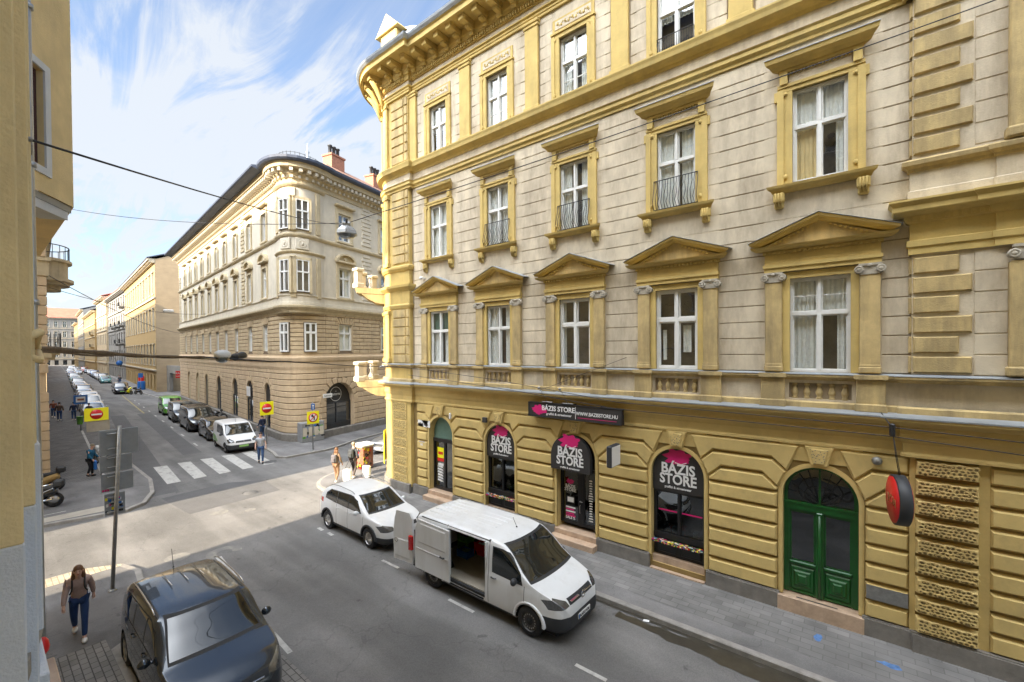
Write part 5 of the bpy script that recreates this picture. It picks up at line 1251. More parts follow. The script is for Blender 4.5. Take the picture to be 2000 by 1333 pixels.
# ------------------------------------------------------------ row houses further along
def rowhouse(name, label, p0, p1, zt, wallm, trimm, floors, bays, roofm='slate', depth=14, balc=(), gable=None, ground=3.6, eave=.9, roofh=2.8, fl=1):
    p0 = Vector(p0); p1 = Vector(p1); ln = (p1-p0).length; ang = math.degrees(math.atan2((p1-p0).y, (p1-p0).x)); T = frame(p0, ang, fl)
    b = empty(name, (*p0, 0), label, 'building')
    q = MB(); q.T = T; holes = []; fh = (zt-ground-.6)/floors; bw0 = ln/bays; ws = []
    for f_ in range(floors):
        for k in range(bays):
            u = bw0*(k+.5); z0 = ground+f_*fh+.9; ws.append((u, z0, fh*.56))
    hwid = min(.65, bw0*.28)
    q.wall(rect(0, ln, 0, zt), [rect(u-hwid, u+hwid, z0, z0+h_) for u, z0, h_ in ws]+[rect(bw0*(k+.5)-hwid*1.2, bw0*(k+.5)+hwid*1.2, .3, ground-.8) for k in range(bays)], 0)
    for u, z0, h_ in ws: q.reveal(rect(u-hwid, u+hwid, z0, z0+h_), 0, -.25)
    for k in range(bays): q.reveal(rect(bw0*(k+.5)-hwid*1.2, bw0*(k+.5)+hwid*1.2, .3, ground-.8), 0, -.25)
    q.box(0, ln, -depth, -depth+.1, 0, zt); q.build('facade', wallm, b)
    g_ = MB(); g_.T = T; g_.box(ln-.05, ln, -depth, -.01, 0, zt); g_.build('side_wall', gable or wallm, b); g_ = MB(); g_.T = T; g_.box(.0, .05, -depth, -.01, 0, zt)
    g_.add([(0, -.3, zt), (0, -depth, zt), (0, -depth/2, zt+roofh), (.05, -.3, zt), (.05, -depth, zt), (.05, -depth/2, zt+roofh)], [(0, 1, 2), (3, 4, 5), (0, 2, 5, 3), (1, 2, 5, 4)]); g_.build('side_wall', gable or wallm, b)
    d_ = MB(); d_.T = T; d_.box(.1, ln-.1, -.6, -.5, .2, zt-.5); d_.build('room_interior', 'room', b)
    for u, z0, h_ in ws:
        w_ = MB(); w_.T = T; w_.box(u-hwid, u+hwid, -.2, -.15, z0, z0+h_, 1); 
        for a_, b_, c_, e_ in ((u-hwid, u-hwid+.07, z0, z0+h_), (u+hwid-.07, u+hwid, z0, z0+h_), (u-.04, u+.04, z0, z0+h_), (u-hwid, u+hwid, z0+h_*.62, z0+h_*.62+.07), (u-hwid, u+hwid, z0+h_-.07, z0+h_), (u-hwid, u+hwid, z0, z0+.07)): w_.box(a_, b_, -.149, -.08, c_, e_, 0)
        for s_ in (-1, 1): a_, b_ = sorted((u+s_*hwid, u+s_*(hwid+.18))); w_.box(a_, b_, -.08, .07, z0, z0+h_, 2)
        w_.box(u-hwid-.25, u+hwid+.25, -.08, .2, z0+h_+.12, z0+h_+.26, 2); w_.box(u-hwid-.2, u+hwid+.2, -.08, .12, z0-.16, z0, 2)
        w_.build('window', ['whiteframe', 'carglass', trimm], b)
    c = MB(); c.T = T
    for z_ in [ground-.1]+[ground+fh*(i+1) for i in range(1, floors-1)]: c.box(-.02, ln+.02, 0, .22, z_, z_+.25)
    c.box(-.02, ln+.02, 0, .35, zt-.7, zt-.35); c.box(-.02, ln+.02, 0, eave, zt-.35, zt-.05)
    k = 0
    while k*.8 < ln: c.box(k*.8, k*.8+.25, .3, .7, zt-.62, zt-.35); k += 1
    c.build('cornice', trimm, b)
    r_ = MB(); r_.T = T; r_.add([(-.1, eave+.1, zt-.05), (ln+.1, eave+.1, zt-.05), (ln+.1, -depth/2, zt+roofh), (-.1, -depth/2, zt+roofh), (-.1, -depth, zt), (ln+.1, -depth, zt), (-.1, eave+.1, zt+.1), (ln+.1, eave+.1, zt+.1), (ln+.1, -depth/2, zt+roofh+.15), (-.1, -depth/2, zt+roofh+.15)], [(0, 1, 2, 3), (3, 2, 5, 4), (6, 7, 8, 9), (0, 1, 7, 6), (0, 3, 9, 6), (1, 2, 8, 7)]); r_.build('roof', roofm, b)
    for k in range(bays):
        gd = MB(); gd.T = T; u = bw0*(k+.5); gd.box(u-hwid*1.2, u+hwid*1.2, -.2, -.15, .3, ground-.8, 0); gd.box(u-.04, u+.04, -.15, -.1, .3, ground-.8, 1)
        gd.build('ground_floor_door', ['carglass', 'charcoal'], b)
    for (u, fl, wd_) in balc:
        z0 = ground+fl*fh+.65; o = MB(); o.T = T; o.box(u-wd_, u+wd_, 0, 1.0, z0, z0+.2, 0)
        for s_ in (-1, 1): o.box(u+s_*wd_*.7-.1, u+s_*wd_*.7+.1, 0, .7, z0-.35, z0, 0)
        for k in range(9): t = k/8; o.box(u-wd_+2*wd_*t-.02, u-wd_+2*wd_*t+.02, .94, .98, z0+.2, z0+1.15, 1)
        for k in range(4):
            for s_ in (-1, 1): o.box(u+s_*wd_-.02, u+s_*wd_+.02, .1+.25*k, .14+.25*k, z0+.2, z0+1.15, 1)
        o.box(u-wd_, u+wd_, .93, .99, z0+1.12, z0+1.18, 1); o.build('balcony', [wallm, 'iron'], b)
    return b, T, ln
rowhouse('apartment_house', 'yellow four-storey house with sunlit front and tall blank gable wall', (-88.5, 18.6), (-133.7, 22.5), 21.6, 'ochre', 'far_light', 3, 12, 'slate', gable='gable', roofh=3.0)
rowhouse('apartment_house', 'pale grey house with small iron balconies beyond the yellow one', (-134, 22.6), (-168, 24.6), 21.5, 'greywall', 'greywall', 4, 8, 'redroof', balc=[(2.2, 1, 1.3), (2.2, 2, 1.3), (2.2, 3, 1.3), (10, 1, 1.3), (10, 2, 1.3), (18, 2, 1.3)])
rowhouse('apartment_house', 'cream house with low ochre cornice behind the grey one', (-168.3, 24.2), (-194, 25.6), 22.8, 'sand', 'far_light', 4, 6, 'redroof')
rowhouse('apartment_house', 'buff house with two tall pilastered bays far up the street', (-194.5, 25.2), (-241, 28.2), 20.5, 'ochre', 'sand_trim', 4, 9, 'slate', balc=[(5, 1, 1.3), (5, 2, 1.3)])
rowhouse('apartment_house', 'tall narrow grey house near the end of the right side row', (-241.5, 28.0), (-285, 31.2), 24, 'greywall', 'sand', 4, 9, 'slate')
rowhouse('apartment_house', 'small distant ochre house last in the right side row', (-285.5, 31.2), (-318, 33.4), 21, 'ochre', 'sand', 4, 7, 'slate')
rowhouse('apartment_house', 'pink grey corner house with red roof closing the street', (-335, 14.0), (-332, 52), 25.5, 'greywall', 'far_light', 4, 12, 'redroof', roofh=5.5, depth=16, fl=-1)
# portal beside the gable, with the red arrow sign
pt = empty('gateway_block', (-76, 19.5, 0), 'low grey gateway with open passage between the sand building and the gable wall', 'gateway'); q = MB()
q.box(-88.4, -73, 19.9, 20.4, 3.2, 4.4); q.box(-88.4, -86.9, 19.9, 20.4, 0, 3.2); q.box(-80, -79, 19.9, 20.4, 0, 3.2); q.build('gate_wall', 'greywall', pt); q = MB(); q.box(-86.9, -80, 21.5, 21.6, 0, 3.2); q.box(-79, -73, 20.3, 20.35, 0, 3.2); q.build('passage_doors', 'charcoal', pt)
ar = MB(); ar.poly_ext([(17.9, 2.9), (18.9, 2.9), (18.9, 2.6), (19.6, 3.4), (18.9, 4.2), (18.9, 3.9), (17.9, 3.9)], -75.1, -75.0, 'yz'); o = ar.build('arrow_sign', 'sign_red', base=(-75, 18.5, 3.4)); tag(o, 'dark red arrow-shaped sign fixed at the end of the sand building', 'sign')
text('lettering', 'PARK', .42, facing(-74.98, 18.4, 3.55, 0), 'white', o); text('lettering', 'GARAGE', .24, facing(-74.98, 18.4, 3.15, 0), 'white', o)

# ------------------------------------------------------------ left side: our own building and the ones across the side street
OB = empty('near_building', (-8, -4, 0), 'yellow plastered building edge close on the left with white lower zone and drainpipe', 'building')
ob = MB(); 
wx = [x for x in (-14, -11, -8)]
ob.wall(rect(-15.95, 40, 0, 24.5), [rect(-14+3.3*k-.55, -14+3.3*k+.55, z0, z0+2.1) for k in range(16) for z0 in (10.2, 14.2, 18.2)], -.15)
for k in range(16):
    for z0 in (10.2, 14.2, 18.2): ob.reveal(rect(-14+3.3*k-.55, -14+3.3*k+.55, z0, z0+2.1), -.15, -.4)
ob.box(-15.95, -15.9, -16, -.15, 0, 24.5); ob.box(-15.95, 40, -16, -15.9, 0, 24.5); ob.box(-15.95, 40, -16, -.15, 24.5, 24.6); ob.build('facade_wall', 'plaster_yellow', OB)
ob = MB()
for k in range(16):
    for z0 in (10.2, 14.2, 18.2):
        a = -14+3.3*k; ob.box(a-.55, a+.55, -.42, -.4, z0, z0+2.1, 1)
        for s_ in (-1, 1): p, q_ = sorted((a+s_*.55, a+s_*.5)); ob.box(p, q_, -.4, -.33, z0, z0+2.1, 0)
        ob.box(a-.03, a+.03, -.4, -.34, z0, z0+2.1, 0); ob.box(a-.55, a+.55, -.4, -.335, z0+1.35, z0+1.42, 0)
ob.build('facade_windows', ['whiteframe', 'carglass'], OB)
ob = MB(); ob.box(-16.3, 40, -.1, .9, 24.2, 24.7); ob.box(-16.0, 40, -.1, .35, 8.9, 9.1) if False else None
ob.add([(-16.3, .9, 24.7), (40, .9, 24.7), (40, -8, 29), (-16.3, -8, 29), (-16.3, -16, 24.7), (40, -16, 24.7)], [(0, 1, 2, 3), (3, 2, 5, 4), (0, 3, 4)]); ob.build('roof', 'slate', OB)
# stepped pilaster beside the camera (right end of what the photo shows at the left edge)
def nearwall(x0, x1, y, z0, z1, m, name): q = MB(); q.bevbox(x0, x1, -.2, y, z0, z1, .006); return q.build(name, m, OB)
nearwall(-2.85, -2.4, .112, 5.80, 14, 'plaster_yellow', 'pilaster'); nearwall(-3.05, -2.8, .166, 5.84, 14, 'plaster_yellow', 'pilaster'); nearwall(-3.30, -3.0, .185, 6.08, 14, 'plaster_yellow', 'pilaster')
nearwall(-2.85, -2.4, .114, 2.5, 5.80, 'plaster_white', 'pilaster'); nearwall(-3.05, -2.8, .168, 2.5, 5.84, 'plaster_white', 'pilaster'); nearwall(-3.30, -3.0, .196, 5.2, 6.08, 'plaster_white', 'pilaster')
nearwall(-3.40, -2.9, .205, 2.4, 5.04, 'plaster_white', 'wall_base')
q = MB(); q.add([(-2.7, -.2, 5.26), (-3.42, -.2, 5.20), (-3.42, .226, 5.14), (-2.7, .13, 5.22), (-2.7, -.2, 5.20), (-3.42, -.2, 5.08), (-3.42, .226, 5.04), (-2.7, .13, 5.14)], [(0, 1, 2, 3), (4, 5, 6, 7), (2, 3, 7, 6), (0, 3, 7, 4), (1, 2, 6, 5)]); q.build('stone_ledge', 'pavement_light', OB)
nearwall(-3.45, -2.9, .262, 2.4, 4.84, 'marble', 'stone_base')
q = MB(); q.ball((-3.42, .215, 4.93), .035, .03, .05, 10); q.build('red_lamp', 'sign_red', OB)
q = MB(); q.tube([(-6.6, .413, 1.5), (-6.6, .413, 5.2), (-6.6, .405, 6.2), (-6.6, .40, 8), (-6.6, .39, 16)], .030, 14)
for z_ in (3.2, 5.2, 7.0, 8.4, 10.0): q.tube([(-6.6, .41, z_), (-6.6, .41, z_+.05)], .036, 14)
q.build('drainpipe', 'steel', OB)
# oriel
S0 = Vector((-7.0, .40)); dd = Vector((math.cos(R(148)), math.sin(R(148)))); S1 = S0+dd*.80; T = frame(S0, 148, 1); T = (lambda p: (S0.x+dd.x*p[0]+(-dd.y)*(-p[1]), S0.y+dd.y*p[0]+dd.x*(-p[1]), p[2]))
T = (lambda p: (S0.x+dd.x*p[0]+dd.y*p[1], S0.y+dd.y*p[0]-dd.x*p[1], p[2]))
orl = MB(); orl.T = T; orl.wall(rect(-.5, .80, 8.32, 16), [rect(-.2, .28, 8.60, 9.70)], 0); orl.reveal(rect(-.2, .28, 8.6, 9.7), 0, -.07)
orl.T = None; orl.add([(*S1, 8.32), (*S1, 16), (-12, S1.y, 16), (-12, S1.y, 8.32)], [(0, 1, 2, 3)]); orl.add([(S0.x, S0.y-.5, 8.32), (*S1, 8.32), (-12, S1.y, 8.32), (-12, -.1, 8.32)], [(0, 1, 2, 3)]); orl.build('oriel', 'plaster_yellow', OB)
orl = MB(); orl.T = T
for a, b, c, d in ((.28, .37, 8.52, 9.78), (-.3, .28, 9.70, 9.78), (-.3, .28, 8.52, 8.60)): orl.box(a, b, 0, .02, c, d)
orl.build('window_surround', 'plaster_white', OB); orl = MB(); orl.T = T; orl.box(-.25, .28, -.08, -.06, 8.6, 9.7)
for k in range(36): orl.box(-.2, .24, -.06, -.05, 8.61+.03*k, 8.63+.03*k)
orl.build('roller_shutter', 'shutter', OB)
ol = MB(); ol.T = T; ol.box(-.5, .79, -.3, -.02, 8.24, 8.318, 0); ol.box(-.5, .74, -.3, -.03, 8.14, 8.24, 1); ol.build('oriel_base', ['signback', 'plaster_white'], OB)
# stone house across the side street on the left
SH = empty('stone_house', (-30, 1.9, 0), 'ochre banded stone house with bow balconies across the side street on the left', 'building')
PL = Vector((-30.3, 2.28)); AL = 176.35; dl = Vector((math.cos(R(AL)), math.sin(R(AL)))); TLs = frame(PL, AL, -1)
s = MB(); z = .5
s.T = None
s.box(-31.0, -30.34, -.3, 2.2, 0, 22); s.build('corner_pier', 'sand_ground', SH)
s = MB()
while z < 15:
    if not 4.6 < z < 5.2: s.bevbox(-30.36, -30.26, .3, 2.27, z+.015, z+.44, .02); s.bevbox(-31.0, -30.3, 2.18, 2.29, z+.015, z+.44, .02)
    z += .46
s.build('stone_bands', 'sand_ground', SH)
s = MB(); s.box(-31.1, -30.2, .2, 2.4, 6.3, 6.5); s.box(-31.1, -30.22, .2, 2.36, 10.2, 10.9); s.box(-31.1, -30.15, .2, 2.44, 10.9, 11.05); s.box(-31.1, -30.2, .2, 2.4, 13.2, 13.4); s.build('mouldings', 'sand_trim', SH)
s = MB(); s.T = TLs; s.wall(rect(.6, 42, 0, 22), [rect(3+3.4*k-.6, 3+3.4*k+.6, z0, z0+2.2) for k in range(11) for z0 in (6.8, 10.8, 14.8)], -.05); s.box(.6, 42, -14, -13.9, 0, 22); s.box(41.9, 42, -14, 0, 0, 22)
s.build('street_wall', 'sand', SH)
s = MB(); s.T = TLs
for k in range(11):
    for z0 in (6.8, 10.8, 14.8): s.box(3+3.4*k-.6, 3+3.4*k+.6, -.3, -.25, z0, z0+2.2)
s.build('window_panes', 'carglass', SH)
s = MB(); s.add([(-30.6, 1.0, 0), (-22.75, -6.5, 0), (-22.75, -30, 0), (-30.6, 1.0, 23), (-22.75, -6.5, 23), (-22.75, -30, 23)], [(0, 1, 4, 3), (1, 2, 5, 4)]); s.build('side_wall', 'sand', SH)
s = MB(); s.add([(-22.3, -6.5, 22.9), (-22.3, -30, 22.9), (-30, 1.9, 22.9), (-72, 4.7, 22.9), (-72, -14, 22.9), (-32, -8, 27.5), (-70, -5, 27.5)], [(0, 1, 5), (0, 2, 5), (2, 3, 6, 5), (3, 4, 6), (4, 1, 5, 6), (0, 2, 3, 4, 1)]); s.build('roof', 'slate', SH)
s = MB(); s.T = TLs; s.box(0, 42, 0, .6, 21.6, 22); s.build('cornice', 'sand_trim', SH)
for (u, z0, wd_) in ((7.5, 10.7, 1.25), (7.5, 6.6, .7)):
    s = MB(); s.T = TLs; n = 10; pts = [(u+1.8*math.cos(math.pi*k/n), wd_*math.sin(math.pi*k/n)) for k in range(n+1)]
    for zz0, zz1, sc_ in ((z0-.5, z0-.2, .55), (z0-.2, z0, .85), (z0, z0+.18, 1.0)): s.poly_ext([(u+(a-u)*sc_, b*sc_) for a, b in pts], zz0, zz1, 'xy', 0)
    if z0 > 9:
        s.poly_ext([(u+(a-u)*.8, b*.8) for a, b in pts], z0+.18, z0+1.15, 'xy', 0); s.poly_ext([(u+(a-u)*.95, b*.95) for a, b in pts], z0+1.15, z0+1.3, 'xy', 0)
        for a, b in pts: s.box(u+(a-u)*.85-.015, u+(a-u)*.85+.015, b*.85-.015, b*.85+.015, z0+1.3, z0+2.1, 1)
        s.T = TLs; s.poly_ext([(u+(a-u)*.87, b*.87) for a, b in pts]+[(u+(a-u)*.83, b*.83) for a, b in pts][::-1], z0+2.08, z0+2.12, 'xy', 1)
    else:
        for a, b in pts: s.box(u+(a-u)*.9-.015, u+(a-u)*.9+.015, b*.9-.015, b*.9+.015, z0+.18, z0+1.1, 1)
    s.build('balcony', ['sand_trim', 'iron'], SH)
rowhouse('apartment_house', 'shaded low house far along the left side behind the stone house', (PL.x+dl.x*43, PL.y+dl.y*43), (PL.x+dl.x*110, PL.y+dl.y*110), 20, 'sand', 'sand_trim', 4, 16, 'slate', fl=-1)
rowhouse('apartment_house', 'shaded distant house closing the left row behind the stone house', (PL.x+dl.x*110.5, PL.y+dl.y*110.5), (PL.x+dl.x*290, PL.y+dl.y*290), 20, 'sand', 'sand_trim', 4, 24, 'slate', fl=-1)
# ------------------------------------------------------------ vehicles
def pchip(P):
    """monotone piecewise interpolation through control points"""
    xs = [p[0] for p in P]; ys = [p[1] for p in P]; n = len(P); d = [(ys[i+1]-ys[i])/(xs[i+1]-xs[i]) for i in range(n-1)]; m = [0]*n
    m[0] = d[0]; m[-1] = d[-1]
    for i in range(1, n-1):
        if d[i-1]*d[i] <= 0: m[i] = 0
        else: m[i] = 2*d[i-1]*d[i]/(d[i-1]+d[i])
    def F(x):
        if x <= xs[0]: return ys[0]
        if x >= xs[-1]: return ys[-1]
        i = max(k for k in range(n-1) if xs[k] <= x); h = xs[i+1]-xs[i]; t = (x-xs[i])/h
        return (2*t**3-3*t*t+1)*ys[i]+(t**3-2*t*t+t)*h*m[i]+(-2*t**3+3*t*t)*ys[i+1]+(t**3-t*t)*h*m[i+1]
    return F
def catmull(P, n):
    out_ = []
    for i in range(len(P)-1):
        p0, p1, p2, p3 = P[max(i-1, 0)], P[i], P[i+1], P[min(i+2, len(P)-1)]
        for k in range(n):
            t = k/n; out_.append(tuple(.5*((2*p1[j])+(p2[j]-p0[j])*t+(2*p0[j]-5*p1[j]+4*p2[j]-p3[j])*t*t+(3*p1[j]-p0[j]-3*p2[j]+p3[j])*t**3) for j in range(2)))
    out_.append(P[-1]); return out_
def car(name, sp, label, cat, loc, rz, paint, group=None, fine=True):
    """x forward, rear at 0, nose at sp['L']; origin on the ground under the middle"""
    L_ = sp['L']; W = sp['W']/2; top = pchip(sp['top']); belt = pchip(sp['belt']); bot = pchip(sp['bot']); plan = pchip(sp['plan'])
    NX = 84 if fine else 40; NS = 5 if fine else 3; tum = sp.get('tumble', .22); cr = sp.get('crown', .035)
    xs_ = sorted(set([L_*i/NX for i in range(NX+1)]+[.012, .03, L_-.012, L_-.03]))
    rings = []
    for x in xs_:
        w_ = W*plan(x); zb, zt_, zl = bot(x), top(x), belt(x); zl = min(zl, zt_-.015); h = zt_-zl; hn = min(1, h/.35)
        sh = w_*(.965); wr = w_*sp.get('roofw', .84)-tum*h*.42
        cc = .014+(.022+cr*.6)*hn
        P = [(w_*.86, zb), (w_*.975, zb+.06), (w_*1.0, zb+(zl-zb)*.45), (w_*.985, zl-(zl-zb)*.16), (sh, zl), (sh+(wr-sh)*.5+.02*hn, zl+h*.5), (wr, zt_-cc-.022*hn), (wr*.72, zt_-cc*.52), (wr*.36, zt_-cc*.13), (0, zt_)]
        rings.append([(x, y, z) for y, z in catmull(P, NS)])
    m = len(rings[0]); bm = bmesh.new(); V = {}
    for i, r in enumerate(rings):
        for j, p in enumerate(r):
            V[i, j, 1] = bm.verts.new(p); V[i, j, -1] = V[i, j, 1] if j == m-1 else bm.verts.new((p[0], -p[1], p[2]))
    for i in range(len(rings)-1):
        for j in range(m-1):
            bm.faces.new((V[i, j, 1], V[i+1, j, 1], V[i+1, j+1, 1], V[i, j+1, 1])); bm.faces.new((V[i, j, -1], V[i, j+1, -1], V[i+1, j+1, -1], V[i+1, j, -1]))
    for i in (0, len(rings)-1):
        for j in range(m-1):
            q = (V[i, j, 1], V[i, j+1, 1], V[i, j+1, -1], V[i, j, -1]) if j < m-2 else (V[i, j, 1], V[i, m-1, 1], V[i, j, -1])
            bm.faces.new(q if i == 0 else q[::-1])
    bmesh.ops.recalc_face_normals(bm, faces=bm.faces[:]); bm.normal_update()
    bm.faces.ensure_lookup_table()
    lay = bm.faces.layers.int.new('reg')
    def cutpoly(poly, plane, fil):
        """cut surface along a closed convex polygon lying in 'xz' or 'yz'"""
        n = len(poly); cx = sum(p[0] for p in poly)/n; cz = sum(p[1] for p in poly)/n; rad = max(math.hypot(p[0]-cx, p[1]-cz) for p in poly)
        def in_(f_):
            c = f_.calc_center_median(); a, b = (c.x, c.z) if plane == 'xz' else (c.y, c.z); return math.hypot(a-cx, b-cz) < rad+.12 and fil(f_, c)
        for i in range(n):
            a, b = Vector(poly[i]), Vector(poly[(i+1) % n]); e = b-a; nn = Vector((-e.y, e.x)).normalized()
            co = (a.x, 0, a.y) if plane == 'xz' else (0, a.x, a.y); no = (nn.x, 0, nn.y) if plane == 'xz' else (0, nn.x, nn.y)
            fs = [f_ for f_ in bm.faces if in_(f_)]; g_ = set(fs)
            for f_ in fs: g_.update(f_.verts); g_.update(f_.edges)
            bmesh.ops.bisect_plane(bm, geom=list(g_), plane_co=co, plane_no=no, dist=1e-5)
        bm.normal_update()
    def inside(poly, a, b):
        s_ = 0; n = len(poly)
        for i in range(n):
            p, q = poly[i], poly[(i+1) % n]; c = (q[0]-p[0])*(b-p[1])-(q[1]-p[1])*(a-p[0])
            if abs(c) < 1e-9: continue
            if s_ == 0: s_ = 1 if c > 0 else -1
            elif (c > 0) != (s_ > 0): return False
        return True
    regs = []    # (regionId, name, material)
    def region(rid, poly, plane, fil):
        cutpoly(poly, plane, fil)
        for f_ in bm.faces:
            c = f_.calc_center_median()
            if fil(f_, c):
                a, b = (c.x, c.z) if plane == 'xz' else (c.y, c.z)
                if inside(poly, a, b): f_[lay] = rid
    rid = 0; names = {}
    def reg(nm, mt, poly, plane, fil):
        nonlocal rid; rid += 1; names[rid] = (nm, mt); region(rid, poly, plane, fil)
    side = lambda s_: (lambda f_, c: c.y*s_ > .25*W and abs(f_.normal.y) > .35)
    wr_ = sp['wheel_r']; wxs = sp['axles']
    names[98] = ('_cut', None)
    for wx_ in wxs:
        R_ = wr_+.055; z_ = wr_; poly = [(wx_+R_*math.cos(math.pi*k/9), z_+R_*math.sin(math.pi*k/9)) for k in range(10)]+[(wx_-R_, -.1), (wx_+R_, -.1)]
        for s_ in (-1, 1):
            fil = (lambda f_, c, s_=s_: c.y*s_ > .45*W)
            cutpoly(poly, 'xz', fil)
            dl_ = [f_ for f_ in bm.faces if fil(f_, f_.calc_center_median()) and inside(poly, f_.calc_center_median().x, f_.calc_center_median().z)]
            bmesh.ops.delete(bm, geom=dl_, context='FACES')
    def grow(poly, d):
        cx = sum(p[0] for p in poly)/len(poly); cz = sum(p[1] for p in poly)/len(poly); return [(p[0]+(d if p[0] > cx else -d), p[1]+(d if p[1] > cz else -d)) for p in poly]
    if fine:
        for poly in sp['side_windows']:
            for s_ in (-1, 1): reg('window_seal', 'rubber', grow(poly, .028), 'xz', side(s_))
        reg('window_seal', 'rubber', grow(sp['windscreen'], .035), 'yz', lambda f_, c: c.x > sp['wsx'][0]-.03 and c.x < sp['wsx'][1]+.06 and f_.normal.x > .12 and f_.normal.z > .05)
    for poly in sp['side_windows']:
        for s_ in (-1, 1): reg('side_window', 'carglass', poly, 'xz', side(s_))
    reg('windscreen', 'carglass', sp['windscreen'], 'yz', lambda f_, c: c.x > sp['wsx'][0] and c.x < sp['wsx'][1] and f_.normal.x > .15 and f_.normal.z > .05)
    if sp.get('rear_window'): reg('rear_window', 'carglass', sp['rear_window'], 'yz', lambda f_, c: c.x < sp['rwx'] and f_.normal.x < -.15)
    for poly in sp.get('headlights', []):
        for s_ in (-1, 1): reg('headlight', 'lamp_glass', [(p[0]*s_, p[1]) for p in poly], 'yz', lambda f_, c: c.x > L_-.75 and f_.normal.x > .05)
    for poly in sp.get('taillights', []):
        for s_ in (-1, 1): reg('tail_light', 'tail_red', [(p[0]*s_, p[1]) for p in poly], 'yz', lambda f_, c: c.x < .45 and f_.normal.x < -.05)
    for poly in sp.get('grille', []): reg('grille', 'plastic_dark', poly, 'yz', lambda f_, c: c.x > L_-.5 and f_.normal.x > .2)
    if fine:
        for (a, b) in sp.get('lower', []):   # unpainted lower body: below line z=a..b
            pass
        for poly in sp.get('cladding', []):
            for s_ in (-1, 1): reg('cladding', 'plastic_dark', poly, 'xz', lambda f_, c, s_=s_: c.y*s_ > .3*W and abs(f_.normal.y) > .3)
        for poly in sp.get('bumper', []): reg('bumper_cladding', 'plastic_dark', poly, 'yz', lambda f_, c: c.x > L_-.62)
        for x, z0, z1 in sp.get('seams', []):
            for s_ in (-1, 1):
                pl_ = [(x, z0), (x+.014, z0), (x+.014, z1), (x, z1)]; fil = lambda f_, c, s_=s_: c.y*s_ > .3*W and f_[lay] == 0; cutpoly(pl_, 'xz', fil)
                for f_ in bm.faces:
                    c = f_.calc_center_median()
                    if c.y*s_ > .3*W and f_[lay] in (0,) and inside(pl_, c.x, c.z): f_.material_index = 1
    for hp in sp.get('holes', []):   # open door: faces removed on the right side (y<0 when s=-1)
        poly, s_ = hp; fil = lambda f_, c: c.y*s_ > .3*W; cutpoly(poly, 'xz', fil)
        bmesh.ops.delete(bm, geom=[f_ for f_ in bm.faces if fil(f_, f_.calc_center_median()) and inside(poly, f_.calc_center_median().x, f_.calc_center_median().z)], context='FACES')
    root = empty(name, loc, label, cat, group, rz)
    off = L_/2
    def part(nm, mats, faces):
        vm = {}; vs = []; fs = []; mi = []
        for f_ in faces:
            q = []
            for v in f_.verts:
                if v not in vm: vm[v] = len(vs); vs.append((v.co.x-off, v.co.y, v.co.z))
                q.append(vm[v])
            fs.append(q); mi.append(f_.material_index)
        me = bpy.data.meshes.new(nm); me.from_pydata(vs, [], fs); 
        for mm in mats: me.materials.append(M[mm])
        me.polygons.foreach_set('use_smooth', [True]*len(fs)); me.polygons.foreach_set('material_index', [min(k, len(mats)-1) for k in mi]); me.update()
        o = bpy.data.objects.new(nm, me); COL.objects.link(o); o.parent = root; return o
    body = part('body', [paint, 'seam'], [f_ for f_ in bm.faces if f_[lay] == 0])
    for k in range(1, rid+1):
        fs = [f_ for f_ in bm.faces if f_[lay] == k]
        if fs: part(names[k][0], [names[k][1]], fs)
    def yat(x, z):  # half width of the surface near (x,z)
        i = min(range(len(xs_)), key=lambda k: abs(xs_[k]-x)); r = rings[i]; return min(r, key=lambda p: abs(p[2]-z))[1] if True else 0
    bm.free()
    # wheels
    for wx_ in wxs:
        for s_ in (-1, 1):
            yo = s_*(W-.015); wd = .21; q = MB(); r = wr_
            q.lathe([(r*.64, -wd/2), (r*.9, -wd/2-.005), (r*.985, -wd/2+.03), (r, -wd/4), (r, wd/4), (r*.985, wd/2-.03), (r*.9, wd/2+.005), (r*.64, wd/2)], (wx_-off, yo-s_*wd/2, r), axis='y', n=28 if fine else 14)
            if not fine: q.lathe([(0, 0), (r*.62, -.0)], (wx_-off, yo-s_*.02, r), axis='y', n=12, mi=1)
            wh = q.build('wheel', ['tyre', 'rim'], root, local=True)
            if fine:
                q = MB(); c = (wx_-off, yo-s_*.035, r); q.lathe([(r*.66, s_*.02), (r*.62, -s_*.01), (r*.60, -s_*.12)], c, axis='y', n=28); q.lathe([(0, -s_*.07), (r*.6, -s_*.09)], c, axis='y', n=24, mi=1)
                if sp.get('steel'):
                    q.lathe([(0, s_*.02), (r*.16, s_*.015), (r*.2, -s_*.01), (r*.34, -s_*.02), (r*.5, -s_*.0), (r*.62, -s_*.02)], c, axis='y', n=28, mi=0)
                    for k in range(16):
                        t = 2*math.pi*k/16; q.ball((c[0]+r*.46*math.cos(t), c[1]+s_*.004, c[2]+r*.46*math.sin(t)), .019, .008, .019, 6, mi=2)
                    q.lathe([(0, s_*.03), (r*.22, s_*.02), (r*.24, 0)], c, axis='y', n=18, mi=1)
                else:
                    ns = sp.get('spokes', 5)
                    for k in range(ns):
                        t = 2*math.pi*k/ns+.3
                        for dt in (-.11, .11):
                            a = (c[0]+r*.12*math.cos(t), c[1]-s_*.0, c[2]+r*.12*math.sin(t)); b = (c[0]+r*.61*math.cos(t+dt*1.6), c[1]-s_*.005, c[2]+r*.61*math.sin(t+dt*1.6)); q.tube([a, b], .022, 6, taper=[.026, .018])
                    q.lathe([(0, s_*.02), (r*.13, s_*.015), (r*.17, -s_*.02)], c, axis='y', n=16)
                q.build('rim', ['rim' if not sp.get('steel') else 'steelrim', 'seam', 'rim'], wh, local=True)
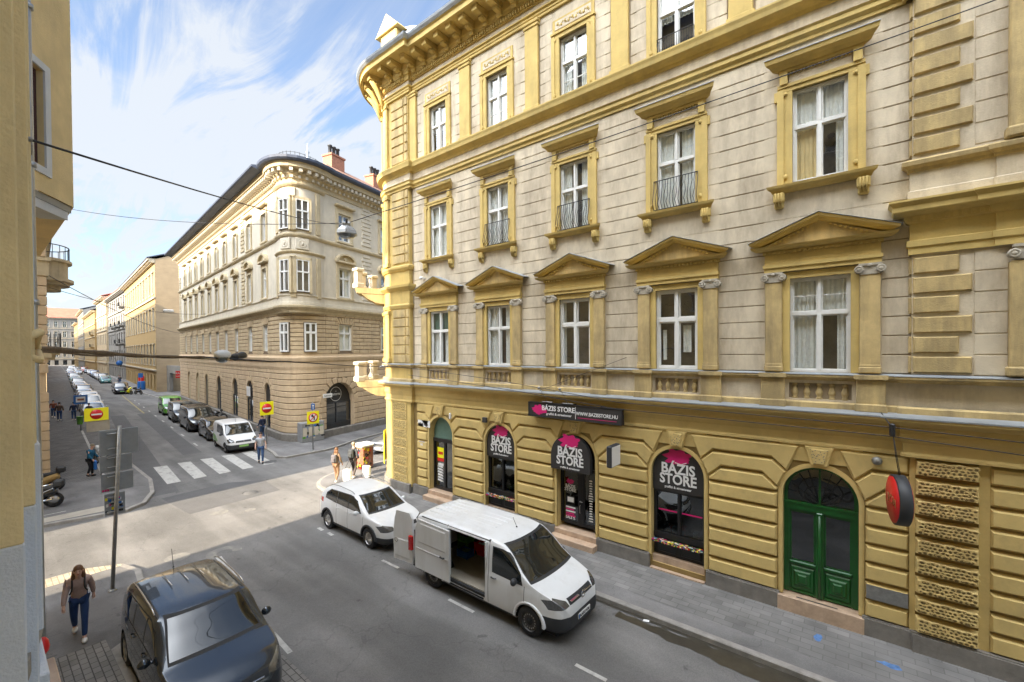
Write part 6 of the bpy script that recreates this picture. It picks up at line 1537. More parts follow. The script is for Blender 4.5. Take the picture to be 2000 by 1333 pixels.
            q = MB(); q.lathe([(wr_+.05, -.02*s_), (wr_+.05, -.5*s_), (.0, -.5*s_)], (wx_-off, s_*W*.99, wr_), axis='y', n=16, a0=0, a1=math.pi) if fine else q.lathe([(wr_+.05, -.05*s_), (wr_+.05, -.4*s_)], (wx_-off, s_*W*.98, wr_), axis='y', n=10, a0=0, a1=math.pi)
            q.build('wheel_arch', 'seam', root, local=True)
            if fine and sp.get('archtrim'):
                q = MB(); R_ = wr_+.05; n = 18
                A_ = [(wx_-off+(R_)*math.cos(math.pi*k/n), W*s_*1.008, wr_+R_*math.sin(math.pi*k/n)) for k in range(n+1)]; B_ = [(wx_-off+(R_+.055)*math.cos(math.pi*k/n), W*s_*1.004, wr_+(R_+.055)*math.sin(math.pi*k/n)) for k in range(n+1)]; C_ = [(p[0], s_*W*.93, p[2]) for p in B_]; D_ = [(p[0], s_*W*.93, p[2]) for p in A_]
                m_ = n+1; q.add(A_+B_+C_+D_, [(k, k+1, k+1+m_, k+m_) for k in range(n)]+[(k+m_, k+1+m_, k+1+2*m_, k+2*m_) for k in range(n)]+[(k+3*m_, k+1+3*m_, k+1, k) for k in range(n)], 0, True); q.build('arch_trim', sp['archtrim'], root, local=True)
    q = MB(); q.box(.25-off, L_-.25-off, -W*.8, W*.8, .17, sp['bot'][2][1]+.12); q.build('underbody', 'seam', root, local=True)
    if fine or sp.get('far_mirrors', True):
        mx_, mz_ = sp['mirror']
        for s_ in (-1, 1):
            q = MB(); q.ball((mx_-off, s_*(W+.08), mz_), .07, .10, .085, 10); q.tube([(mx_-off, s_*(W-.08), mz_-.03), (mx_-off, s_*(W+.02), mz_-.02)], .03, 8); q.build('mirror', sp.get('mirror_mat', paint), root, local=True)
    px_ = sp.get('plate_z', .45); q = MB(); q.box(L_-off-.005, L_-off+.02, -.26, .26, px_-.055, px_+.055); q.build('number_plate', sp.get('plate_m', 'white'), root, local=True)
    q = MB(); q.box(-off-.02, -off+.005, -.26, .26, .75, .86); q.build('number_plate', 'white', root, local=True)
    if fine:
        for hx, hz in sp.get('handles', []):
            for s_ in (-1, 1): y_ = yat(hx, hz); q = MB(); q.tube([(hx-off-.08, s_*(y_-.005), hz), (hx-off-.06, s_*(y_+.03), hz), (hx-off+.06, s_*(y_+.03), hz), (hx-off+.08, s_*(y_-.005), hz)], .014, 6); q.build('door_handle', sp.get('handle_m', paint), root, local=True)
        if sp.get('rails'):
            a, b = sp['rails']
            for s_ in (-1, 1):
                pts = []
                for k in range(11): x = a+(b-a)*k/10; i = min(range(len(xs_)), key=lambda q_: abs(xs_[q_]-x)); w_ = W*plan(x)*sp.get('roofw', .84)-tum*(top(x)-belt(x))*.42; pts.append((x-off, s_*(w_-.02), top(x)+(.0 if k in (0, 10) else .035)))
                q = MB(); q.tube(pts, .014, 6); q.build('roof_rail', sp.get('rail_m', 'plastic_dark'), root, local=True)
        q = MB(); ax_, az_, al = sp['antenna']; q.tube([(ax_-off, 0, az_), (ax_-off-.12, 0, az_+al)], .006, 5); q.ball((ax_-off, 0, az_), .03, .02, .015, 8); q.build('antenna', 'seam', root, local=True)
        wb_ = sp['wsx'][1]-.04; q = MB()
        for y0, y1 in ((-.15, .55), (-.62, .0)):
            q.tube([(wb_-off+.02, y0, belt(wb_)+.05), (wb_-off-.02-.05, y1, belt(wb_)+.09)], .009, 5)
        q.build('wiper', 'seam', root, local=True)
    return root, top, belt, off
SUV = dict(L=4.41, W=1.84, wheel_r=.355, axles=(.83, 3.47), tumble=.24, roofw=.90, crown=.02,
    top=[(0, .95), (.05, 1.1), (.25, 1.42), (.6, 1.63), (1.2, 1.69), (2.2, 1.66), (2.6, 1.615), (2.72, 1.565), (3.02, 1.35), (3.34, 1.12), (3.42, 1.075), (3.6, 1.04), (4.0, .97), (4.25, .86), (4.36, .74), (4.41, .6)],
    belt=[(0, .8), (.3, 1.08), (1.5, 1.05), (3.0, 1.0), (3.4, .99), (4.0, .88), (4.3, .72), (4.41, .52)],
    bot=[(0, .42), (.12, .30), (.4, .26), (4.0, .24), (4.3, .26), (4.41, .34)],
    plan=[(0, .80), (.08, .88), (.5, .97), (1.2, 1), (3.2, 1), (3.8, .965), (4.15, .88), (4.33, .76), (4.41, .60)],
    side_windows=[[(.75, 1.14), (1.48, 1.12), (1.5, 1.53), (1.0, 1.52), (.78, 1.36)], [(1.56, 1.12), (2.28, 1.10), (2.28, 1.54), (1.58, 1.53)], [(2.34, 1.10), (3.12, 1.08), (2.76, 1.42), (2.5, 1.53), (2.34, 1.54)]],
    windscreen=[(-.72, 1.10), (.72, 1.10), (.60, 1.56), (-.60, 1.56)], wsx=(2.55, 3.42), rear_window=[(-.6, 1.12), (.6, 1.12), (.5, 1.5), (-.5, 1.5)], rwx=.6,
    headlights=[[(.50, .70), (.80, .64), (.86, .86), (.76, .93), (.52, .80)]], taillights=[[(.60, .95), (.9, .98), (.9, 1.2), (.66, 1.16)]], grille=[[(-.48, .66), (.48, .66), (.50, .79), (-.50, .79)], [(-.5, .34), (.5, .34), (.55, .5), (-.55, .5)]],
    seams=[(1.52, .35, 1.08), (2.31, .35, 1.08), (3.2, .4, 1.0)], handles=[(1.62, .98), (2.45, .96)], mirror=(2.98, 1.08), archtrim=None, rails=(.75, 2.5), rail_m='chrome', antenna=(.55, 1.64, .38), spokes=5, plate_z=.42)
car1 = car('parked_car', SUV, 'dark blue grey compact SUV with sky mirrored in its windscreen, at the bottom left', 'car', (-10.50, 2.80, 0), 0, 'paint_grey')
q = MB(); 
for y_ in (-.28, .0, .28): q.tube([(-1.35-0, y_, 1.705), (-.55, y_, 1.715)], .008, 6)
q.build('roof_strip', 'chrome', car1[0], local=True)
q = MB(); q.bevbox(2.205-.03, 2.205-.0, -.4, .4, .69, .72, .005); q.build('grille_bar', 'chrome', car1[0], local=True)
XO = dict(L=4.30, W=1.785, wheel_r=.335, axles=(.80, 3.40), tumble=.28, roofw=.89, crown=.02,
    top=[(0, .92), (.06, 1.08), (.3, 1.36), (.7, 1.54), (1.3, 1.60), (2.1, 1.57), (2.45, 1.525), (2.57, 1.475), (2.87, 1.285), (3.18, 1.09), (3.26, 1.05), (3.42, 1.02), (3.9, .94), (4.15, .83), (4.26, .72), (4.30, .6)],
    belt=[(0, .8), (.3, 1.05), (1.5, 1.02), (2.9, .98), (3.3, .96), (3.9, .86), (4.2, .72), (4.3, .52)],
    bot=[(0, .42), (.12, .28), (.4, .24), (3.9, .22), (4.2, .24), (4.30, .32)], plan=SUV['plan'][:5]+[(3.7, .965), (4.05, .88), (4.23, .76), (4.30, .60)],
    side_windows=[[(.62, 1.13), (1.38, 1.09), (1.4, 1.45), (.95, 1.43), (.68, 1.28)], [(1.44, 1.09), (2.12, 1.07), (2.12, 1.46), (1.46, 1.45)], [(2.17, 1.07), (2.95, 1.05), (2.6, 1.34), (2.38, 1.44), (2.17, 1.46)]],
    windscreen=[(-.70, 1.07), (.70, 1.07), (.58, 1.46), (-.58, 1.46)], wsx=(2.35, 3.27), rear_window=[(-.55, 1.1), (.55, 1.1), (.5, 1.42), (-.5, 1.42)], rwx=.6,
    headlights=[[(.46, .68), (.80, .64), (.84, .80), (.74, .86), (.48, .79)]], taillights=[[(.60, .9), (.9, .92), (.9, 1.1), (.66, 1.06)]], grille=[[(-.44, .66), (.44, .66), (.45, .77), (-.45, .77)]], bumper=[[(-.95, .2), (.95, .2), (.95, .46), (-.95, .46)]],
    cladding=[[(1.1, .2), (3.05, .2), (3.05, .36), (1.1, .36)], [(0, .2), (.5, .2), (.5, .42), (0, .42)]],
    seams=[(1.41, .36, 1.05), (2.14, .36, 1.05), (3.08, .4, .96)], handles=[(1.52, .93), (2.28, .91)], mirror=(2.82, 1.05), archtrim='plastic_dark', rails=(.75, 2.35), rail_m='galv', antenna=(.6, 1.5, .2), spokes=8, plate_z=.42)
car2 = car('parked_car', XO, 'white crossover with grey cladding parked behind the open van', 'car', (-13.92, 8.98, 0), 0, 'paint_white')
VAN = dict(L=4.96, W=1.92, wheel_r=.335, axles=(.80, 4.075), tumble=.17, roofw=.93, crown=.05, steel=True,
    top=[(0, 1.78), (.05, 1.86), (.3, 1.90), (1.5, 1.92), (2.8, 1.91), (3.2, 1.86), (3.45, 1.74), (3.9, 1.36), (4.12, 1.19), (4.25, 1.14), (4.6, 1.03), (4.82, .92), (4.92, .80), (4.96, .62)],
    belt=[(0, 1.12), (2.4, 1.12), (3.6, 1.08), (4.1, 1.05), (4.5, .92), (4.8, .76), (4.96, .5)],
    bot=[(0, .36), (.12, .30), (.4, .27), (4.5, .24), (4.8, .24), (4.96, .30)], plan=[(0, .93), (.06, .965), (.4, 1), (3.6, 1), (4.2, .98), (4.6, .92), (4.84, .82), (4.96, .62)],
    side_windows=[[(2.98, 1.14), (3.86, 1.10), (3.80, 1.34), (3.46, 1.64), (3.3, 1.70), (2.98, 1.70)]],
    windscreen=[(-.84, 1.19), (.84, 1.19), (.72, 1.78), (-.72, 1.78)], wsx=(3.15, 4.2), rear_window=None, rwx=0,
    headlights=[[(.52, .80), (.88, .76), (.90, .93), (.78, .99), (.56, .90)]], taillights=[[(.80, .75), (.96, .75), (.96, 1.2), (.82, 1.2)]], grille=[[(-.50, .80), (.50, .80), (.50, .92), (-.50, .92)]], bumper=[[(-1, .2), (1, .2), (1, .60), (-1, .60)]],
    cladding=[[(1.2, .2), (3.68, .2), (3.66, .33), (1.2, .33)], [(0, .2), (.42, .2), (.42, .55), (0, .55)]],
    seams=[(1.32, .36, 1.84), (2.84, .36, 1.84), (3.93, .45, 1.08)], handles=[(3.02, 1.0)], handle_m='plastic_dark', mirror=(3.72, 1.16), mirror_mat='plastic_dark', archtrim='paint_white', rails=None, antenna=(3.0, 1.93, .22), plate_z=.46,
    holes=[([(1.36, .42), (2.74, .42), (2.78, 1.2), (2.76, 1.76), (1.36, 1.76)], -1)])
van = car('delivery_van', VAN, 'white delivery van with open side door and open rear door before the yellow building', 'van', (-7.48, 8.78, 0), 0, 'paint_white')
vr = van[0]; of = van[3]
q = MB(); x0, x1 = .25-of, 2.82-of; q.box(x0, x1, -.86, .86, .44, .50, 0); q.box(x1, x1+.03, -.86, .86, .5, 1.84, 1); q.box(x0, x1, .84, .87, .5, 1.84, 4); q.box(x0, x1, -.85, .85, 1.80, 1.82, 1); q.box(1.36-of, 2.75-of, -.93, -.84, .40, .47, 2); q.box(1.34-of, 1.38-of, -.93, -.8, .42, 1.78, 3); q.box(2.73-of, 2.77-of, -.93, -.8, .42, 1.78, 3)
q.box(1.4-of, 2.7-of, -.84, -.55, .36, .43, 2); q.build('cargo_floor', ['pavement_light', 'charcoal', 'plastic_dark', 'paint_white', 'signback'], vr, local=True)
q = MB(); q.poly_ext([(.16-of, .42), (1.55-of, .42), (1.55-of, 1.77), (.30-of, 1.80), (.18-of, 1.5)], -1.03, -.985, 'xz', 0); q.raised([(.3-of, 1.16), (1.42-of, 1.16), (1.42-of, 1.70), (.38-of, 1.72)], -1.03, -.012, .03)
q.box(.2-of, 1.5-of, -1.04, -1.03, .98, 1.0); q.build('sliding_door', 'paint_white', vr, local=True)
q = MB(); q.tube([(1.3-of-.08, -1.04, 1.02), (1.3-of-.06, -1.075, 1.02), (1.3-of+.06, -1.075, 1.02), (1.3-of+.08, -1.04, 1.02)], .018, 6); q.build('door_handle', 'plastic_dark', vr, local=True)
q = MB(); q.box(.2-of, 1.4-of, -.985, -.95, 1.10, 1.13); q.box(.2-of, 2.7-of, -.97, -.93, .36, .40); q.build('door_rail', 'seam', vr, local=True)
# roof ribs
q = MB()
for k in range(6):
    y_ = -.55+.22*k
    for a, b in ((.25, 1.35), (1.55, 2.6)): yc_ = y_+.025; zc_ = 1.915-.066*(yc_/.80)**2; q.bevbox(a-of, b-of, y_, y_+.05, zc_-.03, zc_+.010, .008)
q.build('roof_rib', 'paint_white', vr, local=True)
# open rear door, hinged at the near rear corner, swung straight back
q = MB(); pts = [(-.78, .42), (-.02, .40), (-.0, 1.1), (-.03, 1.68), (-.14, 1.84), (-.66, 1.84), (-.74, 1.6), (-.80, 1.1)]
Tn = (lambda p: (-of+p[0]*.985-.02, -.93-p[1]-(-p[0])*.12, p[2]))
q.T = Tn; q.poly_ext(pts, -.03, .03, 'xz'); q.raised([(-.70, 1.12), (-.08, 1.12), (-.1, 1.62), (-.17, 1.74), (-.62, 1.74), (-.68, 1.5)], .03, -.012, .03); q.raised([(-.70, .52), (-.08, .50), (-.06, 1.04), (-.72, 1.04)], .03, .012, .03); q.build('rear_door', 'paint_white', vr, local=True)
q = MB(); q.T = Tn; q.lathe([(.05, .045), (.06, .05), (.07, .045)], (-.66, 0, .98), axis='y', n=16); q.build('badge', 'chrome', vr, local=True)
q = MB(); q.box(-of-.03, -of+.03, .05, .90, .42, 1.78); q.build('rear_door', 'paint_white', vr, local=True)
q = MB(); q.T = Tn; q.bevbox(-.14, .0, .0, .09, .80, 1.22, .02); q.build('tail_light', 'tail_red', vr, local=True)
q = MB(); q.box(-of-.10, -of+.05, -.9, .9, .34, .52); q.build('rear_bumper', 'plastic_dark', vr, local=True)
q = MB(); q.lathe([(.062, 0), (.075, .012), (.088, 0)], (4.96-of-.015, 0, .87), axis='x', n=18); q.tube([(4.96-of, -.06, .86), (4.96-of, -.01, .87), (4.96-of, .01, .87), (4.96-of, .06, .88)], .012, 5); q.build('badge', 'chrome', vr, local=True)
q = MB(); q.bevbox(4.86-of, 4.915-of, -.45, -.1, .858, .878, .005); q.bevbox(4.86-of, 4.915-of, .1, .45, .858, .878, .005); q.build('grille_bar', 'chrome', vr, local=True)
text('plate_text', 'AAEU 436', .1, facing(.0, 0, 0, 0), 'black').data.transform(Matrix.Translation((2.503, 0, .46)))
pt_ = bpy.data.objects['plate_text']; pt_.parent = vr; pt_.name = 'plate_lettering'
q = MB(); q.box(2.501, 2.5025, -.26, -.215, .41, .51); q.build('plate_band', 'sign_blue', vr, local=True)
# crates in the van
def crate(x, y, z, m, lab, s=(.38, .28, .22)):
    o = empty('crate', (x, y, z), lab, 'crate', 'crates in the van'); q = MB(); a, b, h = s[0]/2, s[1]/2, s[2]
    q.box(-a, a, -b, b, 0, .02)
    for k in range(3): z0 = .02+k*(h-.03)/3; z1 = z0+(h-.06)/3; q.box(-a, a, -b, -b+.015, z0, z1); q.box(-a, a, b-.015, b, z0, z1); q.box(-a, -a+.015, -b+.015, b-.015, z0, z1); q.box(a-.015, a, -b+.015, b-.015, z0, z1)
    for sx in (-1, 1):
        for sy in (-1, 1): q.bevbox(sx*a-.015, sx*a+.015, sy*b-.015, sy*b+.015, 0, h, .004)
    q.build('crate_body', m, o, local=True); q = MB(); rn = random.Random(int(abs(x*77)+z*10))
    for _ in range(9): q.ball((rn.uniform(-a+.07, a-.07), rn.uniform(-b+.07, b-.07), h*.75), .06, .05, .05, 8)
    q.build('contents', 'curtain_green' if m != 'sign_red' else 'white', o, local=True)
vx = -7.48-of
crate(vx+.62, 9.30, .50, 'paint_green', 'bright green crate low inside the white van'); crate(vx+.62, 9.30, .73, 'paint_green', 'green crate stacked on the low green crate in the van'); crate(vx+.62, 9.30, .96, 'black', 'black crate third in the stack inside the van'); crate(vx+.62, 9.30, 1.19, 'black', 'black crate fourth in the stack inside the van'); crate(vx+.62, 9.30, 1.42, 'signback', 'pale crate topmost in the stack inside the van'); crate(vx+.95, 8.95, .50, 'sign_blue', 'light blue crate on the van floor in front of the green ones')
crate(vx+1.22, 9.42, .50, 'sign_red', 'red crate on the van floor beside the green stack', (.36, .36, .34))
pb = MB(); pb.ball((0, 0, .05), .13, .17, .06, 10); o = pb.build('cloth_bag', 'white', base=(vx+2.2, 8.35, .5)); tag(o, 'white crumpled cloth bag on the van floor by the open door', 'bag')
# renault-like small van and others in the far row
KAN = dict(L=4.25, W=1.80, wheel_r=.32, axles=(.78, 3.45), tumble=.16, roofw=.92, crown=.04,
    top=[(0, 1.6), (.06, 1.72), (.4, 1.80), (1.5, 1.82), (2.3, 1.79), (2.65, 1.66), (3.0, 1.36), (3.28, 1.14), (3.4, 1.10), (3.8, .98), (4.05, .87), (4.18, .74), (4.25, .55)], belt=[(0, 1.1), (2.0, 1.1), (3.2, 1.03), (3.7, .9), (4.1, .74), (4.25, .45)], bot=[(0, .36), (.12, .29), (.4, .26), (3.8, .23), (4.1, .23), (4.25, .3)],
    plan=[(0, .93), (.06, .965), (.4, 1), (3.0, 1), (3.6, .975), (4.0, .91), (4.18, .8), (4.25, .66)], side_windows=[[(1.25, 1.14), (2.02, 1.13), (2.02, 1.6), (1.25, 1.6)], [(2.1, 1.13), (3.05, 1.08), (2.75, 1.42), (2.5, 1.6), (2.1, 1.6)]],
    windscreen=[(-.76, 1.13), (.76, 1.13), (.66, 1.66), (-.66, 1.66)], wsx=(2.4, 3.35), rear_window=None, rwx=0, headlights=[[(.5, .72), (.82, .68), (.84, .86), (.74, .95), (.52, .84)]], taillights=[[(.8, .75), (.96, .75), (.96, 1.2), (.82, 1.2)]], grille=[[(-.46, .68), (.46, .68), (.42, .80), (-.42, .80)]], bumper=[[(-.9, .2), (.9, .2), (.9, .56), (-.9, .56)]],
    cladding=[], seams=[(2.06, .3, 1.1), (3.1, .4, 1.03)], handles=[(2.2, .98)], handle_m='plastic_dark', mirror=(2.85, 1.12), mirror_mat='plastic_dark', archtrim=None, rails=None, antenna=(2.3, 1.8, .2), steel=True, plate_z=.46, plate_m='plate_green')
AF = R(-5.6)
def along(x, y0=0): return y0
ren = car('delivery_van', KAN, 'small white van with green number plate parked first by the zebra crossing', 'van', (-33.2, 11.15, 0), AF, 'paint_white')
q = MB()
for s_ in (-1, 1): q.poly_ext([(-1.6, .45), (-.5, .5), (-1.1, .85), (-1.75, .95)], s_*.905-.003, s_*.905+.003, 'xz')
q.build('green_decal', 'paint_green', ren[0], local=True); q = MB(); q.lathe([(.04, 0), (.05, .01), (.06, 0)], (2.11, 0, .76), axis='x', n=4); q.build('badge', 'chrome', ren[0], local=True)
SED = dict(SUV); SED.update(L=4.35, W=1.76, wheel_r=.32, top=[(0, .9), (.06, 1.0), (.3, 1.25), (.75, 1.42), (1.4, 1.47), (2.1, 1.44), (2.5, 1.36), (2.85, 1.18), (3.2, 1.0), (3.35, .96), (3.9, .88), (4.2, .76), (4.31, .65), (4.35, .55)], belt=[(0, .78), (.3, .95), (1.5, .93), (3.0, .9), (3.4, .88), (3.9, .8), (4.25, .66), (4.35, .48)], bot=[(0, .38), (.12, .26), (.4, .2), (4, .18), (4.25, .2), (4.35, .28)],
    side_windows=[[(.62, 1.02), (1.5, .99), (1.5, 1.34), (1.0, 1.32)], [(1.56, .99), (2.85, .96), (2.5, 1.22), (2.3, 1.32), (1.56, 1.34)]], windscreen=[(-.68, .99), (.68, .99), (.56, 1.35), (-.56, 1.35)], wsx=(2.3, 3.25), rear_window=[(-.55, 1.0), (.55, 1.0), (.48, 1.3), (-.48, 1.3)], headlights=[[(.46, .58), (.78, .56), (.80, .70), (.5, .70)]], taillights=[[(.55, .78), (.85, .78), (.85, .92), (.55, .92)]], grille=[[(-.42, .56), (.42, .56), (.42, .70), (-.42, .70)]], mirror=(2.75, .97), antenna=(.7, 1.42, .2))
VITO = dict(VAN); VITO.update(holes=[], side_windows=[[(.35, 1.14), (1.3, 1.14), (1.3, 1.66), (.4, 1.66)], [(1.4, 1.14), (2.72, 1.14), (2.72, 1.68), (1.4, 1.68)], VAN['side_windows'][0]], rear_window=None, cladding=[], archtrim=None, bumper=[])
blk = car('parked_car', SED, 'small black car squeezed between the white van and the tall dark minibus', 'car', (-38.6, 11.70, 0), AF, 'paint_black', fine=False)
vit = car('parked_van', VITO, 'tall black minibus with roof bars parked behind the small black car', 'van', (-44.4, 12.05, 0), AF, 'paint_black', fine=False)
q = MB()
for x in (-1.8, -1.0, -.2, .6): q.tube([(x, -.7, 1.93), (x, -.65, 2.0), (x, .65, 2.0), (x, .7, 1.93)], .02, 6)
for s_ in (-1, 1): q.tube([(-2, s_*.7, 1.96), (.9, s_*.7, 1.96)], .02, 6)
q.build('roof_bars', 'iron', vit[0], local=True)
MPV = dict(KAN); MPV.update(side_windows=[[(.3, 1.14), (1.2, 1.14), (1.2, 1.58), (.4, 1.58)]]+KAN['side_windows'], bumper=[])
gry = car('parked_car', MPV, 'grey green people carrier parked behind the black minibus', 'car', (-50.9, 12.6, 0), AF, 'paint_anthracite', fine=False)
grn = car('parked_car', MPV, 'bright green small van last in the near right row', 'car', (-57.6, 13.3, 0), AF, 'paint_green', fine=False)
silv = car('parked_car', SED, 'silver car half hidden behind the sunlit corner of the yellow building', 'car', (-24.0, 17.9, 0), R(-78), 'paint_silver', fine=False)
# distant cars: copies share meshes, paint set per object
def dup_car(src, x, y, rz, paint, lab, grp=None):
    o = copy_tree(src); o.location = (x, y, 0); o.rotation_euler = (0, 0, rz); o['label'] = lab
    if grp: o['group'] = grp
    for c in o.children:
        if c.name.startswith(('body', 'mirror')): c.material_slots[0].link = 'OBJECT'; c.material_slots[0].material = M[paint]
    return o
PTS = ['paint_silver', 'paint_black', 'paint_white', 'paint_anthracite', 'paint_blue', 'paint_grey', 'paint_silver', 'paint_white', 'paint_red', 'paint_teal']
words = {'paint_silver': 'silver', 'paint_black': 'black', 'paint_white': 'white', 'paint_anthracite': 'dark grey', 'paint_blue': 'blue', 'paint_grey': 'slate grey', 'paint_red': 'red', 'paint_teal': 'teal'}
far = []
lp = [(-61.5, 7.75), (-67.4, 8.25), (-73.2, 8.8), (-79, 9.3), (-84.8, 9.85), (-90.6, 10.4), (-97, 10.95), (-103, 11.5), (-109, 12.0), (-116, 12.6), (-123, 13.2), (-131, 13.9), (-139, 14.6), (-148, 15.4), (-158, 16.2), (-168, 17.1), (-180, 18.1), (-192, 19.2)]
nth = ['first', 'second', 'third', 'fourth', 'fifth', 'sixth', 'seventh', 'eighth', 'ninth', 'tenth', 'eleventh', 'twelfth', 'thirteenth', 'fourteenth', 'fifteenth', 'sixteenth', 'seventeenth', 'eighteenth']
lcol = ['paint_silver', 'paint_white', 'paint_white', 'paint_anthracite', 'paint_silver', 'paint_black', 'paint_blue', 'paint_silver', 'paint_white', 'paint_grey', 'paint_silver', 'paint_teal', 'paint_white', 'paint_black', 'paint_silver', 'paint_blue', 'paint_white', 'paint_silver']
srcs = [blk[0], gry[0], blk[0], blk[0]]
for k, (x, y) in enumerate(lp): dup_car(srcs[k % 4] if k != 2 else gry[0], x, y, AF, lcol[k], f'{words[lcol[k]]} car {nth[k]} from the front in the left parked row', 'cars parked along the left kerb')
rp = [(-92.3, 14.9), (-98.2, 15.6), (-127, 18.0), (-132.5, 18.6), (-138, 19.2), (-144, 19.6), (-150, 20.0), (-157, 20.5), (-165, 21.2), (-174, 22), (-184, 22.8), (-195, 23.4), (-207, 24.1)]
rcol = ['paint_black', 'paint_anthracite', 'paint_teal', 'paint_silver', 'paint_anthracite', 'paint_white', 'paint_silver', 'paint_black', 'paint_blue', 'paint_silver', 'paint_white', 'paint_grey', 'paint_red']
for k, (x, y) in enumerate(rp): dup_car(srcs[(k+1) % 4], x, y, AF, rcol[k], f'{words[rcol[k]]} car {nth[k]} from the front in the distant right parked row', 'cars parked along the distant right kerb')
dup_car(blk[0], -188, 20.6, AF, 'paint_silver', 'silver car driving towards the crossing in the middle of the far street'); dup_car(gry[0], -205, 21.5, AF, 'paint_white', 'pale van coming down the middle of the far street'); dup_car(gry[0], -232, 23.5, AF, 'paint_white', 'white van farthest up the middle of the street')

# two-wheelers
def bike(name, loc, rz, col, lab, cat='motorcycle', scooter=False):
    o = empty(name, loc, lab, cat, None, rz)
    for x in (-.62, .66):
        q = MB(); q.lathe([(.22, -.05), (.29, -.045), (.31, 0), (.29, .045), (.22, .05)], (x, 0, .31), axis='y', n=20); w_ = q.build('wheel', 'tyre', o, local=True); q = MB(); q.lathe([(0, -.02), (.21, -.03), (.22, .03), (0, .02)], (x, 0, .31), axis='y', n=16); q.build('rim', 'rim', w_, local=True)
    q = MB()
    if scooter:
        q.tube(smoothpath([(-.75, 0, .72), (-.4, 0, .62), (-.1, 0, .42), (.25, 0, .32), (.42, 0, .5), (.52, 0, .85), (.5, 0, .98)], 4), .13, 10, taper=[.1]+[.17]*8+[.12]*8+[.10]*7+[.04]); q.ball((.62, 0, .62), .17, .07, .10, 10)
    else:
        q.ball((.12, 0, .78), .28, .15, .15, 12); q.bevbox(-.3, .25, -.12, .12, .3, .62, .05); q.ball((.62, 0, .62), .2, .06, .06, 8); q.ball((.5, 0, .98), .12, .14, .13, 10)
    q.build('body', col, o, local=True)
    q = MB(); q.tube(smoothpath([(-.75, 0, .86), (-.45, 0, .8), (-.1, 0, .8)], 4), .1, 8); q.build('seat', 'rubber', o, local=True)
    q = MB(); q.tube([(.64, .09, .31), (.48, .08, .95)], .025, 6); q.tube([(.64, -.09, .31), (.48, -.08, .95)], .025, 6); q.tube([(.4, -.36, 1.04), (.46, -.1, 1.02), (.46, .1, 1.02), (.4, .36, 1.04)], .016, 6); q.build('handlebar', 'iron', o, local=True)
    q = MB(); q.bevbox(-.95, -.62, -.2, .2, .84, 1.12, .06); q.build('luggage_box', 'rubber', o, local=True)
    q = MB(); q.tube([(-.6, .14, .38), (.1, .15, .28)], .05, 8); q.build('exhaust', 'chrome', o, local=True)
    return o
bike('motorcycle', (-33.6, 4.55, .12), R(195), 'paint_white', 'white and black motorcycle parked behind the yellow no-entry sign')
bike('scooter', (-26.3, 1.45, .12), R(255), 'paint_black', 'black scooter parked at the left edge near the stone house', 'scooter', True)
bike('scooter', (-29.2, 1.75, .12), R(265), 'ochre', 'orange and black scooter behind the black one at the left edge', 'scooter', True)
bike('motorcycle', (-46.5, 14.0, .12), R(80), 'paint_black', 'black motorcycle on the pavement behind the minibus'); bike('motorcycle', (-89.4, 15.3, 0), R(20), 'sign_yellow', 'yellow motorcycle standing beside the black car further up the street'); bike('motorcycle', (-87.9, 16.2, 0), R(20), 'paint_black', 'dark motorcycle next to the yellow one up the street')
# ------------------------------------------------------------ people
def cloth(name, col, rough=.85):
    return mat(name, col, rough, var=.12, scale=14, bump=.3, bscale=60)
def skinmesh(name, nodes, edges, m, parent, sub=1, root=0):
    me = bpy.data.meshes.new(name); keys = list(nodes); ix = {k: i for i, k in enumerate(keys)}
    me.from_pydata([nodes[k][:3] for k in keys], [(ix[a], ix[b]) for a, b in edges], [])
    o = bpy.data.objects.new(name, me); COL.objects.link(o); md = o.modifiers.new('s', 'SKIN'); md.use_smooth_shade = True
    for k, v in zip(keys, me.skin_vertices[0].data): r = nodes[k][3]; v.radius = r if isinstance(r, tuple) else (r, r); v.use_root = (k == keys[root])
    if sub: s_ = o.modifiers.new('d', 'SUBSURF'); s_.levels = sub; s_.render_levels = sub
    dg = bpy.context.evaluated_depsgraph_get(); dg.update(); e = bpy.data.meshes.new_from_object(o.evaluated_get(dg)); bpy.data.objects.remove(o); bpy.data.meshes.remove(me)
    e.name = name; e.materials.clear(); e.materials.append(M[m]); e.polygons.foreach_set('use_smooth', [True]*len(e.polygons)); o = bpy.data.objects.new(name, e); COL.objects.link(o); o.parent = parent; return o
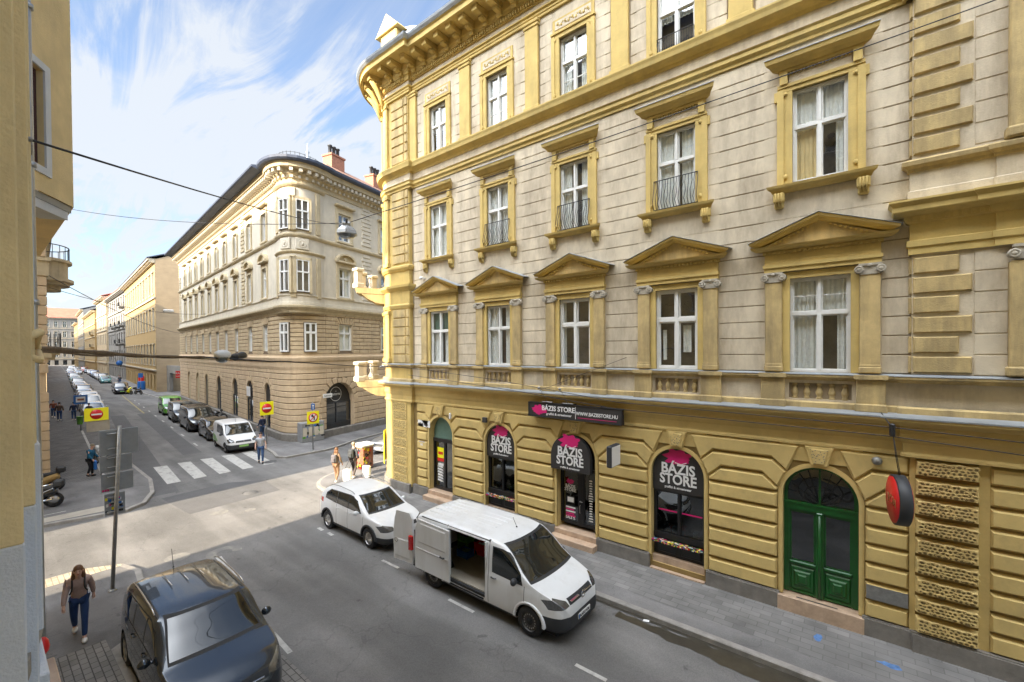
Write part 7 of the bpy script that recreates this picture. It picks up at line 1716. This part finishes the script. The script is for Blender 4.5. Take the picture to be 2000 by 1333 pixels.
def person(loc, rz, H_, label, top, legs, hairc, stride=.25, arms=((.1, -.1), (-.1, .1)), hair='short', shoes='white', sleeves=True, lean=0., head_down=0., pack=None, fem=False, group=None, elbow=.12, hold=None, build=1.):
    """local +x is forward; feet on z=0"""
    s = H_/1.75; o = empty('person', loc, label, 'person', group, rz)
    S = lambda p: tuple(c*s for c in p[:3])+((tuple(q*s for q in p[3]) if isinstance(p[3], tuple) else p[3]*s),)
    N = {'pelvis': (0, 0, .95, (.13, .10)), 'waist': (.01+lean*.15, 0, 1.10, (.12*build, .10*build)), 'chest': (.02+lean*.4, 0, 1.30, (.15*build, .11*build)), 'upper': (.01+lean*.55, 0, 1.42, (.12, .09)), 'neck': (.02+lean*.65, 0, 1.50, .052), 'jaw': (.045+lean*.75+head_down*.05, 0, 1.57-head_down*.02, (.062, .07)), 'head': (.03+lean*.8+head_down*.07, 0, 1.655-head_down*.02, (.078, .095)), 'crown': (.02+lean*.8+head_down*.07, 0, 1.71-head_down*.03, (.06, .075))}
    E = [('pelvis', 'waist'), ('waist', 'chest'), ('chest', 'upper'), ('upper', 'neck'), ('neck', 'jaw'), ('jaw', 'head'), ('head', 'crown')]
    sh = .175 if not fem else .16
    for sg, nm, (ax_, fx_) in ((1, 'l', arms[0]), (-1, 'r', arms[1])):
        N[nm+'sh'] = (.0+lean*.5, sg*sh, 1.41, .055); N[nm+'el'] = (ax_+lean*.5, sg*(sh+.07), 1.14, .042); N[nm+'wr'] = (ax_+fx_+elbow+lean*.5, sg*(sh+.085), .93+abs(elbow)*.3, .03); N[nm+'pl'] = (ax_+fx_+elbow+.02+lean*.5, sg*(sh+.085), .87+abs(elbow)*.35, (.022, .038))
        E += [('upper', nm+'sh'), (nm+'sh', nm+'el'), (nm+'el', nm+'wr'), (nm+'wr', nm+'pl')]
        px_, py_, pz_ = N[nm+'pl'][:3]
        for k in range(4):
            y_ = py_+(k-1.5)*.018; N[f'{nm}f{k}'] = (px_+.005, y_, pz_-.05+(.006 if k in (0, 3) else 0), .0085); N[f'{nm}g{k}'] = (px_+.02, y_-sg*.004, pz_-.088+(.014 if k in (0, 3) else 0), .007); E += [(nm+'pl', f'{nm}f{k}'), (f'{nm}f{k}', f'{nm}g{k}')]
        N[nm+'th'] = (px_+.045, py_-sg*.008, pz_-.02, .0095); N[nm+'ti'] = (px_+.06, py_-sg*.012, pz_-.05, .008); E += [(nm+'pl', nm+'th'), (nm+'th', nm+'ti')]
        st = stride*sg; k_ = .10 if st < 0 else .05
        N[nm+'hp'] = (0, sg*.09, .90, .095); N[nm+'kn'] = (st*.45+k_, sg*.095, .50, .06); N[nm+'an'] = (st*1.0, sg*.09, .09+(.05 if st < 0 else 0), .042); N[nm+'to'] = (st*1.0+.14, sg*.10, .035, (.04, .03))
        E += [('pelvis', nm+'hp'), (nm+'hp', nm+'kn'), (nm+'kn', nm+'an'), (nm+'an', nm+'to')]
    N = {k: S(v) for k, v in N.items()}
    NB = dict(N); thin = ['pelvis', 'waist', 'chest', 'upper', 'lsh', 'rsh', 'lhp', 'rhp', 'lkn', 'rkn']+(['lel', 'rel'] if sleeves else [])
    for k in thin: r = N[k][3]; NB[k] = N[k][:3]+((tuple(q*.78 for q in r) if isinstance(r, tuple) else r*.78),)
    for k in ('lsh', 'rsh')+(('lel', 'rel') if sleeves else ()): NB[k] = NB[k][:3]+(NB[k][3]*.75,)
    skinmesh('body', NB, E, 'skin', o)
    g = lambda k, d, dz=0: (N[k][0], N[k][1], N[k][2]+dz, (tuple(q+d*s for q in N[k][3]) if isinstance(N[k][3], tuple) else N[k][3]+d*s))
    TN = {k: g(k, .016) for k in ('pelvis', 'waist', 'chest', 'upper')}; TN['upper'] = g('upper', .012); TE = [('waist', 'pelvis'), ('waist', 'chest'), ('chest', 'upper')]; TN['nk'] = (N['neck'][0], 0, N['neck'][2]-.035*s, .062*s); TE.append(('upper', 'nk'))
    for nm in 'lr':
        ks = (nm+'sh', nm+'el', nm+'wr') if sleeves else (nm+'sh',)
        for k in ks: TN[k] = g(k, .028 if k.endswith('sh') else .018)
        TE.append(('upper', nm+'sh'))
        if sleeves: TE += [(nm+'sh', nm+'el'), (nm+'el', nm+'wr')]
        else:
            a, b = Vector(N[nm+'sh'][:3]), Vector(N[nm+'el'][:3]); m_ = a.lerp(b, .62); TN[nm+'m'] = (*m_, .062*s); TE.append((nm+'sh', nm+'m'))
    TN = {'waist': TN['waist'], **{k: v for k, v in TN.items() if k != 'waist'}}
    skinmesh('jacket' if sleeves else 'shirt', TN, TE, top, o)
    LN = {'pelvis': g('pelvis', .006, -.02)}; LE = []
    for nm in 'lr':
        for k in ('hp', 'kn', 'an'): LN[nm+k] = g(nm+k, .012, .02 if k == 'an' else 0)
        LE += [('pelvis', nm+'hp'), (nm+'hp', nm+'kn'), (nm+'kn', nm+'an')]
    skinmesh('trousers', LN, LE, legs, o)
    for nm in 'lr':
        q = MB(); a = N[nm+'an']; t = N[nm+'to']; q.ball((a[0]+.05*s, a[1], .05*s+(.04*s if a[2] > .12*s else 0)), .14*s, .052*s, .055*s, 10); q.build('shoe', shoes, o, local=True)
    h = N['head']; q = MB(); q.ball((h[0]-(.034 if hair == 'long' else .018)*s, 0, h[2]+.035*s), .098*s, .088*s, .092*s, 14)
    if hair == 'long':
        q.tube([(h[0]-.06*s, .05*s, h[2]), (h[0]-.07*s, .075*s, h[2]-.14*s), (h[0]-.08*s, .10*s, h[2]-.27*s)], .05*s, 8, taper=[.06*s, .05*s, .03*s]); q.tube([(h[0]-.06*s, -.05*s, h[2]), (h[0]-.07*s, -.075*s, h[2]-.14*s), (h[0]-.06*s, -.11*s, h[2]-.30*s)], .05*s, 8, taper=[.06*s, .05*s, .03*s]); q.ball((h[0]-.07*s, 0, h[2]-.08*s), .05*s, .09*s, .16*s, 10)
    q.build('hair', hairc, o, local=True)
    q = MB(); q.ball((h[0]+.095*s, 0, h[2]-.02*s), .018*s, .012*s, .024*s, 8); 
    for sg in (-1, 1): q.ball((h[0], sg*.08*s, h[2]-.015*s), .018*s, .012*s, .03*s, 8)
    q.build('nose_and_ears', 'skin', o, local=True)
    q = MB()
    for sg in (-1, 1): q.ball((h[0]+.078*s, sg*.032*s, h[2]+.0*s), .008*s, .009*s, .006*s, 8); q.box(h[0]+.07*s, h[0]+.086*s, sg*.032*s-.014*s, sg*.032*s+.014*s, h[2]+.018*s, h[2]+.022*s)
    q.build('eyes', hairc, o, local=True)
    q = MB(); j = N['jaw']; q.ball((h[0]+.078*s, 0, h[2]-.062*s), .008*s, .022*s, .006*s, 8); q.build('mouth', 'tail_red', o, local=True)
    if pack:
        c = N['chest']; q = MB(); q.bevbox(c[0]-.30*s, c[0]-.13*s, -.14*s, .14*s, c[2]-.26*s, c[2]+.14*s, .05*s); q.bevbox(c[0]-.34*s, c[0]-.29*s, -.10*s, .10*s, c[2]-.22*s, c[2]-.02*s, .02*s); q.build('backpack', pack, o, local=True)
        q = MB()
        for sg in (-1, 1): q.tube(smoothpath([(c[0]-.14*s, sg*.10*s, c[2]+.10*s), (c[0]-.02*s, sg*.11*s, c[2]+.19*s), (c[0]+.11*s, sg*.105*s, c[2]+.10*s), (c[0]+.135*s, sg*.11*s, c[2]-.06*s), (c[0]+.06*s, sg*.15*s, c[2]-.18*s)], 4), .017*s, 6)
        q.build('backpack_strap', 'rubber', o, local=True)
    return o
mat('hair_brown', (.13, .06, .025), .6, var=.3, scale=30); mat('hair_dark', (.03, .02, .015), .6, var=.3, scale=30); mat('hair_grey', (.30, .24, .17), .6, var=.3, scale=30)
cloth('jacket_taupe', (.42, .30, .26)); cloth('jeans', (.035, .075, .17)); cloth('jeans_blue', (.015, .045, .14)); cloth('tee_grey', (.38, .40, .44)); cloth('jacket_teal', (.01, .10, .19)); cloth('trousers_black', (.015, .015, .018)); cloth('jacket_brown', (.10, .06, .04)); cloth('jacket_navy', (.02, .03, .07)); cloth('jacket_dark', (.05, .055, .06)); cloth('trousers_tan', (.24, .14, .08)); cloth('coat_tan', (.20, .13, .08)); cloth('jacket_rust', (.25, .07, .035)); cloth('pack_grey', (.12, .11, .12)); cloth('trousers_grey', (.09, .07, .065))
person((-13.72, 1.44, .12), R(-8), 1.66, 'woman in taupe jacket and blue jeans with backpack straps walking at the lower left', 'jacket_taupe', 'jeans_blue', 'hair_brown', .30, ((-.12, -.08), (.10, .06)), 'long', 'white', True, .20, .35, 'jacket_navy', True, elbow=.02, build=1.08)
person((-27.35, 10.5, 0), R(-20), 1.80, 'man in grey T-shirt and jeans walking over the zebra crossing', 'tee_grey', 'jeans', 'hair_dark', .16, ((.02, .0), (-.02, .02)), 'short', 'rubber', False, elbow=.08, build=1.1)
pb_ = person((-31.1, 3.75, .12), R(55), 1.68, 'person in teal jacket and black trousers holding a blue bag beside the motorcycle', 'jacket_teal', 'trousers_black', 'hair_grey', .05, ((.05, .05), (.05, .05)), 'short', 'rubber', True, .1, .5, build=1.2)
bg_ = MB(); bg_.bevbox(-30.95, -30.62, 3.85, 3.97, .50, .98, .04); o = bg_.build('carrier_bag', 'sign_blue', base=(-30.8, 3.9, .5)); tag(o, 'bright blue carrier bag held by the person in the teal jacket', 'bag')
person((-58.9, 5.1, .12), R(176), 1.76, 'person in dark brown jacket walking away along the left pavement', 'jacket_brown', 'jeans_blue', 'hair_dark', .2, ((.1, .05), (-.1, .05)), build=1.15); person((-58.3, 6.0, .12), R(174), 1.74, 'person in navy jacket and jeans walking away near the bus stop sign', 'jacket_navy', 'jeans', 'hair_dark', -.2, ((.1, .05), (-.1, .05)), build=1.1)
person((-62.5, 5.0, .12), R(-5), 1.72, 'person in rust coloured jacket coming along the far left pavement', 'jacket_rust', 'jeans', 'hair_dark', .2, ((.1, .05), (-.1, .05))); person((-56.3, 6.8, .12), R(170), 1.70, 'person in black behind the bus stop sign post', 'jacket_dark', 'trousers_black', 'hair_dark', .1, ((.0, .05), (.0, .05)))
person((-19.95, 11.05, .12), R(115), 1.68, 'woman in tan coat with grey backpack walking away with a suitcase', 'coat_tan', 'trousers_tan', 'hair_brown', .14, ((-.05, -.05), (.0, .0)), 'long', 'white', True, .05, .2, 'pack_grey', True)
person((-19.9, 11.95, .12), R(112), 1.80, 'man in dark jacket and backpack walking away pulling a white suitcase', 'jacket_dark', 'trousers_grey', 'hair_grey', .16, ((-.05, -.05), (-.05, .0)), 'short', 'white', True, pack='jacket_dark')
person((-34.3, 13.3, .12), R(200), 1.74, 'person in dark blue jacket standing behind the white van by the arches', 'jacket_navy', 'jeans', 'hair_dark', .05, ((.0, .05), (.0, .05)))
person((-48.6, 3.4, .12), R(176), 1.75, 'person in black clothes close to the left wall ahead of the walkers', 'jacket_dark', 'trousers_black', 'hair_dark', .2, ((.1, .05), (-.1, .05)))
person((-118, 18.9, .12), R(5), 1.75, 'distant person in dark clothes on the right pavement by the parked cars', 'jacket_dark', 'jeans', 'hair_dark', .2); person((-121, 19.2, .12), R(5), 1.75, 'distant person in a pale top on the right pavement', 'tee_grey', 'jeans', 'hair_dark', .2)
def suitcase(loc, rz, m, lab, hd):
    o = empty('suitcase', loc, lab, 'suitcase', None, rz); q = MB(); q.bevbox(-.12, .12, -.2, .2, .07, .66, .05)
    for k in range(5): q.bevbox(-.13, .13, -.16+.07*k, -.14+.07*k, .1, .62, .006)
    q.build('case', m, o, local=True); q = MB(); q.tube([(-.1, -.1, .6), (-.1+hd*.4, -.1, 1.0), (-.1+hd*.4, .1, 1.0), (-.1, .1, .6)], .012, 6); q.build('handle', 'iron', o, local=True); q = MB()
    for a in (-.08, .08):
        for b in (-.16, .16): q.lathe([(0, -.015), (.035, -.015), (.035, .015), (0, .015)], (a, b, .035), axis='y', n=10)
    q.build('wheels', 'rubber', o, local=True); return o
suitcase((-19.3, 12.3, .12), R(110), 'white', 'large white suitcase pulled by the man in the dark jacket', .8); suitcase((-19.45, 11.35, .12), R(115), 'white', 'pale suitcase pulled by the woman in the tan coat', .9)
# litter/vending box painted in many colours
vb = empty('street_cabinet', (-21.1, 13.35, .12), 'round-cornered street box covered in orange and blue graffiti behind the couple', 'utility box'); q = MB(); q.bevbox(-21.5, -20.8, 12.95, 13.75, .12, 1.35, .12); q.build('cabinet', 'brick', vb); q = MB(); q.bevbox(-21.53, -20.77, 12.92, 13.78, 1.30, 1.5, .08); q.build('cabinet_top', 'curtain', vb)
q = MB(); rn = random.Random(2)
for k in range(40):
    z_ = .2+rn.random()*1.0; t = rn.random()
    if k % 2: q.box(-20.8+.0, -20.79, 13.08+t*.5, 13.13+t*.5+.08*rn.random(), z_, z_+.05+.1*rn.random(), rn.randrange(5))
    else: q.box(-21.4+t*.45, -21.33+t*.45+.08*rn.random(), 12.935, 12.95, z_, z_+.05+.1*rn.random(), rn.randrange(5))
q.build('graffiti', ['sign_yellow', 'sign_blue', 'sign_red', 'white', 'black'], vb)

# ------------------------------------------------------------ signs and poles
def polesign(loc, h, lab, tilt=0, r=.035, m='galv', cat='sign post', name='sign_post'):
    o = empty(name, loc, lab, cat); q = MB(); q.tube([(0, 0, 0), (tilt*.5, tilt, h)], r, 10); q.build('pole', m, o, local=True); q = MB(); q.lathe([(.09, 0), (.09, .02), (.05, .05)], (0, 0, 0), n=12); q.build('pole_base', m, o, local=True); return o
p1 = polesign((-15.66, 2.28, .12), 4.42, 'tall galvanised post with grey sign backs and stickers near the dark parked car', .19, .045)
def plate(o, x, y0, y1, z0, z1, m, nm='sign_plate', t=.012): q = MB(); q.bevbox(x-t, x+t, y0, y1, z0, z1, .004); return q.build(nm, m, o, local=True)
plate(p1, -.07, -.20, .60, 3.64, 4.32, 'signback'); plate(p1, -.07, -.20, .46, 3.18, 3.62, 'signback'); plate(p1, -.07, -.18, .48, 2.66, 3.14, 'signback'); plate(p1, -.07, -.12, .30, 2.02, 2.60, 'signback')
q = MB()
for z_ in (2.1, 2.5, 2.75, 3.05, 3.3, 3.55, 3.8, 4.2): q.bevbox(-.06, .05, -.10+z_*.012, .10+z_*.012, z_, z_+.03, .005)
q.build('clamp', 'galv', p1, local=True)
q = MB(); rn = random.Random(6)
for k in range(30): y_ = -.11+rn.random()*.34; z_ = 2.05+rn.random()*.48; q.box(-.058, -.056+rn.random()*.003, y_, y_+.03+.05*rn.random(), z_, z_+.03+.05*rn.random(), rn.randrange(6))
for k in range(3): q.box(-.058, -.055, -.16+.05*k, -.12+.05*k, 2.68, 2.73, 2)
q.build('sticker', ['sign_blue', 'white', 'magenta', 'black', 'sign_yellow', 'spray_blue'], p1, local=True)
def noentry(o, x, yc, zc, hw, hh, rr_, flip=1):
    plate(o, x, yc-hw, yc+hw, zc-hh, zc+hh, 'sign_yellow'); q = MB(); q.lathe([(0, x+.015), (rr_, x+.015), (rr_, x+.0)], (0, yc, zc), axis='x', n=32); q.build('red_disc', 'sign_red', o, local=True); q = MB(); q.box(x+.0155, x+.018, yc-rr_*.78, yc+rr_*.78, zc-rr_*.16, zc+rr_*.16); q.build('white_bar', 'white', o, local=True)
p2 = polesign((-30.72, 4.12, .12), 3.6, 'grey post with yellow no-entry sign on the left pavement', .0, .035); noentry(p2, .06, -.14, 3.23, .46, .33, .25); plate(p2, .03, -.52, .36, 2.35, 2.89, 'pavement_light', 'back_plate')
p3 = polesign((-31.9, 12.65, .12), 3.0, 'post with yellow no-entry sign at the corner of the sand building', .0, .035); noentry(p3, .06, 0, 2.5, .44, .46, .32)
p4 = polesign((-27.65, 13.75, .12), 3.1, 'post with blue arrow plate and yellow no-turn sign before the graffiti cabinet'); plate(p4, .06, -.40, .40, 1.72, 2.52, 'sign_yellow'); plate(p4, .06, -.12, .12, 2.62, 3.02, 'sign_blue')
q = MB(); q.lathe([(0, .076), (.30, .076), (.30, .07)], (0, 0, 2.12), axis='x', n=32); q.build('red_ring', 'sign_red', p4, local=True); q = MB(); q.lathe([(0, .079), (.235, .079)], (0, 0, 2.12), axis='x', n=32); q.build('white_disc', 'white', p4, local=True)
q = MB(); q.poly_ext([(.03, 1.95), (.10, 1.95), (.10, 2.16), (-.02, 2.28), (-.02, 2.35), (-.17, 2.24), (-.02, 2.12), (-.02, 2.19), (.03, 2.13)], .080, .083, 'yz'); q.poly_ext([(-.19, 1.97), (-.16, 1.93), (.19, 2.27), (.16, 2.31)], .084, .086, 'yz', 1); q.build('turn_arrow', ['black', 'sign_red'], p4, local=True)
q = MB(); q.poly_ext([(-.02, 2.66), (.02, 2.66), (.02, 2.86), (.07, 2.86), (0, 2.96), (-.07, 2.86), (-.02, 2.86)], .073, .075, 'yz'); q.build('white_arrow', 'white', p4, local=True)
p5 = polesign((-50.0, 5.55, .12), 3.0, 'blue framed bus stop sign on a post with a green litter bin', .0, .04); plate(p5, .05, -.42, .42, 2.2, 2.95, 'sign_blue'); plate(p5, .066, -.28, .28, 2.36, 2.80, 'white', 'white_panel'); q = MB(); q.bevbox(.083, .087, -.2, .2, 2.5, 2.66, .002); q.build('tram_symbol', 'brick', p5, local=True)
q = MB(); q.lathe([(.18, 0), (.22, .62), (.24, .62), (.24, .66), (.0, .66)], (.05, -.06, .55), n=14); q.build('litter_bin', 'paint_green', p5, local=True)
p6 = polesign((-90.0, 16.9, .12), 3.2, 'small square parking sign post by the dark car up the street', cat='sign post'); plate(p6, .05, -.3, .3, 2.4, 3.1, 'sign_blue')
b7 = empty('bottle_bank', (-97.0, 18.3, .12), 'blue poster column with a red and white top near the yellow house', 'advertising column'); q = MB(); q.lathe([(.55, 0), (.55, 1.3), (.45, 1.5), (0, 1.5)], (0, 0, 0), n=16); q.build('column', 'sign_blue', b7, local=True); q = MB(); q.lathe([(.4, 1.5), (.42, 2.3), (.2, 2.6), (0, 2.6)], (0, 0, 0), n=16); q.build('column_top', 'sign_red', b7, local=True)
b8 = polesign((-124, 19.8, .12), 4.4, 'tall post with a round blue sign far up the right pavement'); q = MB(); q.lathe([(0, .06), (.55, .06), (.55, .03), (0, .03)], (0, 0, 4.2), axis='x', n=20); q.build('round_plate', 'sign_blue', b8, local=True)
# far pavement plinth blocks painted white at the foot of the left house
# ------------------------------------------------------------ cables and lamps
def cable(pts, r, lab, m='iron', sag=0, taper=None):
    a, b = Vector(pts[0]), Vector(pts[-1])
    if len(pts) == 2:
        pts = [a.lerp(b, k/14)-Vector((0, 0, sag*4*(k/14)*(1-k/14))) for k in range(15)]
    q = MB(); q.tube(pts, r, 6); o = q.build('overhead_cable', m, base=tuple((a+b)/2)); tag(o, lab, 'cable'); return o
cable([(-3.0, .17, 7.49), (-13.8, 4.36, 10.92)][0:1]+[(-12.3, 7.2, 10.36)], .006, 'thin cable from the wall hook on the left to the hanging street lamp', sag=.1)
cable([(-32, 2.6, 14.0), (-12.2, 7.22, 10.40)], .011, 'cable from the stone house to the hanging street lamp', sag=.35)
cable([(-12.2, 7.22, 10.40), (2.6, 12.2, 13.05)], .011, 'cable from the hanging lamp up across the yellow facade to the right', sag=.1)
hk = MB(); hk.tube([(-3.0, .1, 7.49), (-3.0, .19, 7.49)], .012, 6); hk.tube([(-3.25+.03*math.cos(t), .20, 7.53+.03*math.sin(t)) for t in [k*math.pi/5 for k in range(11)]], .005, 5); None; o = hk.build('cable_hook', 'galv', base=(-3, .17, 7.49)); tag(o, 'small wall hook and tensioner holding the thin cable at top left', 'hook')
lp_ = empty('street_lamp', (-12.2, 7.2, 10.05), 'grey box street lamp hanging on cables above the crossing', 'street lamp', None, R(-35))
q = MB(); q.lathe([(.0, .30), (.10, .29), (.16, .24), (.30, .10), (.33, .0), (.30, -.02), (0, -.02)], (0, 0, 0), n=6, smooth=False); q.bevbox(-.14, .14, -.12, .12, .24, .34, .02); q.build('lamp_housing', 'steel', lp_, local=True)
q = MB(); q.lathe([(.26, -.02), (.2, -.10), (0, -.13)], (0, 0, 0), n=12); q.build('lamp_glass', 'glass_dark', lp_, local=True)
q = MB(); q.tube([(-.25, 0, .36), (.25, 0, .36)], .03, 6); q.tube([(0, 0, .30), (0, 0, .45)], .02, 6)
for a in (-.2, .2): q.tube([(a, 0, .36), (a*.6, 0, .28)], .012, 6); q.ball((a, 0, .38), .05, .04, .05, 8)
q.tube(smoothpath([(.28, 0, .36), (.42, 0, .2), (.36, 0, .0)], 4), .008, 5); q.build('lamp_bracket', 'iron', lp_, local=True)
# the low cable with the second lamp, fixed to a bracket on our wall
mat('old_rubber', (.13, .085, .045), .8, var=.4, scale=25, bump=.5)
q = MB(); pts = [(-3.15, .17, 6.535), (-3.57, .21, 6.53), (-4.62, .64, 6.50), (-5.71, 1.18, 6.46), (-7.2, 2.05, 6.43)]; sp_ = smoothpath(pts, 6); q.tube(sp_, .016, 8, taper=[.017+.004*math.sin(k*1.7) for k in range(len(sp_))]); q.tube([p+Vector((0, .01, -.02+.006*math.sin(i))) for i, p in enumerate(sp_[:14])], .007, 6); o = q.build('overhead_cable', 'old_rubber', base=(-5, .8, 6.5)); tag(o, 'thick wrapped brown cable running from the wall bracket to the low lamp', 'cable')
q = MB(); q.tube([(-2.9, .12, 6.55), (-3.0, .20, 6.60), (-3.25, .21, 6.585), (-3.3, .20, 6.53)], .018, 8); q.tube([(-2.9, .12, 6.50), (-3.05, .20, 6.47), (-3.3, .21, 6.51)], .018, 8); q.ball((-3.33, .2, 6.535), .035, .03, .03, 8); q.bevbox(-3.02, -2.88, .08, .13, 6.44, 6.62, .01); o = q.build('wall_bracket', 'plaster_yellow', base=(-3.0, .15, 6.5)); tag(o, 'yellow painted iron bracket holding the thick cable on the near wall', 'bracket')
l2 = empty('street_lamp', (-7.45, 2.35, 6.40), 'white oval street lamp hanging on the low cable before the sand building', 'street lamp', None, math.atan2(.82, -.95))
q = MB(); q.ball((.0, 0, .06), .17, .10, .075, 16); q.build('lamp_shade', 'white', l2, local=True); q = MB(); q.ball((.0, 0, .02), .15, .085, .085, 14); q.build('lamp_glass', 'glass_dark', l2, local=True)
q = MB(); q.tube([(.12, 0, .03), (.45, 0, .03), (.62, 0, .04), (.70, 0, .05), (.85, 0, .03)], .04, 10, taper=[.03, .035, .055, .06, .02]); q.ball((.42, 0, .02), .06, .06, .06, 10); q.build('lamp_body', 'plastic_dark', l2, local=True)
cable([(-7.2, 2.05, 6.43), (-8.2, 3.3, 6.33), (-8.24, 3.63, 6.32), (-11.85, 7.14, 6.06), (-13.6, 9.3, 5.93)], .012, 'dark cable from the low lamp towards the balcony corner')
q = MB(); q.tube([(-13.5, 9.2, 5.93), (-13.9, 9.7, 5.92), (-14.3, 10.1, 5.9)], .03, 8); q.ball((-13.75, 9.5, 5.93), .07, .07, .055, 10); q.ball((-14.1, 9.9, 5.91), .06, .06, .05, 10); o = q.build('insulator', 'steel', base=(-13.8, 9.6, 5.9)); tag(o, 'grey insulator joint in the cable in front of the balconies', 'insulator')
cable([(-14.3, 10.1, 5.9), (-13.0, 11.0, 5.75), (-10, 11.55, 5.45), (-5.5, 11.6, 4.98), (.46, 11.5, 4.90), (3.5, 11.5, 4.75)], .010, 'upper cable strung along the yellow facade under the ledge'); cable([(-15.4, 11.9, 5.45), (-12.0, 11.6, 5.3), (-9, 11.55, 5.1), (-5.5, 11.5, 4.80), (.46, 11.5, 4.72), (3.5, 11.5, 4.5)], .010, 'lower cable strung along the yellow facade under the ledge')
cable([(-36.4, 2.86, 10.28), (-46.7, 13.5, 10.0)], .016, 'cable with a small white lamp across the far street', sag=.5)
cable([(-33, 2.5, 10.6), (-70, 17.6, 9.0)], .02, 'second thin cable across the far street to the sand building', sag=.6)
q = MB(); q.bevbox(-39.9, -39.5, 8.8, 9.4, 9.45, 9.65, .05); o = q.build('street_lamp', 'white', base=(-39.7, 9.1, 9.5)); tag(o, 'small white lamp on the cable across the far street', 'street lamp')
cable([(-8.0, 11.3, 5.2), (-5.55, 12.4, 6.25)], .007, 'short guy wire from the facade down to the cable joint above the shop sign'); cable([(-12.9, 11.9, 10.1), (-14.6, 12.3, 10.35)], .006, 'short guy wire fixed to the upper facade near the corner')
for x in (-8.25, -7.45):
    q = MB(); q.tube([(x, 12.12, 4.72), (x, 11.9, 5.0), (x+.05, 11.58, 5.25)], .008, 5); q.bevbox(x-.2, x+.2, 12.08, 12.16, 4.73, 4.76, .01); q.ball((x+.05, 11.56, 5.26), .05, .05, .05, 8); o = q.build('cable_hanger', 'galv', base=(x, 12.1, 4.7)); tag(o, 'wire hanger holding the cables above the left half of the long sign' if x < -8 else 'wire hanger holding the cables above the middle of the long sign', 'bracket')
cm = MB(); cm.ball((-14.9, 12.25, 9.65), .1, .07, .07, 8); cm.box(-14.95, -14.85, 12.25, 12.45, 9.62, 9.68); o = cm.build('camera', 'white', base=(-14.9, 12.3, 9.65)); tag(o, 'small white camera on the cream wall near the upper balcony', 'security camera')
# litter on the road
q = MB(); q.add([(-4.07, 9.94, .02), (-3.93, 9.97, .03), (-3.95, 10.05, .03), (-4.08, 10.03, .02)], [(0, 1, 2, 3)]); o = q.build('litter', 'white', base=(-4, 10, .02)); tag(o, 'scrap of white paper lying in the gutter beside the kerb', 'litter')
q = MB(); q.lathe([(0, .0), (.08, .0), (.09, .04), (.0, .05)], (-16.62, .98, .9), axis='x', n=12);
